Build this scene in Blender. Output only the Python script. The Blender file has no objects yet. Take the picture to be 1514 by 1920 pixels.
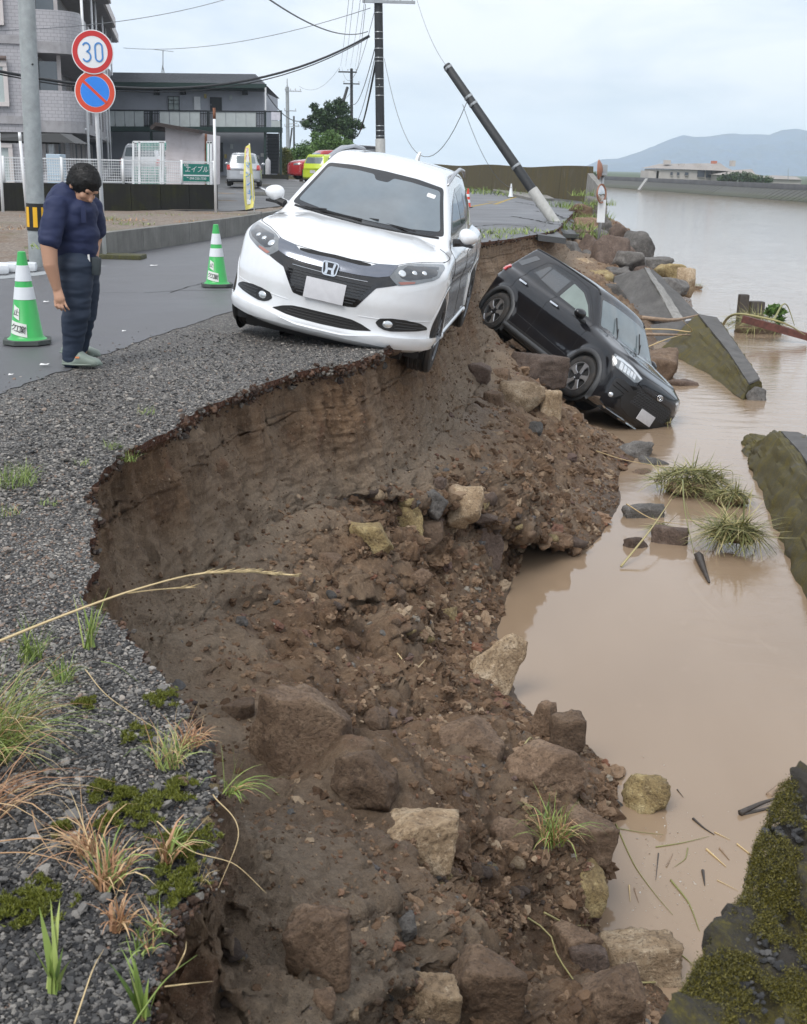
import bpy, bmesh, math, random
import numpy as np
from mathutils import Vector, Matrix
from mathutils.geometry import delaunay_2d_cdt
SC = bpy.context.scene
COL = SC.collection
rng = np.random.default_rng(7)
random.seed(7)
R = math.radians

# ---------------------------------------------------------------- camera
F_PX, EYE = 2200.0, 1.5
PITCH = math.atan(650 / F_PX); ROLL = R(1.4)
_Rr = np.array([[math.cos(ROLL), math.sin(ROLL), 0], [-math.sin(ROLL), math.cos(ROLL), 0], [0, 0, 1]])
_Rp = np.array([[1, 0, 0], [0, -math.sin(PITCH), math.cos(PITCH)], [0, -math.cos(PITCH), -math.sin(PITCH)]])
CW = _Rp @ _Rr
def at(x, y, z=0.0):
    """survey helper: where the sight line of photo point (x, y) meets height z"""
    r = CW @ np.array([(x - 757) / F_PX, (y - 960) / F_PX, 1.0]); t = (z - EYE) / r[2]
    return np.array([r[0] * t, r[1] * t, z])
def atY(x, y, Y):
    r = CW @ np.array([(x - 757) / F_PX, (y - 960) / F_PX, 1.0]); t = Y / r[1]
    return np.array([r[0] * t, Y, EYE + r[2] * t])
cam_d = bpy.data.cameras.new('camera'); cam = bpy.data.objects.new('camera', cam_d); COL.objects.link(cam)
cam_d.sensor_fit = 'VERTICAL'; cam_d.sensor_height = 24.0; cam_d.sensor_width = 24.0 * 807 / 1024
cam_d.lens = 24.0 * F_PX / 1920.0
cam_d.clip_start = 0.05; cam_d.clip_end = 20000
_X = CW @ np.array([1, 0, 0]); _Y = CW @ np.array([0, -1, 0]); _Z = CW @ np.array([0, 0, -1])
cam.matrix_world = Matrix([[_X[0], _Y[0], _Z[0], 0], [_X[1], _Y[1], _Z[1], 0], [_X[2], _Y[2], _Z[2], EYE], [0, 0, 0, 1]])
cam_d.dof.use_dof = True; cam_d.dof.focus_distance = 10.0; cam_d.dof.aperture_fstop = 9.0
SC.camera = cam

# ---------------------------------------------------------------- world, sun, exposure
world = bpy.data.worlds.new('World'); SC.world = world; world.use_nodes = True
SUN_EL, SUN_AZ = R(52), R(215)
wn, wl = world.node_tree.nodes, world.node_tree.links
wn.clear()
def wnode(t, **k):
    n = wn.new(t)
    for a, b in k.items(): setattr(n, a, b)
    return n
w_out = wnode('ShaderNodeOutputWorld'); w_bg = wnode('ShaderNodeBackground'); w_bg.inputs['Strength'].default_value = 0.1
w_sky = wnode('ShaderNodeTexSky', sky_type='NISHITA', sun_disc=False, sun_elevation=SUN_EL, sun_rotation=SUN_AZ)
w_sky.air_density = 1.0; w_sky.dust_density = 2.0
w_tc = wnode('ShaderNodeTexCoord'); w_sep = wnode('ShaderNodeSeparateXYZ')
wl.new(w_tc.outputs['Generated'], w_sep.inputs[0])
w_map = wnode('ShaderNodeMapping'); w_map.inputs['Scale'].default_value = (1.0, 1.0, 3.4)
wl.new(w_tc.outputs['Generated'], w_map.inputs['Vector'])
w_n1 = wnode('ShaderNodeTexNoise'); w_n1.inputs['Scale'].default_value = 4.2; w_n1.inputs['Detail'].default_value = 7; w_n1.inputs['Roughness'].default_value = 0.55
w_n1.inputs['Distortion'].default_value = 0.35
wl.new(w_map.outputs[0], w_n1.inputs['Vector'])
w_r1 = wnode('ShaderNodeValToRGB')
w_r1.color_ramp.elements[0].position = 0.38; w_r1.color_ramp.elements[0].color = (5.3, 5.85, 6.6, 1)
w_r1.color_ramp.elements[1].position = 0.58; w_r1.color_ramp.elements[1].color = (7.2, 7.3, 7.6, 1)
wl.new(w_n1.outputs['Fac'], w_r1.inputs[0])
w_r2 = wnode('ShaderNodeValToRGB')           # low down the overcast thins to pale blue, overhead it is grey-white
w_r2.color_ramp.elements[0].position = 0.0; w_r2.color_ramp.elements[0].color = (0.90, 0.955, 1.01, 1)
w_r2.color_ramp.elements[1].position = 0.35; w_r2.color_ramp.elements[1].color = (1.0, 1.0, 1.0, 1)
wl.new(w_sep.outputs['Z'], w_r2.inputs[0])
w_mul = wnode('ShaderNodeMix', data_type='RGBA', blend_type='MULTIPLY'); w_mul.inputs[0].default_value = 1.0
wl.new(w_r1.outputs[0], w_mul.inputs[6]); wl.new(w_r2.outputs[0], w_mul.inputs[7])
w_mix = wnode('ShaderNodeMix', data_type='RGBA'); w_mix.inputs[0].default_value = 0.93
wl.new(w_sky.outputs[0], w_mix.inputs[6]); wl.new(w_mul.outputs[2], w_mix.inputs[7])
wl.new(w_mix.outputs[2], w_bg.inputs['Color']); wl.new(w_bg.outputs[0], w_out.inputs['Surface'])
sun_d = bpy.data.lights.new('sun', 'SUN'); sun = bpy.data.objects.new('sun', sun_d); COL.objects.link(sun)
sun_d.energy = 1.5; sun_d.angle = R(30); sun_d.color = (1.0, 0.975, 0.94)
_az = SUN_AZ   # direction towards the sun: sky rotation measured clockwise from +Y
_dir = Vector((math.sin(_az) * math.cos(SUN_EL), math.cos(_az) * math.cos(SUN_EL), math.sin(SUN_EL)))
sun.rotation_euler = _dir.to_track_quat('Z', 'Y').to_euler()
SC.view_settings.view_transform = 'Standard'; SC.view_settings.look = 'None'
SC.view_settings.exposure = 0.68; SC.view_settings.gamma = 1.0; SC.view_settings.use_curve_mapping = False
SC.render.engine = 'CYCLES'
SC.cycles.max_bounces = 6; SC.cycles.diffuse_bounces = 3; SC.cycles.glossy_bounces = 3; SC.cycles.transmission_bounces = 4
SC.cycles.transparent_max_bounces = 8; SC.cycles.volume_bounces = 4

# ---------------------------------------------------------------- helpers: naming
def tag(o, label=None, cat=None, group=None, kind=None):
    if label: o['label'] = label
    if cat: o['category'] = cat
    if group: o['group'] = group
    if kind: o['kind'] = kind
    return o
def empty(name, loc=(0, 0, 0), rot=None, label=None, cat=None, group=None, matrix=None):
    o = bpy.data.objects.new(name, None); COL.objects.link(o); o.empty_display_size = 0.1
    o.location = loc
    if rot: o.rotation_euler = rot
    if matrix is not None: o.matrix_world = matrix
    return tag(o, label, cat, group)
def copy_tree(o, parent=None):
    c = o.copy(); COL.objects.link(c)
    if parent is not None: c.parent = parent
    for ch in o.children: copy_tree(ch, c)
    return c

# ---------------------------------------------------------------- helpers: meshes
def mesh_np(name, V, Fc, mat=None, parent=None, smooth=False, attrs=None, **tg):
    """V (n,3); Fc: list of faces or int array (m,k)"""
    me = bpy.data.meshes.new(name)
    V = np.asarray(V, dtype=np.float32)
    if isinstance(Fc, np.ndarray):
        k = Fc.shape[1]; m = len(Fc)
        me.vertices.add(len(V)); me.vertices.foreach_set('co', V.ravel())
        me.loops.add(m * k); me.loops.foreach_set('vertex_index', Fc.astype(np.int32).ravel())
        me.polygons.add(m); me.polygons.foreach_set('loop_start', np.arange(0, m * k, k, dtype=np.int32))
        me.update(calc_edges=True)
    else:
        me.from_pydata([tuple(map(float, v)) for v in V], [], [tuple(int(i) for i in f) for f in Fc]); me.update()
    if attrs:
        for an, val in attrs.items():
            a = me.attributes.new(an, 'FLOAT', 'POINT'); a.data.foreach_set('value', np.asarray(val, dtype=np.float32))
    if smooth: me.polygons.foreach_set('use_smooth', np.ones(len(me.polygons), dtype=bool))
    o = bpy.data.objects.new(name, me); COL.objects.link(o)
    if mat:
        for mm in (mat if isinstance(mat, (list, tuple)) else [mat]): me.materials.append(mm)
    if parent: o.parent = parent
    tag(o, tg.get('label'), tg.get('cat'), tg.get('group'), tg.get('kind'))
    return o
class MB:
    """collects simple solids into one mesh"""
    def __init__(s): s.v = []; s.f = []
    def add(s, vs, fs):
        n = len(s.v); s.v += [tuple(map(float, v)) for v in vs]; s.f += [tuple(i + n for i in f) for f in fs]; return s
    def box(s, c, d, M=None, bev=0.0):
        cx, cy, cz = c; hx, hy, hz = d[0] / 2, d[1] / 2, d[2] / 2
        if bev:
            b = min(bev, hx * .9, hy * .9, hz * .9)
            bm = bmesh.new(); bmesh.ops.create_cube(bm, size=1)
            for v in bm.verts: v.co = Vector((v.co.x * 2 * hx, v.co.y * 2 * hy, v.co.z * 2 * hz))
            bmesh.ops.bevel(bm, geom=list(bm.edges), offset=b, segments=2, profile=0.7, affect='EDGES')
            bm.verts.ensure_lookup_table()
            vs = [v.co + Vector(c) for v in bm.verts]; fs = [[v.index for v in f.verts] for f in bm.faces]; bm.free()
        else:
            vs = [Vector((cx + sx * hx, cy + sy * hy, cz + sz * hz)) for sx in (-1, 1) for sy in (-1, 1) for sz in (-1, 1)]
            fs = [(0, 1, 3, 2), (4, 6, 7, 5), (0, 4, 5, 1), (2, 3, 7, 6), (0, 2, 6, 4), (1, 5, 7, 3)]
        if M is not None: vs = [M @ Vector(v) for v in vs]
        return s.add(vs, fs)
    def bar(s, a, b, w, h=None, up=(0, 0, 1)):
        """rectangular bar from a to b"""
        h = h or w; a, b = Vector(a), Vector(b); d = (b - a).normalized(); u = Vector(up)
        if abs(d.dot(u)) > .98: u = Vector((1, 0, 0))
        r = d.cross(u).normalized(); u = r.cross(d)
        vs = [p + r * sx * w / 2 + u * sz * h / 2 for p in (a, b) for sx, sz in ((-1, -1), (1, -1), (1, 1), (-1, 1))]
        return s.add(vs, [(3, 2, 1, 0), (4, 5, 6, 7), (0, 1, 5, 4), (1, 2, 6, 5), (2, 3, 7, 6), (3, 0, 4, 7)])
    def tube(s, pts, r, n=8, caps=True, closed=False):
        pts = [Vector(p) for p in pts]; rs = r if isinstance(r, (list, tuple, np.ndarray)) else [r] * len(pts)
        vs = []; fs = []; m = len(pts); prev = None
        for i, p in enumerate(pts):
            if closed: d = (pts[(i + 1) % m] - pts[i - 1]).normalized()
            else: d = (pts[min(i + 1, m - 1)] - pts[max(i - 1, 0)]).normalized()
            if prev is None:
                u = Vector((0, 0, 1)) if abs(d.z) < .9 else Vector((1, 0, 0)); u = (u - d * u.dot(d)).normalized()
            else: u = (prev - d * prev.dot(d)).normalized()
            prev = u; w = d.cross(u)
            vs += [p + (u * math.cos(2 * math.pi * k / n) + w * math.sin(2 * math.pi * k / n)) * rs[i] for k in range(n)]
        mm = m if closed else m - 1
        for i in range(mm):
            j = (i + 1) % m
            fs += [(i * n + k, i * n + (k + 1) % n, j * n + (k + 1) % n, j * n + k) for k in range(n)]
        if caps and not closed: fs += [tuple(range(n))[::-1], tuple((m - 1) * n + k for k in range(n))]
        return s.add(vs, fs)
    def lathe(s, prof, n=32, M=None, axis='Z', closed=False):
        """prof: (radius, height)"""
        vs = []; fs = []
        for r, h in prof:
            for k in range(n):
                a = 2 * math.pi * k / n
                v = (r * math.cos(a), r * math.sin(a), h)
                if axis == 'Y': v = (r * math.cos(a), h, -r * math.sin(a))
                if axis == 'X': v = (h, r * math.cos(a), r * math.sin(a))
                vs.append(Vector(v))
        m = len(prof)
        for i in range(m if closed else m - 1):
            j = (i + 1) % m
            fs += [(i * n + k, i * n + (k + 1) % n, j * n + (k + 1) % n, j * n + k) for k in range(n)]
        if not closed:
            if prof[0][0] > 1e-4: fs.append(tuple(range(n))[::-1])
            if prof[-1][0] > 1e-4: fs.append(tuple((m - 1) * n + k for k in range(n)))
        if M is not None: vs = [M @ v for v in vs]
        return s.add(vs, fs)
    def prism(s, poly, d0, d1, M=None, plane='XZ'):
        """extrude 2D polygon along the third axis from d0 to d1"""
        def P(a, b, d): return {'XZ': (a, d, b), 'YZ': (d, a, b), 'XY': (a, b, d)}[plane]
        vs = [Vector(P(a, b, d0)) for a, b in poly] + [Vector(P(a, b, d1)) for a, b in poly]; n = len(poly)
        fs = [tuple(range(n))[::-1], tuple(range(n, 2 * n))] + [(i, (i + 1) % n, n + (i + 1) % n, n + i) for i in range(n)]
        if M is not None: vs = [M @ v for v in vs]
        return s.add(vs, fs)
    def build(s, name, mat, parent=None, smooth=False, auto=None, **tg):
        o = mesh_np(name, np.array(s.v) if s.v else np.zeros((0, 3)), s.f, mat, parent, smooth, **tg)
        bm = bmesh.new(); bm.from_mesh(o.data); bmesh.ops.recalc_face_normals(bm, faces=bm.faces)
        if auto is not None:
            for f in bm.faces: f.smooth = True
            for e in bm.edges:
                if len(e.link_faces) == 2 and e.calc_face_angle(0) > R(auto): e.smooth = False
        bm.to_mesh(o.data); bm.free()
        return o
def text_mesh(name, body, size, mat, matrix, parent=None, extrude=0.002, align='CENTER', shear=0.0, **tg):
    c = bpy.data.curves.new(name, 'FONT'); c.body = body; c.size = size; c.extrude = extrude; c.align_x = align; c.align_y = 'CENTER'; c.shear = shear
    c.resolution_u = 3
    t = bpy.data.objects.new(name, c); COL.objects.link(t); bpy.context.view_layer.update()
    me = bpy.data.meshes.new_from_object(t.evaluated_get(bpy.context.evaluated_depsgraph_get()))
    bpy.data.objects.remove(t); bpy.data.curves.remove(c)
    o = bpy.data.objects.new(name, me); COL.objects.link(o); me.materials.clear(); me.materials.append(mat)
    if parent: o.parent = parent
    o.matrix_local = matrix
    return tag(o, tg.get('label'), tg.get('cat'), tg.get('group'), tg.get('kind'))
def face_matrix(loc, xdir, ydir):
    x = Vector(xdir).normalized(); y = Vector(ydir); y = (y - x * y.dot(x)).normalized(); z = x.cross(y)
    return Matrix([[x[0], y[0], z[0], loc[0]], [x[1], y[1], z[1], loc[1]], [x[2], y[2], z[2], loc[2]], [0, 0, 0, 1]])

# ---------------------------------------------------------------- helpers: noise (numpy)
_perm = rng.permutation(1024).astype(np.int64)
_perm2 = np.concatenate([_perm, _perm, _perm])
def _h(i, j, k): return _perm2[(_perm2[(_perm2[i & 1023] + j) & 1023] + k) & 1023]
_gr = rng.normal(size=(1024, 3)); _gr /= np.linalg.norm(_gr, axis=1)[:, None]
def pnoise(P):
    P = np.asarray(P, float); i = np.floor(P).astype(np.int64); fr = P - i; u = fr * fr * fr * (fr * (fr * 6 - 15) + 10); out = 0
    for dx in (0, 1):
        for dy in (0, 1):
            for dz in (0, 1):
                g = _gr[_h(i[:, 0] + dx, i[:, 1] + dy, i[:, 2] + dz)]
                w = (u[:, 0] if dx else 1 - u[:, 0]) * (u[:, 1] if dy else 1 - u[:, 1]) * (u[:, 2] if dz else 1 - u[:, 2])
                out = out + w * (g[:, 0] * (fr[:, 0] - dx) + g[:, 1] * (fr[:, 1] - dy) + g[:, 2] * (fr[:, 2] - dz))
    return out * 1.6
def fbm(P, octs=4, lac=2.1, gain=.5):
    a = 1.; s = 0; q = np.array(P, float)
    for _ in range(octs): s = s + a * pnoise(q); q = q * lac + 17.3; a *= gain
    return s
_wo = rng.random((1024, 3))
def worley(P):
    """returns F1 distance and a random value of the nearest cell"""
    P = np.asarray(P, float); i = np.floor(P).astype(np.int64); best = np.full(len(P), 9.); rid = np.zeros(len(P)); b2 = np.full(len(P), 9.)
    for dx in (-1, 0, 1):
        for dy in (-1, 0, 1):
            for dz in (-1, 0, 1):
                h = _h(i[:, 0] + dx, i[:, 1] + dy, i[:, 2] + dz); c = _wo[h] + i + [dx, dy, dz]
                d = np.sqrt(((P - c) ** 2).sum(1)); m = d < best
                b2 = np.where(m, best, np.minimum(b2, d)); best = np.where(m, d, best); rid = np.where(m, h / 1024., rid)
    return best, rid, b2 - best
def interp_poly(t, T, P):
    """piecewise cubic (Catmull-Rom style, monotone-ish) interpolation of points P at parameters T"""
    T = np.asarray(T, float); P = np.asarray(P, float); m = np.gradient(P, T, axis=0) * .8
    i = np.clip(np.searchsorted(T, t) - 1, 0, len(T) - 2); h = (T[i + 1] - T[i]); s = (t - T[i]) / h
    if P.ndim == 2: h = h[:, None]; s = s[:, None]
    return (2 * s**3 - 3 * s**2 + 1) * P[i] + (s**3 - 2 * s**2 + s) * h * m[i] + (-2 * s**3 + 3 * s**2) * P[i + 1] + (s**3 - s**2) * h * m[i + 1]
def in_poly(x, y, poly):
    x = np.asarray(x); y = np.asarray(y); c = np.zeros(x.shape, bool); n = len(poly)
    for i in range(n):
        x0, y0 = poly[i]; x1, y1 = poly[(i + 1) % n]
        m = ((y0 > y) != (y1 > y)) & (x < (x1 - x0) * (y - y0) / ((y1 - y0) or 1e-12) + x0); c ^= m
    return c
def sd_poly(x, y, poly):
    """signed distance, negative inside"""
    d = np.full(np.shape(x), 1e9); n = len(poly)
    for i in range(n):
        x0, y0 = poly[i]; x1, y1 = poly[(i + 1) % n]; ex, ey = x1 - x0, y1 - y0
        t = np.clip(((x - x0) * ex + (y - y0) * ey) / (ex * ex + ey * ey + 1e-12), 0, 1)
        d = np.minimum(d, np.hypot(x - x0 - t * ex, y - y0 - t * ey))
    return np.where(in_poly(x, y, poly), -d, d)
def sheet(name, poly, z, mat, zfun=None, spacing=None, parent=None, **tg):
    """flat (or gently bumpy) sheet from a 2D outline"""
    pts = [Vector(p) for p in poly]; n = len(pts)
    if spacing:
        xs = [p[0] for p in poly]; ys = [p[1] for p in poly]
        gx, gy = np.meshgrid(np.arange(min(xs), max(xs), spacing), np.arange(min(ys), max(ys), spacing))
        gx = gx.ravel() + rng.uniform(-.3, .3, gx.size) * spacing; gy = gy.ravel() + rng.uniform(-.3, .3, gy.size) * spacing
        m = in_poly(gx, gy, poly); pts += [Vector((a, b)) for a, b in zip(gx[m], gy[m])]
    r = delaunay_2d_cdt(pts, [(i, (i + 1) % n) for i in range(n)], [], 1, 1e-5)
    V = np.array([(v.x, v.y, z) for v in r[0]])
    if zfun is not None: V[:, 2] += zfun(V[:, 0], V[:, 1])
    o = mesh_np(name, V, [tuple(f) for f in r[2]], mat, parent, **tg)
    bm = bmesh.new(); bm.from_mesh(o.data)
    for f in bm.faces:
        f.normal_update()
        if f.normal.z < 0: f.normal_flip()
    bm.to_mesh(o.data); bm.free()
    return o

# ---------------------------------------------------------------- helpers: materials
def new_mat(name):
    m = bpy.data.materials.new(name); m.use_nodes = True; nt = m.node_tree; nt.nodes.clear()
    out = nt.nodes.new('ShaderNodeOutputMaterial'); b = nt.nodes.new('ShaderNodeBsdfPrincipled'); nt.links.new(b.outputs[0], out.inputs[0])
    return m, nt, b
class NT:
    def __init__(s, nt): s.nt = nt
    def n(s, t, ins=None, **k):
        n = s.nt.nodes.new('ShaderNode' + t)
        for a, b in k.items(): setattr(n, a, b)
        for a, b in (ins or {}).items():
            if isinstance(b, bpy.types.NodeSocket): s.nt.links.new(b, n.inputs[a])
            else: n.inputs[a].default_value = b
        return n
    def coord(s, kind='Object', scale=None):
        c = s.n('TexCoord').outputs[kind]
        if scale is not None: c = s.n('Mapping', {0: c, 'Scale': scale}).outputs[0]
        return c
    def noise(s, vec, scale, detail=4, rough=.55, dist=0.): return s.n('TexNoise', {'Vector': vec, 'Scale': scale, 'Detail': detail, 'Roughness': rough, 'Distortion': dist}).outputs['Fac']
    def ramp(s, fac, stops, interp='LINEAR'):
        r = s.n('ValToRGB', {0: fac}); cr = r.color_ramp; cr.interpolation = interp
        while len(cr.elements) < len(stops): cr.elements.new(.5)
        for e, (p, c) in zip(cr.elements, stops): e.position = p; e.color = (*c, 1) if len(c) == 3 else c
        return r.outputs[0]
    def mix(s, fac, a, b, mode='MIX'):
        n = s.n('Mix', data_type='RGBA', blend_type=mode)
        for i, v in ((0, fac), (6, a), (7, b)):
            if isinstance(v, bpy.types.NodeSocket): s.nt.links.new(v, n.inputs[i])
            else: n.inputs[i].default_value = v if i == 0 else ((*v, 1) if len(v) == 3 else v)
        return n.outputs[2]
    def math(s, op, a, b=0.5, clamp=False): return s.n('Math', {0: a, 1: b}, operation=op, use_clamp=clamp).outputs[0]
    def bump(s, h, strength=.5, dist=.01, nrm=None):
        ins = {'Height': h, 'Strength': strength, 'Distance': dist}
        if nrm is not None: ins['Normal'] = nrm
        return s.n('Bump', ins).outputs[0]
def g3(v): return (v, v, v)
_mats = {}
def M_(name, color, rough=.6, metal=0., var=0.12, scale=6., bump=0., bscale=60., bdist=.004, spec=.5, coat=0., alpha=None, trans=0., ior=None, dirt=None, dirt_amt=.4, dirt_scale=3.):
    """general painted / plain surface with gentle procedural variation"""
    if name in _mats: return _mats[name]
    m, nt, b = new_mat(name); n = NT(nt); co = n.coord()
    f = n.noise(co, scale, 5, .6)
    c0 = tuple(max(0, c * (1 - var)) for c in color); c1 = tuple(min(1, c * (1 + var)) for c in color)
    c = n.ramp(f, [(.3, c0), (.7, c1)])
    if dirt is not None:
        d = n.noise(co, dirt_scale, 8, .65, .4); d = n.ramp(d, [(.45, g3(0)), (.72, g3(dirt_amt))]); c = n.mix(d, c, dirt)
    nt.links.new(c, b.inputs['Base Color'])
    b.inputs['Roughness'].default_value = rough; b.inputs['Metallic'].default_value = metal
    b.inputs['Specular IOR Level'].default_value = spec; b.inputs['Coat Weight'].default_value = coat; b.inputs['Coat Roughness'].default_value = .03
    if trans: b.inputs['Transmission Weight'].default_value = trans
    if ior: b.inputs['IOR'].default_value = ior
    if alpha is not None: b.inputs['Alpha'].default_value = alpha
    if bump: nt.links.new(n.bump(n.noise(co, bscale, 6, .6), bump, bdist), b.inputs['Normal'])
    _mats[name] = m
    return m
def rodrigues(r):
    th = np.linalg.norm(r); k = np.array(r) / th; K = np.array([[0, -k[2], k[1]], [k[2], 0, -k[0]], [-k[1], k[0], 0]]); return np.eye(3) + math.sin(th) * K + (1 - math.cos(th)) * K @ K
CAR_S = 1.055
def car_matrix(rv, t, s=CAR_S, dz=0.):
    Rm = CW @ rodrigues(rv) * s; T = CW @ np.array(t) * s
    return Matrix([[*Rm[0], T[0]], [*Rm[1], T[1]], [*Rm[2], T[2] + EYE + dz], [0, 0, 0, 1]])
# ================================================================ materials of the setting
def soil_material(name='soil', wet=0.0):
    m, nt, b = new_mat(name); n = NT(nt); co = n.coord()
    stretched = n.n('Mapping', {0: co, 'Scale': (1, 1, .55)}).outputs[0]
    big = n.noise(co, 1.1, 4, .55); mid = n.noise(co, 7, 6, .65, .3); fine = n.noise(co, 48, 9, .8); grit = n.noise(co, 190, 4, .8)
    c = n.ramp(mid, [(.25, (.110, .060, .032)), (.5, (.245, .150, .085)), (.75, (.39, .26, .158))])
    c = n.mix(n.ramp(big, [(.40, g3(0)), (.62, g3(.65))]), c, (.38, .29, .205))           # drier sandy soil
    red = n.noise(co, 3.1, 5, .6, .5)
    c = n.mix(n.ramp(red, [(.58, g3(0)), (.7, g3(.5))]), c, (.25, .105, .055))
    c = n.mix(n.ramp(n.noise(n.n('Mapping', {0: co, 'Scale': (1, 1, .22)}).outputs[0], 13, 6, .7, .3), [(.36, g3(.6)), (.54, g3(0))]), c, (.085, .052, .034))
    sandy = n.n('Attribute', attribute_name='sandy').outputs['Fac']
    sm = n.mix(n.ramp(fine, [(.3, g3(0)), (.7, g3(1))]), (.19, .145, .105), (.50, .40, .295))
    c = n.mix(n.math('MULTIPLY', sandy, n.ramp(mid, [(.2, g3(.5)), (.6, g3(1))])), c, sm)
    crust = n.n('Attribute', attribute_name='crust').outputs['Fac']
    cr = n.ramp(n.noise(co, 55, 5, .7), [(.3, (.022, .014, .012)), (.48, (.10, .035, .020)), (.6, (.19, .075, .042)), (.75, (.10, .085, .075))])
    c = n.mix(crust, c, cr)
    speck = n.n('TexVoronoi', {'Vector': co, 'Scale': 90.}); sp = n.ramp(speck.outputs['Distance'], [(.16, g3(1)), (.24, g3(0))])
    pick = n.n('SeparateColor', {0: speck.outputs['Color']}).outputs[0]
    c = n.mix(n.math('MULTIPLY', sp, n.ramp(pick, [(.72, g3(0)), (.8, g3(.8))])), c, (.32, .27, .22))
    c = n.mix(n.ramp(grit, [(.32, g3(.6)), (.48, g3(0))]), c, (.06, .037, .024)); c = n.mix(n.ramp(fine, [(.52, g3(0)), (.68, g3(.55))]), c, (.48, .35, .235))
    c = n.mix(n.math('MULTIPLY', n.n('Attribute', attribute_name='wet').outputs['Fac'], .5), c, (.065, .038, .022))
    nt.links.new(c, b.inputs['Base Color'])
    b.inputs['Roughness'].default_value = .78; b.inputs['Specular IOR Level'].default_value = .3
    wetm = n.n('Attribute', attribute_name='wet').outputs['Fac']
    nt.links.new(n.math('SUBTRACT', .8, n.math('MULTIPLY', wetm, .45)), b.inputs['Roughness'])
    hgt = n.math('ADD', n.math('MULTIPLY', fine, .6), n.math('MULTIPLY', grit, .35)); hgt = n.math('ADD', hgt, n.math('MULTIPLY', n.noise(stretched, 22, 5, .7), .7))
    nt.links.new(n.bump(hgt, 1., .045), b.inputs['Normal'])
    return m
def gravel_material():
    m, nt, b = new_mat('gravelly_asphalt'); n = NT(nt); co = n.coord()
    v = n.n('TexVoronoi', {'Vector': co, 'Scale': 62., 'Randomness': 1.}); v2 = n.n('TexVoronoi', {'Vector': co, 'Scale': 62.}, feature='DISTANCE_TO_EDGE')
    rnd = n.n('SeparateColor', {0: v.outputs['Color']}); stone = n.ramp(rnd.outputs[0], [(0., (.07, .067, .063)), (.4, (.16, .152, .143)), (.75, (.31, .295, .275)), (.93, (.48, .44, .39)), (1., (.22, .13, .09))])
    edge = n.ramp(v2.outputs['Distance'], [(.03, g3(0)), (.16, g3(1))])
    c = n.mix(edge, (.028, .026, .024), stone)
    big = n.noise(co, .8, 4, .6); c = n.mix(n.ramp(big, [(.35, g3(.0)), (.7, g3(.35))]), c, (.07, .064, .058))
    mo = n.noise(co, 2.3, 7, .7, .2); far = n.n('SeparateXYZ', {0: co}).outputs[1]
    nt.links.new(c, b.inputs['Base Color']); b.inputs['Roughness'].default_value = .62
    nt.links.new(n.bump(n.math('ADD', n.math('MULTIPLY', edge, .8), n.math('MULTIPLY', rnd.outputs[1], .5)), .9, .010), b.inputs['Normal'])
    return m
def asphalt_material(name='asphalt', base=.098, blue=1.1):
    m, nt, b = new_mat(name); n = NT(nt); co = n.coord()
    big = n.noise(co, .35, 5, .6, .3); mid = n.noise(co, 3, 5, .6); fine = n.noise(co, 150, 4, .8)
    c = n.ramp(fine, [(.3, (base * .55, base * .56, base * .6 * blue)), (.55, (base, base * 1.01, base * blue)), (.8, (base * 1.8, base * 1.8, base * 1.85))])
    c = n.mix(n.ramp(big, [(.35, g3(0)), (.7, g3(.6))]), c, (base * 1.35, base * 1.36, base * 1.42))
    c = n.mix(n.ramp(mid, [(.55, g3(0)), (.75, g3(.35))]), c, (base * .6, base * .6, base * .6))
    speck = n.n('TexVoronoi', {'Vector': co, 'Scale': 9.}); c = n.mix(n.ramp(speck.outputs['Distance'], [(.035, g3(.9)), (.05, g3(0))]), c, (.035, .03, .025))
    nt.links.new(c, b.inputs['Base Color'])
    nt.links.new(n.ramp(big, [(.3, g3(.36)), (.7, g3(.56))]), b.inputs['Roughness'])
    nt.links.new(n.bump(n.math('ADD', fine, n.math('MULTIPLY', mid, .3)), .5, .006), b.inputs['Normal'])
    return m
def water_material():
    m, nt, b = new_mat('muddy_water'); n = NT(nt); co = n.coord()
    far = n.noise(n.n('Mapping', {0: co, 'Scale': (.25, .06, 1)}).outputs[0], 1.0, 5, .6, .6)
    c = n.ramp(far, [(.3, (.25, .174, .110)), (.7, (.34, .255, .180))])
    sw = n.noise(n.n('Mapping', {0: co, 'Scale': (1.2, .4, 1), 'Rotation': (0, 0, .4)}).outputs[0], 1.6, 6, .65, 1.2)
    c = n.mix(n.ramp(sw, [(.62, g3(0)), (.78, g3(.3))]), c, (.42, .33, .24))
    nt.links.new(c, b.inputs['Base Color']); b.inputs['Roughness'].default_value = .06; b.inputs['IOR'].default_value = 1.42
    b.inputs['Specular IOR Level'].default_value = .75
    sep = n.n('SeparateXYZ', {0: co}); calm = n.ramp(n.math('ADD', sep.outputs[0], n.math('MULTIPLY', sep.outputs[1], .0)), [(0., g3(0)), (1., g3(1))])
    open_w = n.n('MapRange', {'Value': sep.outputs[0], 'From Min': 1.8, 'From Max': 5.0, 'To Min': .05, 'To Max': 1.}).outputs[0]
    r1 = n.noise(n.n('Mapping', {0: co, 'Scale': (1., 2.2, 1), 'Rotation': (0, 0, .5)}).outputs[0], 1.7, 5, .62, .8)
    r2 = n.noise(n.n('Mapping', {0: co, 'Scale': (.35, .8, 1), 'Rotation': (0, 0, .3)}).outputs[0], .5, 4, .6, .5)
    h = n.math('ADD', n.math('MULTIPLY', r1, .5), r2)
    nt.links.new(n.bump(n.math('MULTIPLY', h, open_w), .22, .09), b.inputs['Normal'])
    return m
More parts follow.
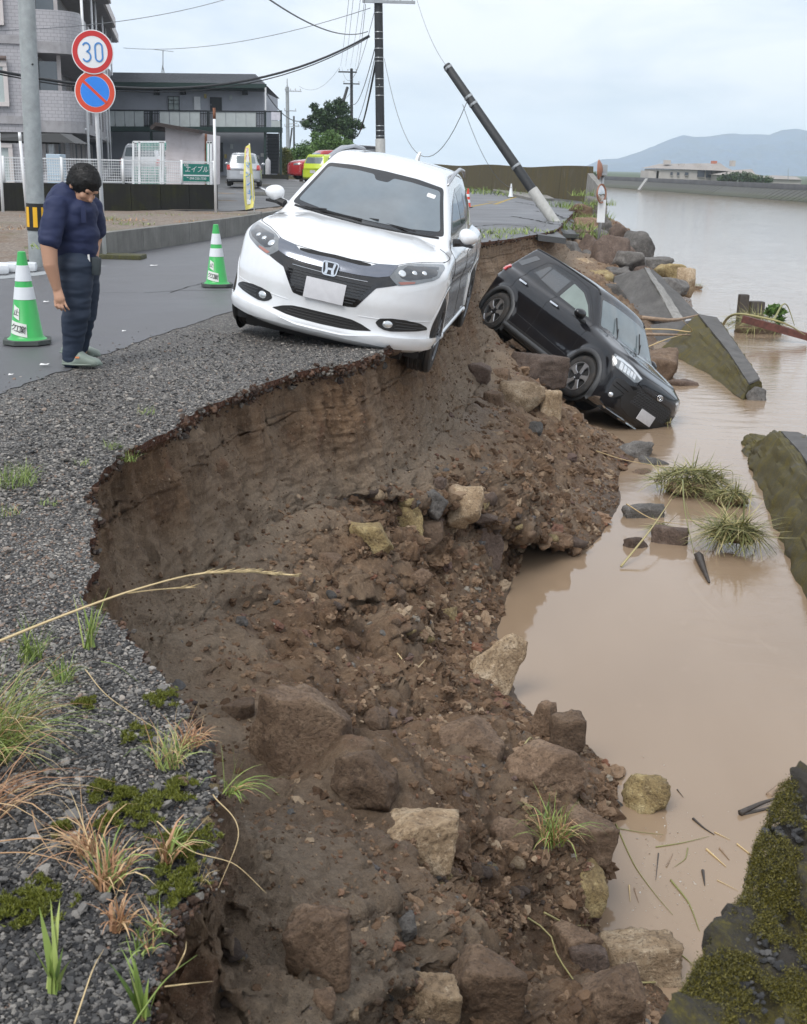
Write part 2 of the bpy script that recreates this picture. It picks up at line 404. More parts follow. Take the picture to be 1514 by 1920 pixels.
def concrete_material(name='old_concrete', base=(.30, .29, .27), moss=0., moss_col=(.075, .075, .018), scale=1.0):
    m, nt, b = new_mat(name); n = NT(nt); co = n.coord()
    a = n.noise(co, 2.2 * scale, 7, .65, .3); fine = n.noise(co, 45 * scale, 6, .7); streak = n.noise(n.n('Mapping', {0: co, 'Scale': (3.5, 3.5, .35)}).outputs[0], 2. * scale, 5, .6)
    c = n.ramp(a, [(.25, tuple(v * .55 for v in base)), (.6, base), (.85, tuple(min(1, v * 1.25) for v in base))])
    c = n.mix(n.ramp(streak, [(.45, g3(0)), (.75, g3(.55))]), c, tuple(v * .42 for v in base))
    c = n.mix(n.ramp(fine, [(.3, g3(.5)), (.55, g3(0))]), c, tuple(v * .5 for v in base))
    if moss:
        mm = n.noise(co, 1.6 * scale, 8, .68, .5); mm2 = n.noise(co, 35 * scale, 5, .7)
        lo = .62 - moss * .5
        msk = n.ramp(n.math('ADD', n.math('MULTIPLY', mm, .8), n.math('MULTIPLY', mm2, .2)), [(lo, g3(0)), (lo + .09, g3(1))])
        mc = n.ramp(mm2, [(.3, tuple(v * .45 for v in moss_col)), (.55, moss_col), (.75, tuple(v * 1.8 for v in moss_col))])
        c = n.mix(msk, c, mc)
    c = n.mix(n.ramp(n.noise(n.n('Mapping', {0: co, 'Scale': (6, 6, .3)}).outputs[0], scale, 6, .7), [(.42, g3(.6 if moss else .15)), (.62, g3(0))]), c, tuple(v * .4 for v in base))
    nt.links.new(c, b.inputs['Base Color']); b.inputs['Roughness'].default_value = .82
    nt.links.new(n.bump(n.math('ADD', n.math('MULTIPLY', fine, .6), n.math('MULTIPLY', a, .5)), .7, .012), b.inputs['Normal'])
    return m
def rock_material(name, cols, scale=1.0, speck=(.3, .26, .2), rough=.8):
    m, nt, b = new_mat(name); n = NT(nt); co = n.coord()
    oi = n.n('ObjectInfo').outputs['Random']; off = n.n('Mapping', {0: co, 'Location': (3.1, 1.7, 4.4)}).outputs[0]
    a = n.noise(off, 5 * scale, 8, .68, .6); f = n.noise(co, 55 * scale, 6, .72)
    c = n.ramp(a, [(.28, cols[0]), (.5, cols[1]), (.72, cols[2])])
    c = n.mix(n.ramp(f, [(.34, g3(.8)), (.52, g3(0))]), c, tuple(v * .5 for v in cols[0])); c = n.mix(n.ramp(n.noise(co, 24 * scale, 8, .8), [(.55, g3(0)), (.68, g3(.5))]), c, tuple(min(1, v * 1.5) for v in cols[2]))
    hsv = n.n('HueSaturation', {'Color': c, 'Value': n.n('MapRange', {'Value': oi, 'To Min': .75, 'To Max': 1.25}).outputs[0]})
    nt.links.new(hsv.outputs[0], b.inputs['Base Color']); b.inputs['Roughness'].default_value = rough
    nt.links.new(n.bump(n.math('ADD', n.math('MULTIPLY', f, .55), a), 1., .035 / scale), b.inputs['Normal'])
    return m
M_soil = soil_material(); M_gravel = gravel_material(); M_asph = asphalt_material(); M_asph2 = asphalt_material('old_asphalt', .06, 1.0)
M_water = water_material(); M_conc = concrete_material(); M_mossc = concrete_material('mossy_concrete', (.16, .15, .13), .55, (.085, .085, .02))
M_rock_mud = rock_material('mud_coated_rock', [(.10, .062, .038), (.205, .135, .087), (.32, .23, .155)])
M_rock_tan = rock_material('tan_rock', [(.19, .125, .07), (.41, .30, .19), (.64, .53, .39)])
M_rock_yel = rock_material('ochre_rock', [(.15, .10, .05), (.40, .30, .14), (.60, .50, .28)])
M_rock_gry = rock_material('grey_rock', [(.07, .065, .06), (.145, .135, .125), (.24, .225, .21)])
M_rock_red = rock_material('red_brown_rock', [(.075, .052, .04), (.14, .098, .076), (.22, .165, .135)])

# ================================================================ the bank: survey of the broken edge and the waterline
EDGE = [(-.05, -1.2), (-.2, .4), (-.40, 1.3), (-.42, 1.8), (-.46, 2.08), (-.40, 2.26), (-.46, 2.6), (-.58, 3.04), (-.80, 3.37), (-.94, 3.67), (-1.12, 3.96), (-1.25, 4.5), (-1.46, 5.4),
        (-1.5, 5.93), (-1.44, 6.57), (-1.21, 7.65), (-.75, 8.9), (-.44, 9.2), (-.14, 10.1), (.12, 11.5), (.36, 13.), (.65, 15.), (.95, 18.), (1.1, 21.), (1.36, 24.6), (2.1, 26.4), (2.9, 28.4), (3.9, 32.), (4.9, 38.), (7.6, 54.), (9.6, 64)]
WATER_Z = -2.3
WLINE = [(2.3, -.5), (1.7, 2.2), (1.4, 3.9), (1.33, 4.68), (1.07, 5.27), (1.2, 5.85), (1.32, 6.4), (1.42, 6.95), (1.2, 7.4), (1.0, 7.75), (.84, 8.01), (.82, 8.6), (.82, 9.14),
         (.86, 9.6), (.93, 10.03), (1.12, 10.9), (1.36, 11.75), (1.9, 11.65), (2.3, 12.6), (2.6, 13.6), (2.8, 14.8), (3.2, 15.9), (3.15, 17.6), (3.6, 20.), (5.2, 23.0), (5.6, 26.8), (7.2, 31), (8.6, 36), (9.6, 43), (11.5, 57), (13., 66)]
NST = len(EDGE)
# wall height and debris profile (fraction of the way to the waterline, height) per station
WALLH = [.5, .5, .42, .40, .38, .36, .40, .48, .6, .75, .85, .92, .98, 1., 1., .98, .95, .95, 1., 1.05, 1.15, 1.2, 1.1, 1., 1., 1., .9, .8, .7, .6, .5]
DEB = [(.35, -1.15, .7, -1.85)] * 2 + [(.30, -.95, .68, -1.75)] * 4 + [(.32, -1.05, .68, -1.8)] * 3 + [(.35, -1.3, .7, -1.9)] * 3 + [(.35, -1.35, .7, -1.95)] * 3 + \
      [(.4, -1.35, .72, -1.85)] * 2 + [(.36, -1.4, .72, -1.95)] * 3 + [(.35, -1.5, .72, -1.98)] * 3 + [(.35, -1.4, .7, -1.9)] * 3 + [(.35, -1.1, .7, -1.7)] * 5
assert len(WLINE) == NST and len(WALLH) == NST and len(DEB) == NST, (len(WLINE), len(WALLH), len(DEB), NST)
ed = np.array(EDGE); wlp = np.array(WLINE)
def seg_param(P):
    d = np.r_[0, np.cumsum(np.linalg.norm(np.diff(P, axis=0), axis=1))]; return d
Ts = np.arange(NST, dtype=float)
# sampling density along the bank follows the distance from the viewer
def bank_samples(n):
    tt = np.linspace(0, NST - 1, 4000); e = interp_poly(tt, Ts, ed); dd = np.linalg.norm(np.diff(e, axis=0), axis=1)
    dist = np.maximum(np.hypot(e[:-1, 0], e[:-1, 1]), 1.6); w = np.r_[0, np.cumsum((dd + .004) / dist)]
    return np.interp(np.linspace(0, w[-1], n), w, tt)
def edge_curve(tt):
    e = interp_poly(tt, Ts, ed); tn = np.gradient(e, axis=0); tn /= np.linalg.norm(tn, axis=1)[:, None] + 1e-9
    nrm = np.c_[tn[:, 1], -tn[:, 0]]
    q = np.c_[e, np.zeros(len(e))]
    sc = np.clip(np.hypot(e[:, 0], e[:, 1]) / 10, .25, 1.2)
    j = fbm(q * 1.7, 3) * .05 + fbm(q * 8 + 5, 4) * .022 + (worley(q * 14)[0] - .5) * .012
    return e + nrm * j[:, None], nrm
NS, NT_ = 900, 330
tts = bank_samples(NS)
E2, EN = edge_curve(tts)
W2 = interp_poly(tts, Ts, wlp)
wq = np.c_[W2, np.zeros(NS)]
wallh = np.interp(tts, Ts, WALLH) + fbm(np.c_[E2, np.zeros(NS)] * 1.3 + 9, 3) * .10
deb = np.array([np.interp(tts, Ts, np.array(DEB)[:, k]) for k in range(4)]).T
# smooth outward normal for the wall
EN = np.array([np.convolve(EN[:, k], np.ones(25) / 25, 'same') for k in (0, 1)]).T; EN /= np.linalg.norm(EN, axis=1)[:, None]
NWALL = 110
us = np.linspace(0, 1, NWALL)
rows = np.zeros((NT_, NS, 3)); sandy = np.zeros((NT_, NS)); crust = np.zeros((NT_, NS))
base_off = .16 + .10 * wallh
for k, u in enumerate(us):       # the scarp: thin overhanging crust, undercut, then a near vertical wall
    off = np.interp(u, [0, .04, .10, .3, .7, 1.], [0, .0, -.045, .0, .5, 1.]); off_m = np.where(off < .02, off, off * base_off)
    z = -u * wallh - .012
    rows[k, :, :2] = E2 + EN * off_m[:, None]; rows[k, :, 2] = z
    crust[k] = np.interp(u * wallh, [0, .045, .08], [1, .9, 0]); sandy[k] = np.interp(u, [.45, .8, 1], [0, .7, 1.]) 
B2 = E2 + EN * base_off[:, None]
nd = NT_ - NWALL
fr = np.linspace(0, 1.35, nd + 1)[1:] ** 1.0
for k, t in enumerate(fr):
    zs = np.where(t < deb[:, 0], -wallh + (deb[:, 1] + wallh) * (t / deb[:, 0]),
         np.where(t < deb[:, 2], deb[:, 1] + (deb[:, 3] - deb[:, 1]) * (t - deb[:, 0]) / (deb[:, 2] - deb[:, 0]),
                  deb[:, 3] + (WATER_Z - deb[:, 3]) * (t - deb[:, 2]) / (1 - deb[:, 2])))
    zs = np.where(t > 1, WATER_Z - (t - 1) * 2.2, zs)
    rows[NWALL + k, :, :2] = B2 + (W2 - B2) * t; rows[NWALL + k, :, 2] = zs
    sandy[NWALL + k] = np.where(tts < 5.5, np.interp(t, [0, .22, .34], [1, 1, 0]), np.interp(t, [0, .12, .3], [1, .6, 0]))
P0 = rows.reshape(-1, 3)
def grid_normals(G):
    du = np.gradient(G, axis=1); dv = np.gradient(G, axis=0); nn = np.cross(du, dv); nn /= np.linalg.norm(nn, axis=2)[:, :, None] + 1e-9; return nn
Gsm = rows.copy()
NN = grid_normals(Gsm)
if NN[NWALL + 20, :, 2].mean() < 0: NN = -NN; FLIP = True
else: FLIP = False
nn = NN.reshape(-1, 3)
ui = np.repeat(np.arange(NT_), NS)
wallmask = np.clip((NWALL + 6 - ui) / 10., 0, 1)                       # 1 on the wall
edgefade = np.clip((ui - 4) / 14., 0, 1)
deep = np.clip((P0[:, 2] - WATER_Z) / .5, .12, 1)
lvl = np.clip((ui - NWALL) / 60., 0, 1)
q = P0 * [1, 1, 1.0]; qs = P0 * [1, 1, .45]
d_wall = fbm(qs * 1.6, 4) * .10 + np.abs(fbm(P0 * [1, 1, .3] * 6.5 + 3, 4)) * -.075 + fbm(P0 * 18, 3) * .018 + fbm(P0 * 55, 2) * .008
w1, r1, e1 = worley(P0 * 2.4 + fbm(P0 * 3, 2)[:, None] * .25); w2, r2, e2 = worley(P0 * 7.5 + fbm(P0 * 9, 2)[:, None] * .25); w3, r3, e3 = worley(P0 * 19)
clod = lambda e, r, a, p: (1 - np.exp(-e * 5)) * a * np.clip((r - p) / (1 - p), 0, 1)
d_deb = fbm(P0 * .9 + 4, 3) * .20 + fbm(P0 * 2.6, 4) * .085 + clod(e1, r1, .12, .3) + clod(e2, r2, .07, .2) + clod(e3, r3, .028, .1) + fbm(P0 * 30, 3) * .012
bench = np.clip((P0[:, 1] - 10.6) / .8, 0, 1)
d_deb = d_deb * (1 - .35 * bench)
D = wallmask * d_wall + (1 - wallmask) * d_deb * (.35 + .65 * lvl) * deep
D = D * edgefade
P1 = P0 + nn * D[:, None]
# the black car has pressed the mud down beneath it
_bm = car_matrix((1.303, 1.221, -.181), (2.383, -2.062, 18.578)); _inv = np.array(_bm.inverted()); _fw = np.array(_bm)
loc_ = P1 @ _inv[:3, :3].T + _inv[:3, 3]
ins = (np.abs(loc_[:, 0]) < 2.35) & (np.abs(loc_[:, 1]) < 1.15); edge_ = np.clip(np.minimum(2.35 - np.abs(loc_[:, 0]), 1.15 - np.abs(loc_[:, 1])) / .35, 0, 1)
floor_ = np.where(loc_[:, 0] > .6, -.22, .0) + fbm(P1 * 3, 3) * .05; push = np.clip(loc_[:, 2] - floor_, 0, None) * edge_ * ins
loc_[:, 2] -= push; P1 = np.where(ins[:, None], loc_ @ _fw[:3, :3].T + _fw[:3, 3], P1)
idx = np.arange(NT_ * NS).reshape(NT_, NS)
Fq = np.stack([idx[:-1, :-1], idx[:-1, 1:], idx[1:, 1:], idx[1:, :-1]], -1).reshape(-1, 4)
if FLIP: Fq = Fq[:, ::-1]
wetv = np.clip(1 - (P1[:, 2] - WATER_Z) / .35, 0, 1) * .9 + np.clip(fbm(P1 * .8 + 30, 3) * 1.4, 0, .5) * (1 - wallmask)
bank = mesh_np('eroded_bank', P1, Fq, M_soil, smooth=True, attrs={'sandy': sandy.ravel(), 'crust': crust.ravel(), 'wet': wetv}, kind='structure')
# height lookup on the finished bank
from mathutils.bvhtree import BVHTree
_step = 3
_bv = P1.reshape(NT_, NS, 3)[::_step, ::_step]; _bi = np.arange(_bv.shape[0] * _bv.shape[1]).reshape(_bv.shape[:2])
_bf = np.stack([_bi[:-1, :-1], _bi[:-1, 1:], _bi[1:, 1:], _bi[1:, :-1]], -1).reshape(-1, 4)
BVH = BVHTree.FromPolygons([tuple(v) for v in _bv.reshape(-1, 3)], [tuple(map(int, f)) for f in _bf])
def on_bank(px, py):
    """bank surface point seen at photo point (px, py), with its normal"""
    r = CW @ np.array([(px - 757) / F_PX, (py - 960) / F_PX, 1.0]); h = BVH.ray_cast(Vector((0, 0, EYE)), Vector(r))
    return h[0], h[1]
def drop(x, y):
    h = BVH.ray_cast(Vector((x, y, 3.)), Vector((0, 0, -1))); return h[0], h[1]

# ================================================================ ground, road, river
edge_pts = [tuple(p) for p in E2]
gp = edge_pts + [(9.4, 70), (7.0, 84), (3.5, 100), (-4, 112), (-60, 150), (-600, 420), (-900, -200), (-40, -40), (0, -12)]
ground = sheet('ground', gp, -.012, M_gravel, kind='structure')
# sheet of the worn shoulder is the ground itself; the smoother road lies on it
rl = [at(*p)[:2] for p in [(-260, 840), (-120, 778), (0, 735), (60, 713), (120, 694), (190, 664), (260, 640), (340, 612), (430, 584)]]
rl = [tuple(p) for p in rl] + [(-1.2, 14.), (-.7, 17.), (-.1, 21), (.75, 24.0)]
def jag(P, step=.12, amp=.025):
    P = np.array(P, float); d = seg_param(P); t = np.arange(0, d[-1], step); x = np.interp(t, d, P[:, 0]); y = np.interp(t, d, P[:, 1])
    q = np.c_[x, y, np.zeros(len(x))]; return [(a, b) for a, b in zip(x + fbm(q * 4, 3) * amp, y + fbm(q * 4 + 9, 3) * amp)]
roadR = jag(rl, .08, .05) + [(1.32, 24.75)] + [tuple(p) for p, t in zip(E2, tts) if 24.6 < t < 30]
road = sheet('road', roadR + [(9.0, 68), (6., 84), (2.0, 98), (-6, 108), (-40, 125), (-45, 112), (-14, 92), (-6.2, 60), (-4.2, 36), (-3.6, 27.), (-4.95, 19.2), (-6.6, 15), (-9, 10)], -.007, M_asph, kind='structure')
river = sheet('river', [(-60, -80), (-60, 1), (0.2, 1), (-3, 9), (.0, 14), (-1, 130), (-300, 300), (-900, 800), (900, 1500), (900, -80)], WATER_Z, M_water, kind='structure')
# ================================================================ cars: a body is a smooth intersection of surfaces, its features are laid on it
def smax(k, *a):
    a = [np.asarray(v, float) for v in a]; r = a[0]
    for b in a[1:]:
        h = np.clip(.5 + .5 * (r - b) / k, 0, 1); r = b * (1 - h) + r * h + k * h * (1 - h)
    return r
def smin(k, a, b): return -smax(k, -a, -b)
def pw(x, xs, ys):
    """smooth piecewise interpolation (clamped)"""
    xs = np.asarray(xs, float); ys = np.asarray(ys, float); x = np.clip(x, xs[0], xs[-1]); m = np.zeros(len(xs)); d = np.diff(ys) / np.diff(xs)
    m[0], m[-1] = d[0], d[-1]
    for i in range(1, len(xs) - 1): m[i] = 0 if d[i - 1] * d[i] <= 0 else 2 * d[i - 1] * d[i] / (d[i - 1] + d[i])
    i = np.clip(np.searchsorted(xs, x) - 1, 0, len(xs) - 2); h = xs[i + 1] - xs[i]; s = (x - xs[i]) / h
    return (2 * s**3 - 3 * s**2 + 1) * ys[i] + (s**3 - 2 * s**2 + s) * h * m[i] + (-2 * s**3 + 3 * s**2) * ys[i + 1] + (s**3 - s**2) * h * m[i + 1]
def sstep(a, b, x): t = np.clip((x - a) / (b - a), 0, 1); return t * t * (3 - 2 * t)
class CarShape:
    axis_z = .62; xe = (-1.3, 1.3)
    def __init__(s, g): s.g = g
    def normal(s, P, e=.004):
        P = np.asarray(P, float); n = np.stack([s.g(*(P + e * np.eye(3)[k]).T) - s.g(*(P - e * np.eye(3)[k]).T) for k in range(3)], -1)
        return n / (np.linalg.norm(n, axis=-1, keepdims=True) + 1e-12)
    def cast(s, O, Dr, tmax=3., steps=60, inward=True):
        """first surface point along rays from outside"""
        O = np.asarray(O, float); Dr = np.asarray(Dr, float); ts = np.linspace(0, tmax, steps); lo = np.full(len(O), np.nan); hi = np.full(len(O), np.nan); done = np.zeros(len(O), bool); prev = s.g(*O.T) < 0
        for a, b in zip(ts[:-1], ts[1:]):
            v = s.g(*(O + Dr * b).T) < 0; m = (v != prev) & ~done; lo[m] = a; hi[m] = b; done |= m; prev = v
        t0, t1 = lo.copy(), hi.copy(); ref = s.g(*(O + Dr * np.nan_to_num(t0)[:, None]).T) < 0
        for _ in range(22):
            tm = .5 * (t0 + t1); v = s.g(*(O + Dr * np.nan_to_num(tm)[:, None]).T) < 0; same = v == ref; t0 = np.where(same, tm, t0); t1 = np.where(same, t1, tm)
        return O + Dr * (.5 * (t0 + t1))[:, None], done
    def on(s, a, b, dirn):
        """drop 2D points on the body. dirn 'F': (a,b)=(y,z) seen from the front; 'R': from the rear; 'S+','S-': (x,z) from a side; 'T': (x,y) from above"""
        a = np.asarray(a, float); b = np.asarray(b, float); o = np.ones_like(a); z = np.zeros_like(a)
        if dirn == 'F': O, d = np.c_[2.6 * o, a, b], (-1, 0, 0)
        elif dirn == 'R': O, d = np.c_[-2.6 * o, a, b], (1, 0, 0)
        elif dirn == 'S+': O, d = np.c_[a, 1.4 * o, b], (0, -1, 0)
        elif dirn == 'S-': O, d = np.c_[a, -1.4 * o, b], (0, 1, 0)
        elif dirn == 'T': O, d = np.c_[a, b, 2.2 * o], (0, 0, -1)
        return s.cast(O, np.tile(d, (len(a), 1)))
    def body(s, n_mid=150, n_f=100, n_r=50, n_th=280, cull=None):
        x0, x1 = s.xe; phi = np.r_[np.linspace(-math.pi / 2, 0, n_r + 1)[:-1], np.zeros(n_mid), np.linspace(0, math.pi / 2, n_f + 1)[1:]]
        xa = np.r_[np.full(n_r, x0), np.linspace(x0, x1, n_mid), np.full(n_f, x1)]; th = np.linspace(0, 2 * math.pi, n_th, endpoint=False)
        PH, TH = np.meshgrid(phi, th, indexing='ij'); XA = np.repeat(xa[:, None], n_th, 1)
        D = np.stack([np.sin(PH), np.cos(PH) * np.cos(TH), np.cos(PH) * np.sin(TH)], -1).reshape(-1, 3)
        O = np.stack([XA, np.zeros_like(XA), np.full_like(XA, s.axis_z)], -1).reshape(-1, 3)
        P, ok = s.cast(O, D, 1.5, 40); m = len(phi); i = np.arange(m * n_th).reshape(m, n_th)
        F = np.stack([i[:-1], np.roll(i, -1, 1)[:-1], np.roll(i, -1, 1)[1:], i[1:]], -1).reshape(-1, 4)
        if cull is not None:
            C = P[F].mean(1); F = F[~cull(C)]
        return P, F
def tri_patch(poly, sp, holes=()):
    """triangulate a 2D outline finely"""
    def dens(pl):
        o = []
        for (x0, y0), (x1, y1) in zip(pl, list(pl[1:]) + [pl[0]]):
            k = max(1, int(math.hypot(x1 - x0, y1 - y0) / sp)); o += [(x0 + (x1 - x0) * j / k, y0 + (y1 - y0) * j / k) for j in range(k)]
        return o
    P = dens(poly); n = len(P); E = [(i, (i + 1) % n) for i in range(n)]; xs = [p[0] for p in P]; ys = [p[1] for p in P]
    gx, gy = np.meshgrid(np.arange(min(xs), max(xs), sp), np.arange(min(ys), max(ys), sp)); gx, gy = gx.ravel(), gy.ravel(); m = sd_poly(gx, gy, P) < -sp * .4
    pts = [Vector(p) for p in P] + [Vector((a, b)) for a, b in zip(gx[m], gy[m])]
    r = delaunay_2d_cdt(pts, E, [], 1, 1e-6)
    return np.array([(v.x, v.y) for v in r[0]]), [tuple(f) for f in r[2]], n
def round_poly(poly, r=.02, k=3):
    """round the corners of an outline"""
    o = []; n = len(poly)
    for i in range(n):
        p = np.array(poly[i]); a = np.array(poly[i - 1]); b = np.array(poly[(i + 1) % n]); da = a - p; db = b - p; la, lb = np.linalg.norm(da), np.linalg.norm(db)
        rr = min(r, la * .45, lb * .45); p0 = p + da / la * rr; p1 = p + db / lb * rr
        for t in np.linspace(0, 1, k + 1): o.append(tuple((1 - t)**2 * p0 + 2 * t * (1 - t) * p + t * t * p1))
    return o
class CarBuilder:
    def __init__(s, shape, root): s.sh = shape; s.root = root
    def patch(s, name, poly, dirn, mat, lift=.003, thick=.012, sp=.03, rnd=.015, parent=None, smooth=True, **tg):
        """a shell of its own thickness following the body inside a 2D outline"""
        if rnd: poly = round_poly(poly, rnd)
        uv, F, nb = tri_patch(poly, sp); P, ok = s.sh.on(uv[:, 0], uv[:, 1], dirn)
        if not ok.all():
            good = P[ok]; 
            for i in np.where(~ok)[0]: P[i] = good[np.argmin(((uv[ok] - uv[i]) ** 2).sum(1))]
        N = s.sh.normal(P); top = P + N * lift; bot = P + N * (lift - thick); n = len(P)
        ref = {'F': (1, 0, 0), 'R': (-1, 0, 0), 'S+': (0, 1, 0), 'S-': (0, -1, 0), 'T': (0, 0, 1)}[dirn]
        FF = [f for f in F]
        # orient
        a, b, c = [np.array(top[i]) for i in FF[0][:3]]
        if np.dot(np.cross(b - a, c - a), ref) < 0: FF = [f[::-1] for f in FF]
        V = np.r_[top, bot]; cnt = {}
        for f in FF:
            for i in range(len(f)): cnt[(f[i], f[(i + 1) % len(f)])] = 1
        side = [(e[1], e[0], e[0] + n, e[1] + n) for e in cnt if (e[1], e[0]) not in cnt]
        o = mesh_np(name, V, [tuple(f) for f in FF] + side, mat, parent or s.root, smooth=False, **tg)
        if smooth:
            bm = bmesh.new(); bm.from_mesh(o.data)
            for f in bm.faces: f.smooth = True
            for e in bm.edges:
                if len(e.link_faces) == 2 and e.calc_face_angle(0) > R(35): e.smooth = False
            bm.to_mesh(o.data); bm.free()
        return o
    def pts(s, pts2, dirn, lift=0., sp=.03, closed=False):
        o = []; q = list(pts2) + ([pts2[0]] if closed else [])
        for (x0, y0), (x1, y1) in zip(q[:-1], q[1:]):
            k = max(1, int(math.hypot(x1 - x0, y1 - y0) / sp)); o += [(x0 + (x1 - x0) * j / k, y0 + (y1 - y0) * j / k) for j in range(k)]
        if not closed: o.append(q[-1])
        o = np.array(o); P, ok = s.sh.on(o[:, 0], o[:, 1], dirn); P = P[ok]; return P + s.sh.normal(P) * lift
    def line(s, mb, pts2, dirn, r=.003, lift=.0, closed=False, n=5, sp=.03):
        P = s.pts(pts2, dirn, lift, sp, closed)
        if len(P) > 1: mb.tube(P, r, n, closed=closed)
        return mb
def wheel_build(parent, loc, side, R_t, R_r, Wt, spokes, tyre_mat, rim_mat, dark_mat, style='five', steer=0.):
    """wheel > tyre, rim, spoke; loc is the wheel centre, side +1 is the car's left"""
    mb = MB(); mb.lathe([(0, side * .02), (R_r * .95, side * .02), (R_r * .97, -side * Wt * .45), (R_r * .97, -side * Wt * .45 - side * .001)], 36, axis='Y')
    w = mb.build('wheel', dark_mat, parent, auto=40); w.location = loc; w.rotation_euler = (0, 0, steer)
    h = Wt / 2
    prof = [(R_r * .98, -h * .9), (R_r + .01, -h), (R_t - .035, -h * 1.02), (R_t - .012, -h * .92), (R_t, -h * .72)]
    for k in range(4):
        a = -h * .72 + (k + .5) * (2 * h * .72) / 4 - .004; prof += [(R_t, a - .012), (R_t - .008, a - .004), (R_t - .008, a + .006), (R_t, a + .012)]
    prof += [(R_t, h * .72), (R_t - .012, h * .92), (R_t - .035, h * 1.02), (R_r + .01, h), (R_r * .98, h * .9)]
    MB().lathe(prof, 56, axis='Y', closed=True).build('tyre', tyre_mat, w, auto=35)
    yo = side * h
    mb = MB(); mb.lathe([(R_r * .99, yo * .9), (R_r * .995, yo * 1.02), (R_r * .955, yo * 1.02), (R_r * .93, yo * .8), (R_r * .93, yo * .55), (R_r * .97, yo * .5)], 56, axis='Y', closed=True)
    mb.build('rim', rim_mat, w, auto=30)
    hub = MB(); hub.lathe([(0, yo * .86), (.032, yo * .86), (.036, yo * .80), (.075, yo * .72), (.08, yo * .5)], 24, axis='Y')
    for k in range(5):
        a = 2 * math.pi * (k + .5) / 5; c = Vector((math.cos(a) * .055, yo * .78, math.sin(a) * .055)); hub.tube([c, c + Vector((0, side * .02, 0))], .009, 8)
    hub.build('hub', dark_mat, w, auto=30)
    for k in range(spokes):
        a = 2 * math.pi * k / spokes + .3; M = Matrix.Rotation(-a, 4, 'Y')
        r1 = R_r * .965; y0, y1 = yo * .62, yo * .92
        if style == 'swept': polys = [[(.05, -.030), (r1 * .6, -.028), (r1, -.075), (r1, .045), (r1 * .75, .035), (.05, .028)]]
        else: polys = [[(.05, -.022), (r1 * .55, -.026), (r1, -.062), (r1, -.022), (r1 * .55, -.004), (.05, -.001)], [(.05, .022), (r1 * .55, .026), (r1, .062), (r1, .022), (r1 * .55, .004), (.05, .001)]]
        m2 = MB()
        for pl in polys: m2.prism(pl, min(y0, y1), max(y0, y1), M=M, plane='XZ')
        sp = m2.build('spoke', rim_mat, w)
        bm = bmesh.new(); bm.from_mesh(sp.data); bmesh.ops.bevel(bm, geom=list(bm.edges), offset=.004, segments=1, affect='EDGES'); bm.to_mesh(sp.data); bm.free()
    return w
def shape_white():
    ze = np.array([.17, .24, .30, .36, .44, .56, .68, .76, .84, .90, .96]); xe_ = np.array([1.99, 2.10, 2.135, 2.115, 2.11, 2.12, 2.10, 2.075, 2.03, 1.93, 1.70])
    def g(x, y, z):
        ay = np.abs(y)
        F = pw(z, ze, xe_) - .50 * (ay / .90) ** 3.0 - .03 * (ay / .9) ** 1.5
        # recessed lower intake and grille
        c1 = x - F
        Rr_ = pw(z, [.2, .4, .7, .95, 1.05], [2.05, 2.13, 2.12, 2.04, 1.95]) - .35 * (ay / .9) ** 3
        c2 = -x - Rr_
        Wz = pw(z, [.18, .30, .45, .62, .78, .86, .95, 1.02, 1.08], [.845, .875, .868, .872, .885, .875, .850, .815, .76])
        Wx = pw(x, [-2.1, -1.5, -.8, .8, 1.4, 1.9, 2.2], [.93, .99, 1.0, .99, 1.0, .97, .93])
        arch = .012 * np.exp(-((np.hypot(np.abs(x) - 1.305, z - .334) - .42) / .05) ** 2) * (z > .2)
        crease = -.014 * np.exp(-((z - (.66 + .05 * x)) / .07) ** 2) * (np.abs(x) < 1.2)
        c3 = ay - (Wz * Wx + arch + crease)
        T = pw(x, [-2.2, -1.6, .5, .85, 1.2, 1.6, 1.85, 2.0, 2.12], [1.0, 1.08, 1.07, 1.055, 1.03, .965, .905, .85, .79]) - .10 * (ay / .85) ** 2.6 + .012 * np.exp(-((ay - .48) / .10) ** 2) * (x > .9)
        c4 = z - T; c5 = pw(x, [-2.1, -1.5, 1.5, 2.1], [.26, .19, .17, .19]) - z
        body = smax(.055, c1, c2, c3, c4, c5)
        # greenhouse
        zz = z - 1.0
        w1 = x - (1.06 - 1.46 * zz - .30 * zz**2 - .16 * (ay / .7) ** 2.2)
        w1 = w1 * .62
        w2 = (ay - (.775 - .33 * zz - .22 * zz**2 - .05 * np.clip(-x - .6, 0, 2) ** 1.5)) * .93
        w3 = z - (pw(x, [-2.0, -1.6, -1.0, -.3, .3, .7], [1.47, 1.53, 1.585, 1.605, 1.58, 1.52]) - .055 * (ay / .6) ** 2.4)
        w4 = (-x - (1.95 - .75 * zz - .15 * (ay / .7) ** 2)) * .8; w5 = .8 - z
        return smin(.035, body, smax(.045, w1, w2, w3, w4, w5))
    return CarShape(g)
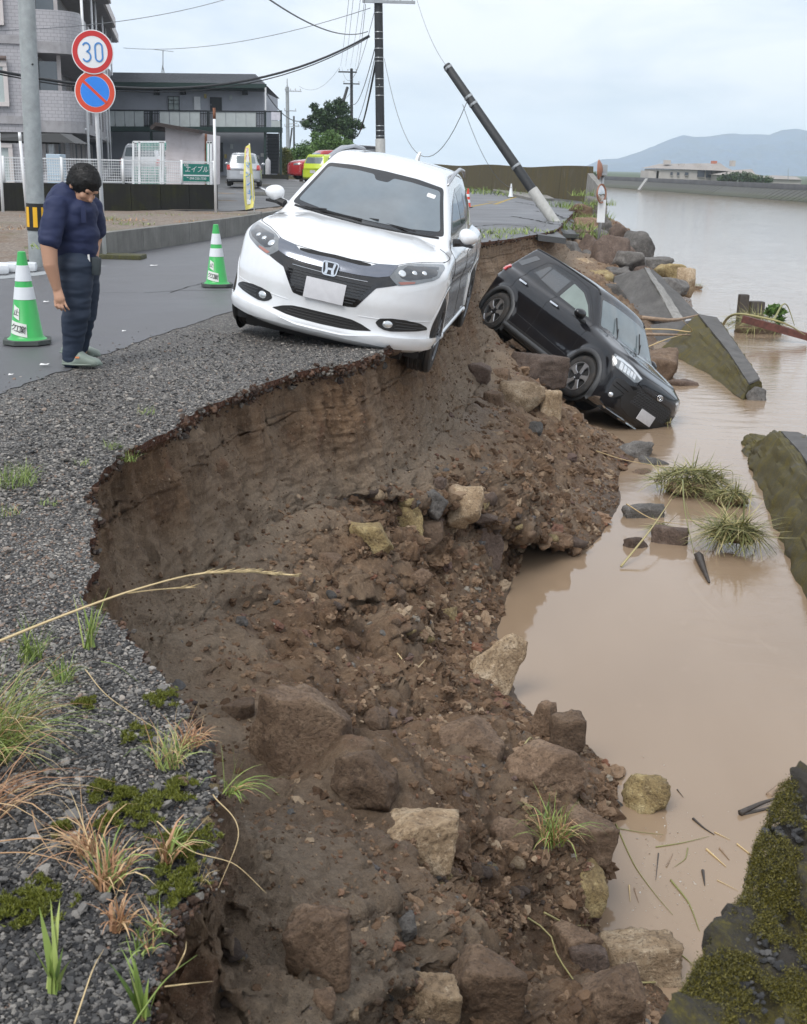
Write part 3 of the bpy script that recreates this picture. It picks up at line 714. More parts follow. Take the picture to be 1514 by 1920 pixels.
def shape_black():
    ze = np.array([.18, .26, .34, .44, .55, .66, .76, .84, .90, .97]); xe_ = np.array([1.95, 2.02, 2.045, 2.05, 2.045, 2.04, 2.02, 1.985, 1.93, 1.75])
    def g(x, y, z):
        ay = np.abs(y)
        F = pw(z, ze, xe_) - .36 * (ay / .85) ** 4.0 - .04 * (ay / .85) ** 1.5
        c1 = x - F
        c2 = -x - (pw(z, [.2, .4, .75, .85, 1.0, 1.1], [1.88, 1.945, 1.945, 1.92, 1.90, 1.86]) - .20 * (ay / .85) ** 4)
        Wz = pw(z, [.20, .32, .50, .68, .84, .92, 1.0, 1.08], [.80, .825, .822, .832, .842, .838, .812, .77])
        Wx = pw(x, [-2.0, -1.5, -.9, .8, 1.3, 1.7, 2.1], [.95, .995, .99, .99, 1.0, .985, .95])
        fl = .022 * np.exp(-((np.hypot(np.abs(x) - 1.262, z - .334) - .40) / .075) ** 4)
        door = -.016 * np.exp(-((z - (.60 + .02 * x)) / .10) ** 2) * (np.abs(x) < .95)
        c3 = ay - (Wz * Wx + fl + door)
        T = pw(x, [-2.0, -1.5, .5, .85, 1.2, 1.6, 1.85, 1.97, 2.05], [1.08, 1.12, 1.12, 1.10, 1.06, 1.01, .965, .92, .86]) - .07 * (ay / .8) ** 3.5 + .018 * np.exp(-((ay - .50) / .09) ** 2) * (x > .85)
        c4 = z - T; c5 = pw(x, [-1.95, -1.5, 1.5, 2.0], [.30, .20, .19, .21]) - z
        body = smax(.05, c1, c2, c3, c4, c5)
        zz = z - 1.0
        w1 = (x - (1.05 - 1.22 * zz - .25 * zz**2 - .12 * (ay / .7) ** 2.4)) * .66
        w2 = (ay - (.765 - .24 * zz - .14 * zz**2 - .05 * np.clip(-x - .9, 0, 2) ** 1.5)) * .95
        w3 = z - (pw(x, [-1.95, -1.6, -1.0, -.3, .2, .6], [1.53, 1.575, 1.605, 1.615, 1.59, 1.54]) - .05 * (ay / .62) ** 3)
        w4 = (-x - (1.93 - .42 * zz - .10 * (ay / .7) ** 2)) * .9; w5 = .8 - z
        return smin(.03, body, smax(.04, w1, w2, w3, w4, w5))
    s = CarShape(g); s.xe = (-1.25, 1.25); return s
# ================================================================ car materials
M_white = M_('white_car_paint', (.78, .80, .82), .22, var=.02, coat=1., spec=.5, dirt=(.42, .36, .29), dirt_amt=.22, dirt_scale=2.2)
M_blackpaint = M_('black_car_paint', (.006, .0065, .009), .3, var=.05, coat=1., spec=.15, dirt=(.10, .075, .055), dirt_amt=.05, dirt_scale=3)
M_blkplas = M_('black_plastic', (.018, .018, .019), .45, var=.15)
M_gloss = M_('gloss_black', (.012, .012, .013), .12, var=.1, coat=.6)
M_grey_pl = M_('dark_grey_plastic', (.045, .047, .05), .5, var=.12)
M_chrome = M_('chrome', (.72, .74, .77), .12, metal=1., var=.05)
M_smoke = M_('smoked_chrome', (.22, .235, .27), .18, metal=.75, var=.08)
M_tyre = M_('tyre_rubber', (.022, .022, .022), .75, var=.25, scale=20, dirt=(.10, .07, .05), dirt_amt=.45, dirt_scale=7)
M_rim = M_('machined_alloy', (.62, .63, .65), .28, metal=.9, var=.08)
M_rimd = M_('dark_alloy', (.03, .03, .032), .35, metal=.4, var=.1)
M_rimg = M_('grey_alloy', (.16, .165, .175), .35, metal=.7, var=.1)
M_glass = M_('car_glass', (.14, .17, .19), .04, var=.25, scale=1.5, spec=1.0, ior=1.75)
M_glass_in = M_('car_glass_interior', (.155, .19, .20), .05, var=.25, scale=1.2, spec=.9, ior=1.6)
M_glass_dk = M_('dark_privacy_glass', (.03, .036, .042), .05, var=.15, spec=1., ior=1.7)
M_glass_grn = M_('light_green_glass', (.19, .235, .215), .07, var=.2, scale=2., spec=.8, ior=1.5)
M_lens = M_('headlight_housing', (.20, .215, .225), .12, metal=.3, var=.25, scale=14, coat=1.)
M_lens_dk = M_('headlight_dark', (.055, .06, .066), .12, metal=.3, var=.3, scale=14, coat=1.)
M_bulb = M_('projector_glass', (.70, .73, .75), .06, metal=.6, var=.2, scale=30, coat=1.)
M_plate = M_('number_plate_white', (.60, .60, .62), .45, var=.06, scale=18)
M_red = M_('tail_light_red', (.60, .05, .045), .15, var=.1, coat=1.)
M_amber = M_('amber_lens', (.35, .14, .11), .2, var=.1, coat=1.)
M_under = M_('underbody_dark', (.012, .012, .012), .8, var=.2)
M_paper = M_('white_sticker', (.75, .75, .74), .6, var=.03)
def mirror_y(poly): return [(-a, b) for a, b in poly]
def build_body(cb, mat, ax, wr, arch_r, **k):
    def cull(C): return (np.abs(np.abs(C[:, 0]) - ax) < .5) & (np.hypot(np.abs(C[:, 0]) - ax, C[:, 2] - wr) < arch_r) & (np.abs(C[:, 1]) > .42)
    P, F = cb.sh.body(cull=cull, **k)
    o = mesh_np('body', P, F, mat, cb.root, smooth=True)
    bm = bmesh.new(); bm.from_mesh(o.data); bmesh.ops.recalc_face_normals(bm, faces=bm.faces); bm.to_mesh(o.data); bm.free()
    for sx in (-1, 1):
        for sy in (-1, 1):
            mb = MB(); pr = [(arch_r - .004, sy * .45), (arch_r - .004, sy * (.80 if ax > 1.28 else .77))]
            mb.lathe([(0, sy * .44), (arch_r - .004, sy * .44), (arch_r - .004, sy * (.83 if ax > 1.28 else .79))], 40, axis='Y')
            mb.f = [f for f in mb.f if sum(mb.v[i][2] for i in f) / len(f) > -.20]
            w = mb.build('wheel_well', M_under, cb.root); w.location = (sx * ax, 0, wr)
    return o
def arch_trim(cb, ax, wr, r_in, r_out, mat, sy, a0=-18, a1=198, lift=.010):
    """flared lip round a wheel opening"""
    dirn = 'S+' if sy > 0 else 'S-'; A = np.radians(np.linspace(a0, a1, 44)); V = []; n = 6
    for j, r in enumerate(np.linspace(r_in, r_out, n)):
        P, ok = cb.sh.on(ax + r * np.cos(A), wr + r * np.sin(A), dirn)
        P2, ok2 = cb.sh.on(ax + (r_out) * np.cos(A), wr + (r_out) * np.sin(A), dirn)
        yy = np.where(ok, np.abs(P[:, 1]), np.abs(P2[:, 1])); yy = np.where(np.isnan(yy), .8, yy); yy = np.maximum(yy, np.nan_to_num(np.abs(P2[:, 1]), nan=.8) - .01)
        li = [lift * .5, lift * 1.3, lift * 1.4, lift * 1.3, lift, 0][j]
        V.append(np.c_[ax + r * np.cos(A), sy * (yy + li), wr + r * np.sin(A)])
    inner = V[0].copy(); inner[:, 1] = sy * (np.abs(inner[:, 1]) - .06); V = [inner] + V; n += 1
    m = len(A); idx = np.arange(n * m).reshape(n, m); F = np.stack([idx[:-1, :-1], idx[:-1, 1:], idx[1:, 1:], idx[1:, :-1]], -1).reshape(-1, 4)
    o = mesh_np('wheel_arch_trim', np.concatenate(V), F, mat, cb.root, smooth=True)
    bm = bmesh.new(); bm.from_mesh(o.data); bmesh.ops.recalc_face_normals(bm, faces=bm.faces); bm.to_mesh(o.data); bm.free()
def ellipsoid_mesh(name, c, r, mat, parent, n=20, rot=None, squash=None):
    bm = bmesh.new(); bmesh.ops.create_uvsphere(bm, u_segments=n, v_segments=n // 2 + 2, radius=1)
    for v in bm.verts:
        p = Vector((v.co.x * r[0], v.co.y * r[1], v.co.z * r[2]))
        if squash: p = squash(p)
        if rot: p = rot @ p
        v.co = p + Vector(c)
    for f in bm.faces: f.smooth = True
    me = bpy.data.meshes.new(name); bm.to_mesh(me); bm.free(); me.materials.append(mat)
    o = bpy.data.objects.new(name, me); COL.objects.link(o); o.parent = parent; return o
def door_mirror(cb, c, sy, cover, w=.115, h=.075):
    """mirror > mirror_arm, mirror_glass"""
    def sq(p):
        p.x = p.x if p.x > 0 else p.x * .35; p.z *= 1 - .25 * sy * p.y / w; p.y *= 1 + .12 * p.z / h; return p
    m = ellipsoid_mesh('door_mirror', c, (.085, w, h), cover, cb.root, 24, squash=sq)
    ellipsoid_mesh('mirror_glass', (c[0] - .032, c[1], c[2]), (.004, w * .86, h * .84), M_glass, m, 16)
    mb = MB(); mb.tube([(c[0] + .02, c[1] - sy * .03, c[2] - h * .75), (c[0] + .05, c[1] - sy * (w + .03), c[2] - h * .95)], [.030, .038], 8)
    mb.box((c[0] + .01, c[1], c[2] - h * .98), (.10, w * 1.3, .022), bev=.008)
    mb.build('mirror_arm', M_blkplas, m, auto=40)
    return m
def wiper(cb, P0, P1, mat=None):
    a, b = Vector(P0), Vector(P1); mb = MB(); mid = a.lerp(b, .45) + Vector((.02, 0, .03))
    mb.tube([a, mid], .008, 6); mb.bar(a.lerp(b, .12) + Vector((.008, 0, .012)), b + Vector((.004, 0, .008)), .012, .016); return mb.build('wiper', M_blkplas, cb.root)

# ================================================================ the white car, nose on the gravel verge, one side over the break
wm = car_matrix((1.198, 1.633, -.950), (-.418, -1.850, 11.543))
white = empty('white_car', label='white compact crossover tipping over the broken edge of the road', cat='car', matrix=wm)
cbw = CarBuilder(shape_white(), white); AXW, WRW = 1.305, .338
build_body(cbw, M_white, AXW, WRW, .372, n_mid=150, n_f=110, n_r=44, n_th=290)
frit = [(.70, 1.075), (.585, 1.35), (.548, 1.445), (.30, 1.475), (0, 1.482), (-.30, 1.475), (-.548, 1.445), (-.585, 1.35), (-.70, 1.075), (-.40, 1.05), (0, 1.045), (.40, 1.05)]
ws = cbw.patch('windshield', frit, 'F', M_gloss, lift=.002, thick=.01, sp=.03, rnd=.03)
inner = [(.655, 1.105), (.56, 1.33), (.53, 1.415), (.25, 1.438), (.09, 1.437), (.06, 1.395), (-.06, 1.395), (-.09, 1.437), (-.25, 1.438), (-.53, 1.415), (-.56, 1.33), (-.655, 1.105), (-.40, 1.083), (0, 1.078), (.40, 1.083)]
cbw.patch('glass', inner, 'F', M_glass, lift=.0045, thick=.004, sp=.03, rnd=.03, parent=ws)
cbw.patch('sticker', [(.43, 1.385), (.51, 1.375), (.505, 1.345), (.43, 1.353)], 'F', M_paper, lift=.006, thick=.002, sp=.02, rnd=.01, parent=ws)
mbx = MB(); p_ = cbw.pts([(.0, 1.39)], 'F', .0)[0]; mbx.box((p_[0] - .05, 0, p_[2] - .005), (.05, .16, .05), bev=.01); 
# hood, grille and lamps
HL = [(.459, .800), (.505, .878), (.56, .897), (.66, .910), (.809, .915), (.835, .893), (.820, .83), (.786, .805), (.66, .764), (.54, .738), (.505, .762)]
for sy in (1, -1):
    f = (lambda p: p) if sy > 0 else mirror_y
    h = cbw.patch('headlight', f(HL), 'F', M_lens, lift=.004, thick=.02, sp=.02, rnd=.012)
    cbw.patch('lens_trim', f([(.56, .885), (.79, .900), (.80, .845), (.76, .822), (.60, .785), (.545, .80), (.525, .83)]), 'F', M_lens_dk, lift=.0055, thick=.004, sp=.02, rnd=.01, parent=h)
    for (yy, zz, rr) in ((.548, .832, .034), (.635, .846, .024), (.705, .852, .024)):
        P = cbw.pts([(sy * yy, zz)], 'F', .004)[0]; N = cbw.sh.normal(P[None])[0]
        ellipsoid_mesh('projector', P, (.010, rr, rr * .92), M_bulb, h, 16, rot=Vector(N).to_track_quat('X', 'Z').to_matrix())
    cbw.patch('indicator', f([(.535, .765), (.60, .778), (.66, .784), (.655, .769), (.56, .748)]), 'F', M_amber, lift=.0065, thick=.004, sp=.02, rnd=.004, parent=h)
    fg = cbw.patch('fog_light_surround', f([(.432, .425), (.458, .462), (.55, .476), (.65, .475), (.76, .455), (.812, .425), (.82, .402), (.745, .388), (.56, .370), (.505, .376), (.46, .395)]), 'F', M_blkplas, lift=.005, thick=.02, sp=.02, rnd=.012)
    P = cbw.pts([(sy * .525, .424)], 'F', .006)[0]; N = cbw.sh.normal(P[None])[0]; rot = Vector(N).to_track_quat('X', 'Z').to_matrix()
    ellipsoid_mesh('fog_light', P, (.012, .045, .030), M_bulb, fg, 16, rot=rot)
    mb = MB(); cbw.line(mb, [(sy * .575, .452), (sy * .74, .440)], 'F', .004, .007); cbw.line(mb, [(sy * .585, .425), (sy * .795, .414)], 'F', .004, .007); cbw.line(mb, [(sy * .58, .398), (sy * .74, .402)], 'F', .004, .007)
    mb.build('fin', M_grey_pl, fg)
    for ax_, nm in ((AXW, 'front'), (-AXW, 'rear')): arch_trim(cbw, ax_, WRW, .366, .402, M_white, sy, lift=.006)
bar = [(.0, .836), (.21, .830), (.285, .836), (.34, .862), (.502, .880), (.46, .797), (.376, .775), (.234, .764), (.0, .760)]
bar_full = bar + [(-a, b) for a, b in bar[::-1]][1:-1]
gr = [(.0, .715), (.30, .722), (.385, .700), (.262, .522), (.2, .517), (.0, .515)]; gr_full = gr + [(-a, b) for a, b in gr[::-1]][1:-1]
band = [(0, .768), (.234, .772), (.376, .783), (.462, .803), (.503, .770), (.54, .742), (.46, .716), (.385, .693), (.262, .517), (.2, .508), (0, .505)]; band_full = band + [(-a, b) for a, b in band[::-1]][1:-1]
gb = cbw.patch('grille', band_full, 'F', M_gloss, lift=.003, thick=.02, sp=.022, rnd=.012)
for k in range(8):
    zz = .540 + k * .0225; hw = .235 + (zz - .54) * .70
    mb = MB(); cbw.line(mb, [(-hw, zz), (hw, zz)], 'F', .0045, .006, sp=.04, n=6); mb.build('slat', M_grey_pl, gb)
mb = MB(); cbw.line(mb, [(-.31, .728), (0, .722), (.31, .728)], 'F', .0035, .007); mb.build('chrome_strip', M_chrome, gb)
cbw.patch('chrome_bar', bar_full, 'F', M_smoke, lift=.010, thick=.02, sp=.02, rnd=.01)
cbw.patch('hood_gap', [(.0, .862), (.26, .856), (.30, .852), (.285, .838), (.21, .832), (0, .838), (-.21, .832), (-.285, .838), (-.30, .852), (-.26, .856)], 'F', M_under, lift=.006, thick=.01, sp=.02, rnd=.006)
ik = [(0, .418), (.16, .418), (.25, .413), (.33, .392), (.42, .352), (.29, .334), (.18, .328), (0, .325)]
it = cbw.patch('lower_intake', ik + [(-a, b) for a, b in ik[::-1]][1:-1], 'F', M_under, lift=.003, thick=.02, sp=.025, rnd=.015)
for k in range(3):
    zz = .350 + k * .022; hw = .30 - k * .02; mb = MB(); cbw.line(mb, [(-hw, zz), (hw, zz)], 'F', .003, .005, sp=.05, n=4); mb.build('slat', M_blkplas, it)
sm = MB(); cbw.line(sm, [(.05, .858), (.34, .866), (.46, .876), (.505, .886), (.56, .903), (.66, .917), (.809, .924)], 'F', .0028, .0005); cbw.line(sm, [(-.05, .858), (-.34, .866), (-.46, .876), (-.505, .886), (-.56, .903), (-.66, .917), (-.809, .924)], 'F', .0028, .0005)
for sy in (1, -1):
    cbw.line(sm, [(1.35, .925), (1.11, .94), (.98, .985)], 'S+' if sy > 0 else 'S-', .003, .0005)
    cbw.line(sm, [(.95, .60), (.93, .80), (.88, .96), (.80, 1.0)], 'S+' if sy > 0 else 'S-', .003, .0005)
    cbw.line(sm, [(-.05, .26), (-.05, .6), (-.08, .98)], 'S+' if sy > 0 else 'S-', .003, .0005)
    cbw.line(sm, [(-.95, .6), (-.98, .8), (-1.05, 1.0)], 'S+' if sy > 0 else 'S-', .003, .0005)
    cbw.line(sm, [(.93, .27), (-.93, .27)], 'S+' if sy > 0 else 'S-', .003, .0005)
sm.build('panel_gap', M_under, white)
lip = [(0, .287), (.19, .287), (.336, .303), (.475, .322), (.614, .322), (.78, .325), (.872, .335), (.872, .245), (.79, .240), (.62, .240), (.41, .262), (.19, .268), (0, .270)]
cbw.patch('front_lip', lip + [(-a, b) for a, b in lip[::-1]][1:-1], 'F', M_white, lift=.024, thick=.05, sp=.025, rnd=.012)
for sy in (1, -1): mb = MB(); cbw.line(mb, [(sy * .84, .475), (sy * .62, .466), (sy * .446, .457), (sy * .295, .452)], 'F', .003, .001); mb.build('bumper_crease', M_white, white)
mb = MB(); mb.prism([(1.99, .25), (1.93, .15), (1.2, .15), (1.2, .24)], -.30, .30, plane='XZ'); mb.prism([(1.90, .25), (1.84, .13), (1.1, .14), (1.1, .24)], -.66, .66, plane='XZ'); mb.box((1.55, .66, .20), (.30, .26, .13), bev=.03); mb.box((1.55, -.66, .20), (.30, .26, .13), bev=.03)
mb.box((0, 0, .20), (3.2, 1.35, .06)); mb.build('underbody', M_blkplas, white, auto=40)
# plate and emblem
pc = Vector((2.125, 0, .592))
pl = MB(); pl.box((0, 0, 0), (.010, .330, .165), bev=.004); plo = pl.build('number_plate', M_plate, white, auto=40); plo.location = (2.128, -.005, .592); plo.rotation_euler = (0, R(-5), 0)
mb = MB(); mb.box((.007, 0, .035), (.003, .006, .08)); 
def h_emblem(parent):
    M = face_matrix((2.096, 0, .768), (0, 1, 0), (-.12, 0, 1))
    fr = MB(); W0, H0 = .072, .056
    outer = round_poly([(-W0, H0), (W0, H0), (W0 * .82, -H0), (-W0 * .82, -H0)], .030, 5); innr = round_poly([(-W0 + .011, H0 - .010), (W0 - .011, H0 - .010), (W0 * .82 - .010, -H0 + .010), (-W0 * .82 + .010, -H0 + .010)], .024, 5)
    back = MB(); back.prism(outer, -.006, .002, plane='XY'); b = back.build('emblem', M_gloss, parent); b.matrix_local = M
    n = len(outer); vs = [(x, y, .002) for x, y in outer] + [(x, y, .002) for x, y in innr] + [(x * .99, y * .99, .008) for x, y in outer] + [(x * 1.01, y * 1.01, .008) for x, y in innr]
    fs = []
    for i in range(n):
        j = (i + 1) % n; fs += [(i, j, 2 * n + j, 2 * n + i), (n + i, 3 * n + i, 3 * n + j, n + j), (2 * n + i, 2 * n + j, 3 * n + j, 3 * n + i)]
    fr.add(vs, fs)
    for sx in (-1, 1): fr.prism([(sx * .046, .044), (sx * .026, .044), (sx * .020, .006), (sx * .012, -.006), (sx * .018, -.044), (sx * .040, -.044), (sx * .034, -.010)], .002, .010, plane='XY')
    fr.prism([(-.022, .006), (.022, .006), (.016, -.010), (-.016, -.010)], .002, .010, plane='XY')
    fr.build('letter', M_chrome, b)
h_emblem(white)
# side glass, pillars
for sy in (1, -1):
    d = 'S+' if sy > 0 else 'S-'
    dlo = [(.66, 1.085), (.40, 1.22), (.10, 1.345), (-.30, 1.435), (-.80, 1.455), (-1.15, 1.42), (-1.55, 1.26), (-1.20, 1.14), (-.2, 1.10), (.4, 1.075)]
    s_ = cbw.patch('side_window', dlo, d, M_gloss, lift=.003, thick=.012, sp=.04, rnd=.03)
    cbw.patch('front_pane', [(.58, 1.10), (.38, 1.215), (.10, 1.325), (-.12, 1.375), (-.14, 1.12), (.3, 1.10)], d, M_glass, lift=.005, thick=.004, sp=.04, rnd=.02, parent=s_)
    cbw.patch('rear_pane', [(-.24, 1.395), (-.78, 1.43), (-1.12, 1.39), (-1.12, 1.16), (-.24, 1.125)], d, M_glass_dk, lift=.005, thick=.004, sp=.04, rnd=.02, parent=s_)
    door_mirror(cbw, (.66, sy * .905, 1.105), sy, M_white, w=.090, h=.072)
    rail = MB(); pr = np.array([(.16, 1.475), (.02, 1.50), (-.3, 1.545), (-.8, 1.57), (-1.3, 1.54), (-1.62, 1.49)])
    yy = [.570, .572, .560, .548, .54, .53]
    rail.tube([(a, sy * y_, b + .022 * (0 if i in (0, 5) else 1)) for i, ((a, b), y_) in enumerate(zip(pr, yy))], [.010, .017, .018, .018, .017, .010], 8)
    rail.build('roof_rail', M_rimg if False else M_('rail_silver', (.45, .46, .48), .3, metal=.8), white, smooth=True)
    sl = MB(); cbw.line(sl, [(.93, .235), (-.93, .235)], d, .030, .0, n=8); sl.build('side_sill', M_white, white, smooth=True)
    tl = cbw.patch('tail_light', [(-1.72, .98), (-2.02, .98), (-2.04, .80), (-1.85, .86)], d, M_red, lift=.004, thick=.01, sp=.03, rnd=.01)
    hd = MB(); P = cbw.pts([(.10, .93)], d, .02)[0]; hd.box(P, (.19, .022, .028), bev=.009); hd.build('door_handle', M_white, white, auto=40)
fin = MB(); fin.prism([(-1.70, 1.53), (-1.50, 1.56), (-1.62, 1.625), (-1.70, 1.64)], -.012, .012, plane='XZ'); fin.build('antenna_fin', M_white, white)
rg = cbw.patch('rear_window', [(-.55, 1.08), (.55, 1.08), (.50, 1.42), (-.50, 1.42)], 'R', M_glass_dk, lift=.003, thick=.01, sp=.05, rnd=.04)
wiper(cbw, (.885, -.16, 1.075), (.93, .46, 1.075)); wiper(cbw, (.90, -.62, 1.06), (.97, -.02, 1.072))
cow = MB(); cbw.line(cow, [(-.66, 1.058), (-.3, 1.048), (0, 1.044), (.3, 1.048), (.66, 1.058)], 'F', .012, .001, n=6); cow.build('cowl', M_blkplas, white)
# front wheels drooping on the hanging side
for ax_, sy, dz in ((AXW, 1, -.035), (AXW, -1, .012), (-AXW, 1, -.035), (-AXW, -1, .012)):
    wheel_build(white, (ax_, sy * .775, WRW + dz), sy, .334, .222, .215, 5, M_tyre, M_rimg, M_rimd, 'double')

# ================================================================ the black car, slid down the bank nose first into the water
bm_ = car_matrix((1.303, 1.221, -.181), (2.383, -2.062, 18.578))
black = empty('black_car', label='black compact crossover slid nose down off the road into the muddy river', cat='car', matrix=bm_)
cbb = CarBuilder(shape_black(), black); AXB, WRB = 1.262, .334
build_body(cbb, M_blackpaint, AXB, WRB, .375, n_mid=130, n_f=80, n_r=50, n_th=240)
wsb = [(.69, 1.075), (.60, 1.38), (.575, 1.47), (.3, 1.50), (0, 1.508), (-.3, 1.50), (-.575, 1.47), (-.60, 1.38), (-.69, 1.075), (-.35, 1.065), (0, 1.06), (.35, 1.065)]
w_ = cbb.patch('windshield', wsb, 'F', M_gloss, lift=.002, thick=.01, sp=.035, rnd=.03)
cbb.patch('glass', [(.645, 1.11), (.57, 1.37), (.545, 1.44), (.3, 1.465), (0, 1.47), (-.3, 1.465), (-.545, 1.44), (-.57, 1.37), (-.645, 1.11), (0, 1.095)], 'F', M_glass_in, lift=.0045, thick=.004, sp=.035, rnd=.03, parent=w_)
HLb = [(.81, .905), (.73, .915), (.60, .905), (.415, .845), (.47, .765), (.52, .738), (.66, .750), (.775, .762), (.82, .82)]
for sy in (-1, 1):
    f = (lambda p: p) if sy > 0 else mirror_y; d = 'S+' if sy > 0 else 'S-'
    h = cbb.patch('headlight', f(HLb), 'F', M_lens, lift=.004, thick=.02, sp=.02, rnd=.01)
    cbb.patch('lamp_strip', f([(.79, .895), (.72, .903), (.60, .893), (.43, .84), (.45, .815), (.60, .862), (.72, .872), (.80, .862)]), 'F', M_bulb, lift=.006, thick=.004, sp=.02, rnd=.004, parent=h)
    for k in range(5):
        y0 = .53 + k * .045; cbb.patch('reflector', f([(y0, .835 + k * .006), (y0 + .036, .842 + k * .006), (y0 + .036, .775), (y0, .768)]), 'F', M_bulb, lift=.006, thick=.004, sp=.02, rnd=.004, parent=h)
    fh = cbb.patch('bumper_pocket', f([(.725, .645), (.63, .69), (.46, .638), (.50, .53), (.56, .50), (.595, .447), (.645, .372), (.705, .388), (.725, .50)]), 'F', M_blkplas, lift=.003, thick=.015, sp=.025, rnd=.02)
    P = cbb.pts([(sy * .672, .412)], 'F', .004)[0]; N = cbb.sh.normal(P[None])[0]
    ellipsoid_mesh('fog_light', P, (.014, .036, .036), M_bulb, fh, 16, rot=Vector(N).to_track_quat('X', 'Z').to_matrix())
    mb = MB(); cbb.line(mb, [(sy * .70, .60), (sy * .52, .585)], 'F', .008, .004); cbb.line(mb, [(sy * .71, .54), (sy * .55, .53)], 'F', .006, .004); mb.build('fin', M_gloss, fh)
    for ax_ in (AXB, -AXB): arch_trim(cbb, ax_, WRB, .370, .445, M_grey_pl, sy, a0=-24, a1=204, lift=.012)
    sk = MB(); cbb.line(sk, [(.86, .285), (-.86, .285)], d, .042, -.005, n=8); sk.build('side_skirt', M_grey_pl, black, smooth=True)
    cbb.patch('lower_cladding', [(.84, .36), (-.84, .36), (-.84, .235), (.84, .235)], d, M_blkplas, lift=.006, thick=.01, sp=.05, rnd=.02)
    dl = [(.69, 1.085), (.42, 1.26), (.10, 1.395), (-.30, 1.435), (-1.0, 1.435), (-1.18, 1.19), (-.32, 1.10), (.3, 1.075)]
    s_ = cbb.patch('side_window', dl, d, M_gloss, lift=.003, thick=.012, sp=.04, rnd=.03)
    cbb.patch('front_pane', [(.60, 1.105), (.38, 1.245), (.09, 1.365), (-.23, 1.40), (-.24, 1.115), (.25, 1.10)], d, M_glass_grn, lift=.005, thick=.004, sp=.04, rnd=.015, parent=s_)
    cbb.patch('rear_pane', [(-.34, 1.40), (-.87, 1.405), (-.87, 1.165), (-.34, 1.13)], d, M_glass_dk, lift=.005, thick=.004, sp=.04, rnd=.01, parent=s_)
    cbb.patch('quarter_pane', [(-.90, 1.405), (-.98, 1.405), (-1.12, 1.205), (-.90, 1.175)], d, M_glass_dk, lift=.005, thick=.004, sp=.04, rnd=.01, parent=s_)
    cbb.patch('rear_quarter_panel', [(-1.30, 1.42), (-1.46, 1.43), (-1.70, 1.19), (-1.52, 1.175)], d, M_glass_dk, lift=.003, thick=.004, sp=.04, rnd=.01)
    mb = MB()
    for L in ([(-1.24, .70), (-1.25, .9), (-1.26, 1.165), (-1.10, 1.44), (-.95, 1.485), (-.35, 1.50), (.08, 1.465), (.45, 1.285), (.80, 1.05), (.83, .93), (.79, .79), (.77, .62)], [(-.30, .25), (-.30, .8), (-.29, 1.08)], [(-1.24, .70), (-.95, .60), (-.88, .42)], [(-.29, 1.06), (-.30, 1.49)], [(1.02, .93), (.86, 1.0)]):
        cbb.line(mb, L, d, .0035, .0)
    cbb.line(mb, [(sy * .50, 1.06), (sy * .58, .99), (sy * .62, .945), (sy * .45, .885), (sy * .02, .905)], 'F', .0035, .0)
    mb.build('panel_gap', M_under, black)
    for hx in (-1.05, -.11):
        P = cbb.pts([(hx, .965)], d, .0)[0]; hh = MB(); hh.box((P[0], P[1] + sy * .030, P[2] + .008), (.22, .020, .032), bev=.008); h_ = hh.build('door_handle', M_chrome, black, auto=40)
        ellipsoid_mesh('handle_cup', (P[0] + .02, P[1], P[2] - .005), (.062, .010, .05), M_under, h_, 14)
    mb = MB(); cbb.line(mb, [(-.80, .52), (.75, .47)], d, .004, .002); mb.build('body_crease', M_blackpaint, black)
    door_mirror(cbb, (.60, sy * .93, 1.075), sy, M_blackpaint, w=.105, h=.078)
    cbb.patch('tail_light', [(-1.66, .955), (-1.92, .965), (-1.94, 1.06), (-1.76, 1.085), (-1.68, 1.06)], d, M_red, lift=.022, thick=.03, sp=.03, rnd=.015)
    rl_ = MB(); cbb.line(rl_, [(.32, sy * .575), (-.2, sy * .585), (-1.2, sy * .57), (-1.62, sy * .55)], 'T', .012, .004, sp=.08, n=6); rl_.build('roof_rail', M_blkplas, black, smooth=True)
gr = [(-.30, .80), (.0, .812), (.30, .80), (.45, .66), (.56, .47), (.47, .35), (.30, .315), (-.30, .315), (-.47, .35), (-.56, .47), (-.45, .66)]
gg = cbb.patch('grille', gr, 'F', M_blkplas, lift=.004, thick=.02, sp=.03, rnd=.02)
mb = MB()
for i in range(-8, 9):
    for j in range(0, 6):
        y0 = i * .048 + (.024 if j % 2 else 0); z0 = .50 + j * .036
        if abs(y0) < .46 - (z0 - .46) * .35 and z0 < .70 and not (abs(y0) < .05 and z0 > .74):
            mb_pts = [(y0 + .022 * math.cos(a), z0 + .018 * math.sin(a)) for a in np.linspace(math.pi / 6, math.pi / 6 + 2 * math.pi, 7)[:-1]]
            cbb.line(mb, mb_pts, 'F', .0045, .005, closed=True, n=4, sp=.05)
mb.build('grille_mesh', M_grey_pl, gg)
cbb.patch('upper_grille_bar', [(-.44, .815), (-.30, .80), (0, .795), (.30, .80), (.44, .815), (.45, .75), (.30, .725), (-.30, .725), (-.45, .75)], 'F', M_blackpaint, lift=.014, thick=.02, sp=.03, rnd=.015)
em = MB(); M = face_matrix((2.042, 0, .768), (0, 1, 0), (-.1, 0, 1)); em.tube([(.058 * math.cos(a), .040 * math.sin(a), .008) for a in np.linspace(0, 2 * math.pi, 25)[:-1]], .0065, 6, closed=True)
em.tube([(.040 * math.cos(a), .016 * math.sin(a) + .016, .010) for a in np.linspace(0, 2 * math.pi, 21)[:-1]], .0055, 6, closed=True); em.tube([(.018 * math.cos(a), .036 * math.sin(a) - .002, .010) for a in np.linspace(0, 2 * math.pi, 21)[:-1]], .0055, 6, closed=True)
e_ = em.build('emblem', M_chrome, black, smooth=True); e_.matrix_local = M
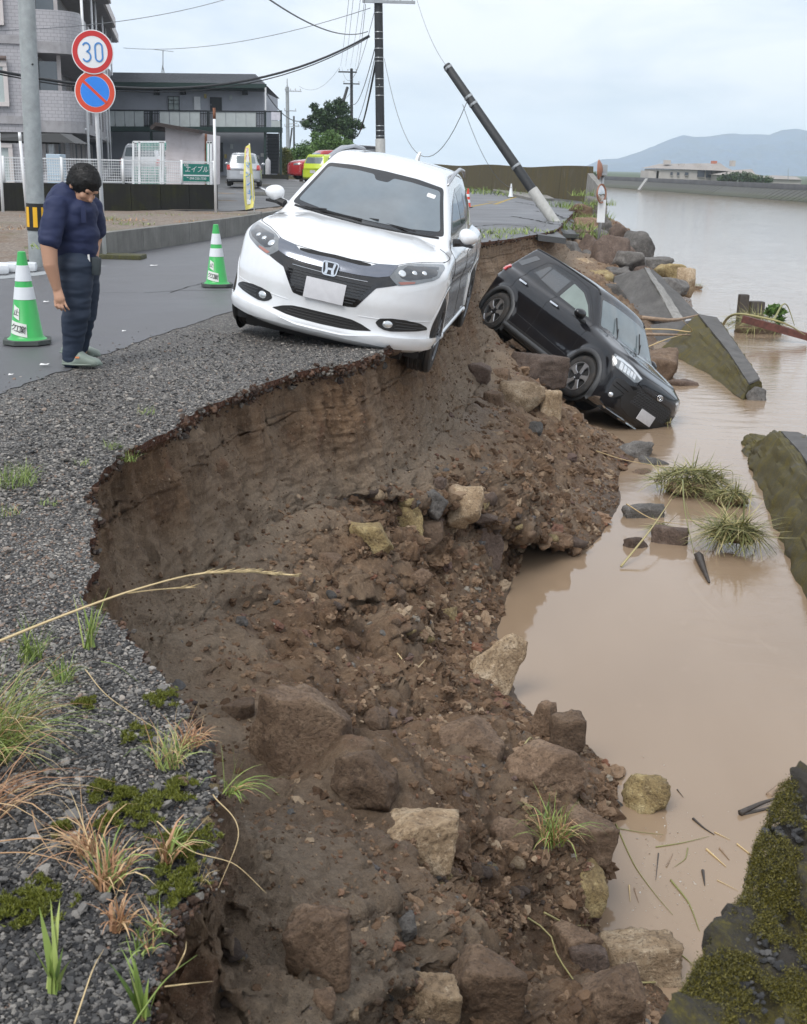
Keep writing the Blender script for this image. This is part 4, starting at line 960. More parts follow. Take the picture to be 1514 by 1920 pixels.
pl = MB(); pl.box((0, 0, 0), (.010, .330, .165), bev=.004); o_ = pl.build('number_plate', M_plate, black, auto=40); o_.location = (2.062, 0, .425); o_.rotation_euler = (0, R(-6), 0)
sv = [(.0, .222), (.20, .222), (.26, .238), (.60, .235), (.72, .27), (.735, .315), (.775, .27), (.79, .20), (.70, .195), (.60, .20), (.27, .200), (.21, .185), (.0, .185)]
cbb.patch('skid_trim', sv + [(-a, b) for a, b in sv[::-1]][1:-1], 'F', M_chrome, lift=.028, thick=.04, sp=.025, rnd=.006)
mb = MB(); mb.box((0, 0, .19), (3.6, 1.30, .06)); mb.box((1.62, 0, .21), (.5, 1.35, .10), bev=.03); mb.box((-1.6, 0, .27), (.5, 1.3, .12), bev=.03); mb.build('underbody', M_under, black)
cbb.patch('rear_window', [(-.55, 1.12), (.55, 1.12), (.50, 1.45), (-.50, 1.45)], 'R', M_glass_dk, lift=.003, thick=.01, sp=.05, rnd=.04)
for a, b in (((1.0, -.38, 1.075), (.62, -.30, 1.335)), ((.99, .18, 1.08), (.62, .28, 1.345))): wiper(cbb, a, b)
for ax_, sy in ((AXB, 1), (AXB, -1), (-AXB, 1), (-AXB, -1)):
    wheel_build(black, (ax_, sy * .735, WRB + .0), sy, .330, .222, .205, 5, M_tyre, M_rim, M_rimd, 'swept', steer=0)
# ================================================================ background materials
def tile_material(name, c1, c2, mortar, bw=.23, bh=.065, rough=.45):
    m, nt, b = new_mat(name); n = NT(nt); co = n.coord()
    sep = n.n('SeparateXYZ', {0: co}); u = n.math('ADD', sep.outputs[0], sep.outputs[1]); vec = n.n('CombineXYZ', {0: u, 1: sep.outputs[2], 2: 0.}).outputs[0]
    br = n.n('TexBrick', {'Vector': vec, 'Color1': (*c1, 1), 'Color2': (*c2, 1), 'Mortar': (*mortar, 1), 'Scale': 1., 'Mortar Size': .010, 'Brick Width': bw, 'Row Height': bh})
    st = n.noise(n.n('Mapping', {0: co, 'Scale': (1, 1, .2)}).outputs[0], .8, 5, .6)
    c = n.mix(n.ramp(st, [(.4, g3(0)), (.75, g3(.35))]), br.outputs[0], tuple(v * .6 for v in c1))
    nt.links.new(c, b.inputs['Base Color']); b.inputs['Roughness'].default_value = rough
    nt.links.new(n.bump(br.outputs['Fac'], -.4, .006), b.inputs['Normal']); return m
M_tile = tile_material('mauve_wall_tile', (.42, .41, .43), (.465, .45, .47), (.28, .275, .285), .26, .13)
M_tilegray = M_('grey_mauve_render', (.37, .36, .37), .7, var=.08, scale=2, dirt=(.12, .11, .10), dirt_amt=.35)
M_trimw = M_('cream_trim', (.62, .57, .55), .5, var=.05)
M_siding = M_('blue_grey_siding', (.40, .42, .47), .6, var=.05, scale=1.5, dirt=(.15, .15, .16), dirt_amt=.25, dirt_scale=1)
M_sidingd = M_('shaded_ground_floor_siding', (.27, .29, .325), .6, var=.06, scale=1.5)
M_roofg = M_('dark_green_roof', (.105, .115, .13), .45, var=.10, scale=1.5)
M_green_trim = M_('dark_green_trim', (.018, .040, .036), .45, var=.1)
M_panelb = M_('pale_balcony_panel', (.45, .49, .49), .5, var=.04, scale=.8, dirt=(.2, .22, .2), dirt_amt=.2)
M_dark = M_('dark_metal', (.022, .026, .03), .45, var=.1)
M_window = M_('window_glass', (.10, .12, .13), .05, var=.3, scale=.6, spec=1., ior=1.6)
M_curtain = M_('curtained_window', (.42, .48, .47), .15, var=.12, scale=.8, spec=.8)
M_whitem = M_('white_painted_metal', (.78, .80, .81), .4, var=.04, dirt=(.35, .30, .24), dirt_amt=.2)
M_pinkw = M_('pale_shed_siding', (.66, .61, .62), .6, var=.05, scale=2, dirt=(.32, .27, .24), dirt_amt=.35)
M_rust = M_('rusty_metal', (.20, .085, .045), .75, var=.4, scale=12)
M_netg = M_('green_netting', (.13, .50, .40), .7, var=.15)
M_polec = M_('concrete_pole', (.30, .325, .33), .65, var=.14, scale=8, bump=.3, bscale=90, dirt=(.15, .16, .15), dirt_amt=.35, dirt_scale=5)
M_poled = M_('dark_pole', (.028, .030, .032), .6, var=.2, scale=10)
M_polel = M_('pale_pole_sleeve', (.42, .42, .40), .6, var=.1, scale=8, dirt=(.16, .13, .1), dirt_amt=.3)
M_band = M_('black_band', (.015, .015, .014), .5, var=.1)
M_yel = M_('yellow_reflective', (.80, .44, .02), .35, var=.06)
M_sred = M_('sign_red', (.55, .035, .035), .35, var=.04)
M_sred2 = M_('sign_faded_red', (.68, .075, .035), .35, var=.04)
M_sblue = M_('sign_blue', (.035, .24, .78), .35, var=.04)
M_sblue2 = M_('sign_number_blue', (.08, .26, .60), .35, var=.04)
M_swhite = M_('sign_white', (.78, .79, .80), .35, var=.03)
M_sgreen = M_('signboard_green', (.012, .20, .155), .4, var=.05)
M_blkwall = concrete_material('black_stained_wall', (.026, .026, .022), .30, (.030, .032, .010))
M_kerb = concrete_material('kerb_wall_concrete', (.24, .235, .215))
M_wire = M_('wire_black', (.02, .021, .023), .6, var=.1)
M_wireg = M_('wire_grey', (.16, .17, .18), .6, var=.1)
M_galv = M_('galvanised_steel', (.38, .40, .41), .4, metal=.6, var=.15)
M_insul = M_('insulator_porcelain', (.45, .46, .46), .3, var=.1)
M_ban = M_('banner_yellow', (.74, .68, .20), .6, var=.08, scale=3)
M_banw = M_('banner_white', (.70, .72, .70), .6, var=.05)
M_banb = M_('banner_blue', (.06, .30, .62), .6, var=.1)
M_banr = M_('banner_pink', (.65, .14, .30), .6, var=.1)
M_bark = M_('bark', (.075, .055, .04), .85, var=.25, scale=14, bump=.5)
def leaf_material(name, c0, c1, c2):
    m, nt, b = new_mat(name); n = NT(nt)
    v = n.n('Attribute', attribute_name='tone').outputs['Fac']
    nt.links.new(n.ramp(v, [(0, c0), (.5, c1), (1, c2)]), b.inputs['Base Color']); b.inputs['Roughness'].default_value = .55
    b.inputs['Subsurface Weight'].default_value = 0
    return m
M_leaf_d = leaf_material('dark_foliage', (.018, .040, .014), (.040, .080, .026), (.075, .125, .040))
M_leaf_g = leaf_material('fresh_foliage', (.035, .080, .018), (.075, .150, .030), (.13, .22, .05))
M_leaf_y = leaf_material('yellowing_foliage', (.10, .12, .03), (.20, .21, .05), (.30, .28, .08))

def leaf_cloud(C, Rr, n_leaf, size, squash=.8, seed=0, aspect=1.6):
    """leaf sized faces spread in clumps through ellipsoids C (k,3) radii Rr (k,)"""
    r = np.random.default_rng(seed); C = np.asarray(C, float); Rr = np.asarray(Rr, float); w = Rr ** 2; k = r.choice(len(C), n_leaf, p=w / w.sum())
    d = r.normal(size=(n_leaf, 3)); d /= np.linalg.norm(d, axis=1)[:, None]; rad = r.random(n_leaf) ** .45
    P = C[k] + d * (rad * Rr[k])[:, None] * [1, 1, squash]
    P += fbm(P * 1.3 / max(Rr.mean(), .2), 2)[:, None] * d * Rr.mean() * .3
    a = r.normal(size=(n_leaf, 3)); a /= np.linalg.norm(a, axis=1)[:, None]; b = np.cross(a, r.normal(size=(n_leaf, 3))); b /= np.linalg.norm(b, axis=1)[:, None]
    s = size * r.uniform(.6, 1.3, n_leaf)[:, None]
    V = np.stack([P - a * s * aspect, P + b * s * .5, P + a * s * aspect, P - b * s * .5], 1).reshape(-1, 3)
    tone = np.clip(.5 + .30 * (r.random(n_leaf) - .5) + .25 * r.normal(size=len(C))[k] * .6, 0, 1)
    return V, np.arange(n_leaf * 4).reshape(-1, 4), np.repeat(tone, 4)
def tree(name, base, height, crowns, n_leaf, size, mat, label, cat='tree', group=None, seed=0, trunk_r=.15, limbs=5):
    r = np.random.default_rng(seed + 50); root = empty(name, base, label=label, cat=cat, group=group); b = Vector(base)
    C = np.array([c[:3] for c in crowns], float); Rr = np.array([c[3] for c in crowns], float)
    V, F, t = leaf_cloud(C, Rr, n_leaf, size, seed=seed)
    mesh_np('crown', V, F, mat, root, attrs={'tone': t})
    mb = MB(); top = Vector((0, 0, height * .75)); mb.tube([(0, 0, -.1), (r.normal() * .1, r.normal() * .1, height * .3), top], [trunk_r, trunk_r * .75, trunk_r * .25], 8)
    for k in range(min(limbs, len(C))):
        c = Vector(C[k]); s = Vector((0, 0, height * r.uniform(.22, .5))); mb.tube([s, s.lerp(c, .5) + Vector((0, 0, .1)), c], [trunk_r * .5, trunk_r * .3, trunk_r * .12], 6)
    mb.build('trunk', M_bark, root, smooth=True); return root
def utility_pole(name, base, top, r0, r1, mat, label, arms=(), group=None, sleeve=None):
    """pole with cross arms; arms: (height along pole, half length left, right, y offset)"""
    base, top = Vector(base), Vector(top); L = (top - base).length; root = empty(name, base, label=label, cat='utility pole', group=group)
    q = (top - base).to_track_quat('Z', 'Y'); root.rotation_euler = q.to_euler(); root.rotation_mode = 'XYZ'
    mb = MB(); mb.lathe([(r0, -.6), (r0, 0), (r1, L), (r1 * .8, L + .03), (0, L + .05)], 18); mb.build('shaft', mat, root, auto=40)
    if sleeve: mb = MB(); mb.lathe([(r0 + .012, -.5), (r0 + .010, sleeve[0]), (r0 - .005, sleeve[0] + .02)], 20); mb.build('sleeve', sleeve[1], root, auto=40)
    return root, q, L
def arm(root, q, h, l, r, mat=None, ins=3, w=.09, yoff=.0, ins_side=1, ang=0.):
    iq = q.inverted(); ax = iq @ Vector((math.cos(ang), math.sin(ang), 0)); up = iq @ Vector((0, 0, 1)); c = Vector((0, 0, h)) + iq @ Vector((0, -abs(yoff) - .0, 0))
    mb = MB(); mb.bar(c - ax * l, c + ax * r, w, w); a_ = mb.build('cross_arm', mat or M_galv, root)
    for k in range(ins):
        t = -l * .92 + (l + r) * .92 * k / max(1, ins - 1); p = c + ax * t + up * w * .5
        m2 = MB(); m2.tube([p, p + up * .08, p + up * .10, p + up * .2], [.02, .02, .055, .045], 8); m2.build('insulator', M_insul, a_, smooth=True)
    return c
def wire(name, a, b, sag, r, label, mat=None, group=None, n=20):
    a, b = Vector(a), Vector(b); pts = [a.lerp(b, t) - Vector((0, 0, 4 * sag * t * (1 - t))) for t in np.linspace(0, 1, n)]
    mb = MB(); mb.tube(pts, r, 5); return mb.build(name, mat or M_wire, None, smooth=True, label=label, cat='wire', group=group)

# ================================================================ far side: hills, far bank, air
hp = [(1060, 326), (1082, 321), (1100, 311), (1127, 299), (1159, 297), (1192, 286), (1224, 275), (1257, 261), (1281, 254), (1305, 257), (1330, 255), (1366, 250), (1411, 252), (1443, 253), (1468, 243), (1492, 241), (1514, 246), (1560, 240), (1620, 262), (1700, 290), (1800, 318)]
ridge = np.array([atY(px, py, 4200.) for px, py in hp]); d_ = seg_param(ridge); tt = np.linspace(0, d_[-1], 260)
rg_ = np.array([np.interp(tt, d_, ridge[:, k]) for k in range(3)]).T; rg_[:, 2] += fbm(np.c_[tt / 160, tt * 0, tt * 0], 4) * 5
rows_ = []
for k, s in enumerate(np.linspace(0, 1, 60)):
    Yb = 4200 - s * 900; z = rg_[:, 2] * (1 - s) ** 1.15 - 5 * s; row = np.c_[rg_[:, 0] * (1 - .12 * s), np.full(len(tt), Yb), z]
    row[:, 2] += np.abs(fbm(np.c_[row[:, 0] / 210, row[:, 1] / 210, np.full(len(tt), s)], 5)) * -75 * math.sin(s * math.pi) * (rg_[:, 2] / 150); rows_.append(row)
Gm = np.array(rows_); back = Gm[0].copy(); back[:, 1] += 150; back[:, 2] = -10; Gm = np.concatenate([back[None], Gm]); i_ = np.arange(Gm.shape[0] * Gm.shape[1]).reshape(Gm.shape[:2])
M_hill = M_('haze_blue_wooded_hill', (.014, .048, .13), .9, var=.35, scale=.012)  # blue of the distant haze is partly put into the woodland colour
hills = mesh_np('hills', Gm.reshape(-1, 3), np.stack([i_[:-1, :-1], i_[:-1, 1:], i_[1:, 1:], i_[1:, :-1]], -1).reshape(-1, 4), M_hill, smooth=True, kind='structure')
# far levee
FL = [(-700, 2200), (-120, 900), (20, 420), (47, 272), (54, 205), (58.5, 165), (62, 120), (70, 60), (85, -60)]
def off_path(P, d):
    P = np.array(P, float); t = np.gradient(P, axis=0); t /= np.linalg.norm(t, axis=1)[:, None]; return P + np.c_[-t[:, 1], t[:, 0]] * d
FLn = np.array(FL, float); FLd = seg_param(FLn); tq = np.linspace(0, FLd[-1], 200); FLs = np.c_[interp_poly(tq, FLd, FLn)]
out = off_path(FLs, 1.)            # towards the land side
sgn = 1 if out[120, 0] > FLs[120, 0] else -1
M_far_conc = concrete_material('far_levee_concrete', (.135, .135, .13), .35, (.06, .07, .03), scale=.12); M_far_dark = concrete_material('far_parapet', (.085, .085, .09), scale=.15)
far_land = off_path(FLs, sgn * 1400.); 
fl_poly = [tuple(p) for p in off_path(FLs, sgn * 3.0)] + [(2500, -60), (3500, 2600), (-200, 2600)]
sheet('far_bank', fl_poly, -.9, M_('far_bank_grass', (.06, .085, .04), .9, var=.3, scale=.05), kind='structure')
lev = empty('far_levee', (FLs[120, 0], FLs[120, 1], -2.3), label='long mossy concrete levee along the far side of the river', cat='levee'); lo = Vector(lev.location)
V = []; prof = [(-.2, -2.9), (.0, -2.3), (3.0, -.75), (3.0, .12), (3.35, .12), (3.35, -1.2)]
for dd, z in prof: q_ = off_path(FLs, sgn * dd); V.append(np.c_[q_, np.full(len(q_), z)] - np.array(lo))
V = np.array(V); i_ = np.arange(V.shape[0] * V.shape[1]).reshape(V.shape[:2]); F_ = np.stack([i_[:-1, :-1], i_[:-1, 1:], i_[1:, 1:], i_[1:, :-1]], -1).reshape(-1, 4)
mesh_np('parapet', V[2:].reshape(-1, 3), (F_.reshape(5, -1, 4)[:3].reshape(-1, 4)), M_far_dark, lev)
mesh_np('revetment', V[:3].reshape(-1, 3), (F_.reshape(5, -1, 4)[:2].reshape(-1, 4)), M_far_conc, lev)
# raised panels on the revetment
dcur = np.interp(np.hypot(FLs[:, 0] - 50, FLs[:, 1] - 240).argmin(), range(200), tq)
pm = None
for k in range(96):
    d = dcur - 60 + k * 1.9; p = np.array([np.interp(d, tq, FLs[:, 0]), np.interp(d, tq, FLs[:, 1])]); p2 = np.array([np.interp(d + .5, tq, FLs[:, 0]), np.interp(d + .5, tq, FLs[:, 1])]); t = (p2 - p) / np.linalg.norm(p2 - p); nrm = np.array([-t[1], t[0]]) * sgn
    a = Vector((*(p + nrm * .1), -2.24)); b = Vector((*(p + nrm * 2.95), -.78)); up = (b - a); mid = (a + b) / 2 - lo
    if pm is None: mb = MB(); mb.box((0, 0, 0), (1.72, up.length, .10)); o = mb.build('panel', M_far_conc, lev); pm = o.data
    else: o = bpy.data.objects.new('panel', pm); COL.objects.link(o); o.parent = lev
    o.matrix_local = face_matrix(mid, (t[0], t[1], 0), up)
mb = MB(); mb.bar(Vector(atY(1198, 357, 236)) - lo, Vector(atY(1213, 336, 240)) - lo, .5, .35); mb.build('stairway', M_('far_stair', (.30, .30, .29), .8), lev)
# far building, bush, sheds, mast
Yb = 268.
def pB(px, py, Y=Yb): return Vector(atY(px, py, Y))
fb = empty('far_villa', tuple(pB(1290, 336)), label='long beige villa with low tiled roofs beyond the far levee', cat='building'); fo = Vector(fb.location)
M_fw = M_('beige_wall', (.44, .41, .38), .8, var=.05, scale=.3); M_fr = M_('greyish_roof', (.30, .275, .255), .7, var=.1, scale=.4); M_fwin = M_('far_dark_window', (.07, .08, .10), .2, var=.1)
def blk(name, x0, y0, x1, y1, depth, mat, parent, Y=Yb, base=None):
    a = pB(x0, y0, Y); b = pB(x1, y1, Y); mb = MB(); zc = (a.z + b.z) / 2; mb.box(((a.x + b.x) / 2, Y + depth / 2, zc), (abs(b.x - a.x), depth, abs(a.z - b.z))); o = mb.build(name, mat, parent)
    o.data.transform(Matrix.Translation(-fo)); return o
def gable(name, x0, y0, x1, y1, ytop, inset, depth, mat, parent, Y=Yb):
    a = pB(x0, y0, Y - .6); b = pB(x1, y1, Y - .6); t0 = pB(x0 + inset[0], ytop[0], Y + depth / 2); t1 = pB(x1 - inset[1], ytop[1], Y + depth / 2); mb = MB()
    c = b + Vector((0, depth + 1.2, 0)); d = a + Vector((0, depth + 1.2, 0)); mb.add([a, b, c, d, t0, t1], [(0, 1, 5, 4), (2, 3, 4, 5), (1, 2, 5), (3, 0, 4), (0, 3, 2, 1)]); o = mb.build(name, mat, parent); o.data.transform(Matrix.Translation(-fo)); return o
w_ = blk('wall', 1232, 317, 1382, 345, 14, M_fw, fb); blk('side_wall', 1218, 320, 1234, 345, 10, M_fw, fb)
r_ = gable('roof', 1226, 315.5, 1378, 321, (307, 306), (12, 34), 14, M_fr, fb)
gable('porch_roof', 1340, 327.5, 1420, 330, (318.5, 317), (40, 10), 8, M_fr, fb, Y=Yb - 6); blk('porch_wall', 1344, 327, 1366, 345, 6, M_fw, fb, Y=Yb - 5)
gable('tower_roof', 1327, 319, 1371, 321, (305, 306), (20, 20), 6, M_fr, fb, Y=Yb - 3)
gable('east_roof', 1398, 332, 1450, 334.5, (319, 324), (2, 40), 9, M_fr, fb, Y=Yb - 1); blk('east_wall', 1402, 330, 1446, 348, 7, M_fw, fb)
for (a, b, c, d) in ((1258, 322.5, 1261.5, 328.5), (1270, 323, 1274, 329), (1285, 323, 1291, 329), (1309, 318.5, 1321, 332), (1325, 319.5, 1335, 333)):
    o = blk('window', a, b, c, d, .3, M_fwin, fb, Y=Yb - .2)
    blk('sill', a - .3, d, c + .3, d + .8, .4, M_fw, o, Y=Yb - .35)
for (a, b, c, d) in ((1248, 300, 1258, 308), (1275, 307, 1284, 314), (1305, 307, 1314, 314), (1373, 301, 1379, 312)):
    blk('chimney', a, b, c, d, 2, M_fw, r_, Y=Yb + 3)
blk('roof_cap', 1336.5, 301.5, 1345, 307, 1.5, M_('terracotta', (.45, .16, .10), .7), fb, Y=Yb + 1)
shed = empty('far_sheds', tuple(pB(1480, 340)), label='low pale sheds right of the far villa', cat='shed'); fo = Vector(shed.location)
blk('wall', 1450, 335, 1502, 347, 10, M_fw, shed, Y=285); gable('roof', 1446, 335.5, 1504, 337, (328.5, 331), (2, 10), 10, M_fr, shed, Y=285)
mast = MB(); a, b = pB(1478, 340, 275), pB(1478.5, 316, 275); mast.tube([a, b], [.09, .05], 6); mast.build('far_mast', M_galv, None, label='thin mast standing by the low pale sheds', cat='mast')
bc = [Vector(atY(px, py, 250)) for px, py in ((1362, 334), (1378, 331), (1395, 332), (1410, 334), (1425, 336), (1440, 338), (1352, 337))]; b0 = Vector(atY(1395, 342, 250))
tree('far_bush', tuple(b0), 1.5, [(*(c - b0), rr) for c, rr in zip(bc, (1.2, 1.3, 1.4, 1.3, 1., 1., .8))], 2600, .19, M_leaf_d, 'dark green bush spreading in front of the far villa', 'bush', seed=4, trunk_r=.12)
bc = Vector(atY(1107, 328, 320)); tree('far_tree', tuple(bc - Vector((0, 0, 2))), 3, [(0, 0, 2.4, 1.0), (.9, 0, 1.8, .9)], 500, .3, M_leaf_d, 'small dark tree on the far bank left of the villa', seed=8)

# ================================================================ levee wall at the road bend
LP = [(9.0, 57.0), (8.75, 59), (7.2, 70), (5.05, 85), (2.8, 97), (-1.2, 107), (-8, 115), (-18, 121)]
lw = empty('levee_wall', (8.75, 59, 0), label='long mossy concrete levee wall curving along the road bend', cat='wall'); lo = Vector(lw.location)
LPn = np.array(LP, float); Ld = seg_param(LPn); M_lev = concrete_material('moss_streaked_levee', (.15, .13, .09), .50, (.105, .080, .022), scale=.8)
edges_ = [0, 2.6, 7.5] + list(np.arange(15.5, Ld[-1] - 2, 9.)) + [Ld[-1]]
for k, (d0, d1) in enumerate(zip(edges_[:-1], edges_[1:])):
    t = np.linspace(d0 + .03, d1 - .03, 8); c = interp_poly(t, Ld, LPn); hh = 1.62 + .06 * np.sin(t * .3); prs = []
    if k == 0: hh = hh - np.interp(t, [d0, d0 + 2.5, d0 + 5], [.95, .35, .0]) + fbm(np.c_[t * 2, t * 0, t * 0], 3) * .12
    for dd, zz in ((-.30, -1.0), (-.22, 0), (-.14, 1), (.14, 1), (.22, 0), (.3, -1.0)):
        q_ = off_path(c, dd); prs.append(np.c_[q_, hh if zz == 1 else np.full(8, float(zz))] - np.array(lo))
    Vv = np.array(prs); ii = np.arange(48).reshape(6, 8); Fv = [tuple(x) for x in np.stack([ii[:-1, :-1], ii[:-1, 1:], ii[1:, 1:], ii[1:, :-1]], -1).reshape(-1, 4)] + [tuple(ii[:, 0]), tuple(ii[::-1, -1])]
    mb = MB(); mb.add(Vv.reshape(-1, 3), Fv); mb.build('wall_panel', M_lev if k else M_conc, lw, auto=30)

# ================================================================ left side: kerb wall, dirt lot, black wall, fence
k0, k1, k2 = at(182, 483)[:2], at(462, 437)[:2], at(520, 424)[:2]; k3 = (-3.0, 40.)
KP = np.array([k0, k1, k2, k3]); kerb = empty('kerb_wall', (k0[0], k0[1], 0), label='low grey concrete retaining kerb along the edge of the dirt lot', cat='wall'); lo = np.array([k0[0], k0[1], 0])
kin = off_path(KP, .16); Kd = seg_param(KP)
for j in range(int(Kd[-1] / 2.0)):
    d0, d1 = j * 2.0 + .006, min(j * 2.0 + 1.994, Kd[-1]); a = interp_poly(np.array([d0, d1]), Kd, KP); b = off_path(a, .15)
    if b[0, 0] > a[0, 0]: b = off_path(a, -.15)
    hgt = .36
    mb = MB(); mb.add([(*a[0], -.05), (*a[1], -.05), (*b[1], -.05), (*b[0], -.05), (*a[0], hgt), (*a[1], hgt), (*b[1], hgt), (*b[0], hgt)], [(0, 1, 5, 4), (1, 2, 6, 5), (2, 3, 7, 6), (3, 0, 4, 7), (4, 5, 6, 7)]); mb.v = [tuple(np.array(v) - lo) for v in mb.v]
    mb.build('block', M_kerb, kerb)
def dirt_material():
    m, nt, b = new_mat('weedy_dirt'); n = NT(nt); co = n.coord(); a = n.noise(co, 1.2, 7, .65, .4); f = n.noise(co, 18, 6, .75); g = n.noise(co, .55, 5, .6, .6)
    c = n.ramp(f, [(.3, (.10, .078, .062)), (.5, (.20, .165, .135)), (.72, (.33, .285, .24))]); c = n.mix(n.ramp(a, [(.5, g3(0)), (.66, g3(.7))]), c, (.16, .10, .06)); c = n.mix(n.ramp(g, [(.55, g3(0)), (.68, g3(.5))]), c, (.10, .115, .035))
    nt.links.new(c, b.inputs['Base Color']); b.inputs['Roughness'].default_value = .9; nt.links.new(n.bump(f, .8, .02), b.inputs['Normal']); return m
M_dirt = dirt_material()
lotp = [tuple(p) for p in off_path(KP[:3], .15 if off_path(KP[:1].repeat(2, 0) + [[0, 0], [1, 1]], .1)[0, 0] < 0 else .15)]
lot_poly = [tuple(k0 + np.array([-.12, .05]))] + [tuple(k1 + np.array([-.14, .05])), tuple(k2 + np.array([-.14, .05])), (-3.3, 40), (-3.6, 62), (-22, 62), (-40, 30), (-26, 15.0), (-9.0, 15.3), (-6.2, 15.9), (-5.6, 17.6)]
def lotz(x, y): return np.interp(y, [16.2, 17.8, 20.5, 25], [-.03, .03, .22, .31]) + fbm(np.c_[x * .8, y * .8, x * 0], 3) * .03
lot = sheet('dirt_lot', lot_poly, 0.02, M_dirt, zfun=lotz, spacing=.45, kind='structure')
pkp = [(-6.2, 31), (-3.3, 33.5), (-4.2, 60), (-14, 93), (-40, 105), (-60, 100), (-30, 60), (-9, 30.5)]
parking = sheet('parking_lot', [tuple(at(405, 397, .34)[:2] + np.array([.3, .3])), (-3.6, 33.2), (-3.9, 60), (-12, 93), (-40, 108), (-70, 100), (-45, 50), (-14, 27.5)], .345, M_asph2, zfun=lambda x, y: np.clip((y - 60) * .012, 0, .3), spacing=2.5, kind='structure')
# black stained retaining wall
w0, w1 = np.array(at(-60, 399, .3)), np.array(at(408, 396, .3)); WT = atY(408, 346.5, w1[1])[2]
bw_ = empty('boundary_wall', tuple(w1), label='black weather-stained concrete wall below the white mesh fence', cat='wall'); lo = np.array(w1)
nb_ = 8
for j in range(nb_):
    a = w0 + (w1 - w0) * (j / nb_); b = w0 + (w1 - w0) * ((j + 1) / nb_) - (w1 - w0) / np.linalg.norm(w1 - w0) * .012
    mb = MB(); mb.add([(*a[:2], .0), (*b[:2], .0), (b[0], b[1] + .18, .0), (a[0], a[1] + .18, 0), (*a[:2], WT), (*b[:2], WT), (b[0], b[1] + .18, WT), (a[0], a[1] + .18, WT)], [(0, 1, 5, 4), (1, 2, 6, 5), (2, 3, 7, 6), (3, 0, 4, 7), (4, 5, 6, 7)]); mb.v = [tuple(np.array(v) - lo) for v in mb.v]; mb.build('wall_panel', M_blkwall, bw_)
fz = atY(400, 303, w1[1])[2]
fence = empty('mesh_fence', (w1[0], w1[1], WT), label='white welded mesh fence on top of the black wall', cat='fence'); lo = np.array([w1[0], w1[1] + .09, WT]); fence.location = lo
fdir = (w1 - w0)[:2] / np.linalg.norm((w1 - w0)[:2]); 
def on_wall(px): 
    r = CW @ np.array([(px - 757) / F_PX, (350 - 960) / F_PX, 1.]); A = np.array([[r[0], -fdir[0]], [r[1], -fdir[1]]]); s = np.linalg.solve(A, w0[:2] + [0, .09]); return np.array([r[0], r[1]]) * s[0]
fposts = [-40, 9, 118, 232, 342, 402]
for px in fposts:
    p = on_wall(px); mb = MB(); mb.tube([(p[0] - lo[0], p[1] - lo[1], -.05), (p[0] - lo[0], p[1] - lo[1], fz - WT + .02)], .032, 8); mb.build('post', M_whitem, fence, smooth=True)
for pa, pb_ in zip(fposts[:-1], fposts[1:]):
    a, b = on_wall(pa), on_wall(pb_); Lf = np.linalg.norm(b - a); mb = MB()
    for zz in (0.05, .72): pass
    H_ = fz - WT
    for k in range(9):
        z = .04 + (H_ - .06) * k / 8; mb.bar((a[0] - lo[0], a[1] - lo[1], z), (b[0] - lo[0], b[1] - lo[1], z), .012 if 0 < k < 8 else .028)
    nv = int(Lf / .055)
    for k in range(nv + 1):
        p = a + (b - a) * k / nv; mb.bar((p[0] - lo[0], p[1] - lo[1], .03), (p[0] - lo[0], p[1] - lo[1], H_), .007)
    mb.build('mesh_panel', M_whitem, fence, kind='stuff')
# green signboard on the fence
ga, gb2 = on_wall(345.5), on_wall(393.5); gz0, gz1 = atY(370, 340.5, ga[1])[2], atY(370, 307.5, ga[1])[2]
sb_ = empty('agency_signboard', (ga[0], ga[1] - .06, gz0), label='small green signboard with white lettering hung on the fence', cat='signboard'); Wd = float(np.linalg.norm(gb2 - ga)); Hd = gz1 - gz0
sb_.rotation_euler = (0, 0, math.atan2(gb2[1] - ga[1], gb2[0] - ga[0]))
mb = MB(); mb.box((Wd / 2, 0, Hd / 2), (Wd, .02, Hd)); mb.build('board', M_sgreen, sb_)
mb = MB(); mb.box((Wd / 2, -.012, Hd * .34), (Wd, .006, Hd * .075)); mb.build('white_stripe', M_swhite, sb_)
tm = lambda x, z: face_matrix((x, -.014, z), (1, 0, 0), (0, 0, 1))
text_mesh('lettering', 'エイブル', Hd * .40, M_swhite, tm(Wd * .50, Hd * .67), sb_, shear=.25)
text_mesh('lettering', '有限', Hd * .16, M_swhite, tm(Wd * .11, Hd * .90), sb_)
text_mesh('lettering', '℡ 099-230-7330', Hd * .20, M_swhite, tm(Wd * .5, Hd * .16), sb_)
# white marker posts beside the fence
for (x0, y0, x1, y1, lb) in ((-2, 250, 6, 399, 'leaning white post at the far left of the lot'), (37, 249, 51, 399, 'leaning white post just left of the grey utility pole'), (402, 203, 405, 399, 'tall rust-topped white post at the right end of the mesh fence')):
    b = Vector(at(x1, y1, .32)); t = Vector(atY(x0, y0, b.y)); mb = MB(); mb.tube([b - Vector((0, 0, .1)), t], .033, 10)
    root = empty('marker_post', tuple(b), label=lb, cat='post'); o = mb.build('tube', M_whitem, root, smooth=True); o.data.transform(Matrix.Translation(-b))
    mb = MB(); mb.tube([t - (t - b) * .10, t + Vector((0, 0, .01))], .034, 10); o = mb.build('cap', M_rust if x0 == 402 else M_whitem, root, smooth=True); o.data.transform(Matrix.Translation(-b))

# ================================================================ mauve tiled apartment block on the left
O_ = Vector((-13.1, 49.0, 0)); yawb = math.atan2(.19, .98)
apt = empty('tiled_apartment_block', tuple(O_), (0, 0, yawb), label='three storey mauve tiled apartment block with rounded balconies', cat='building')
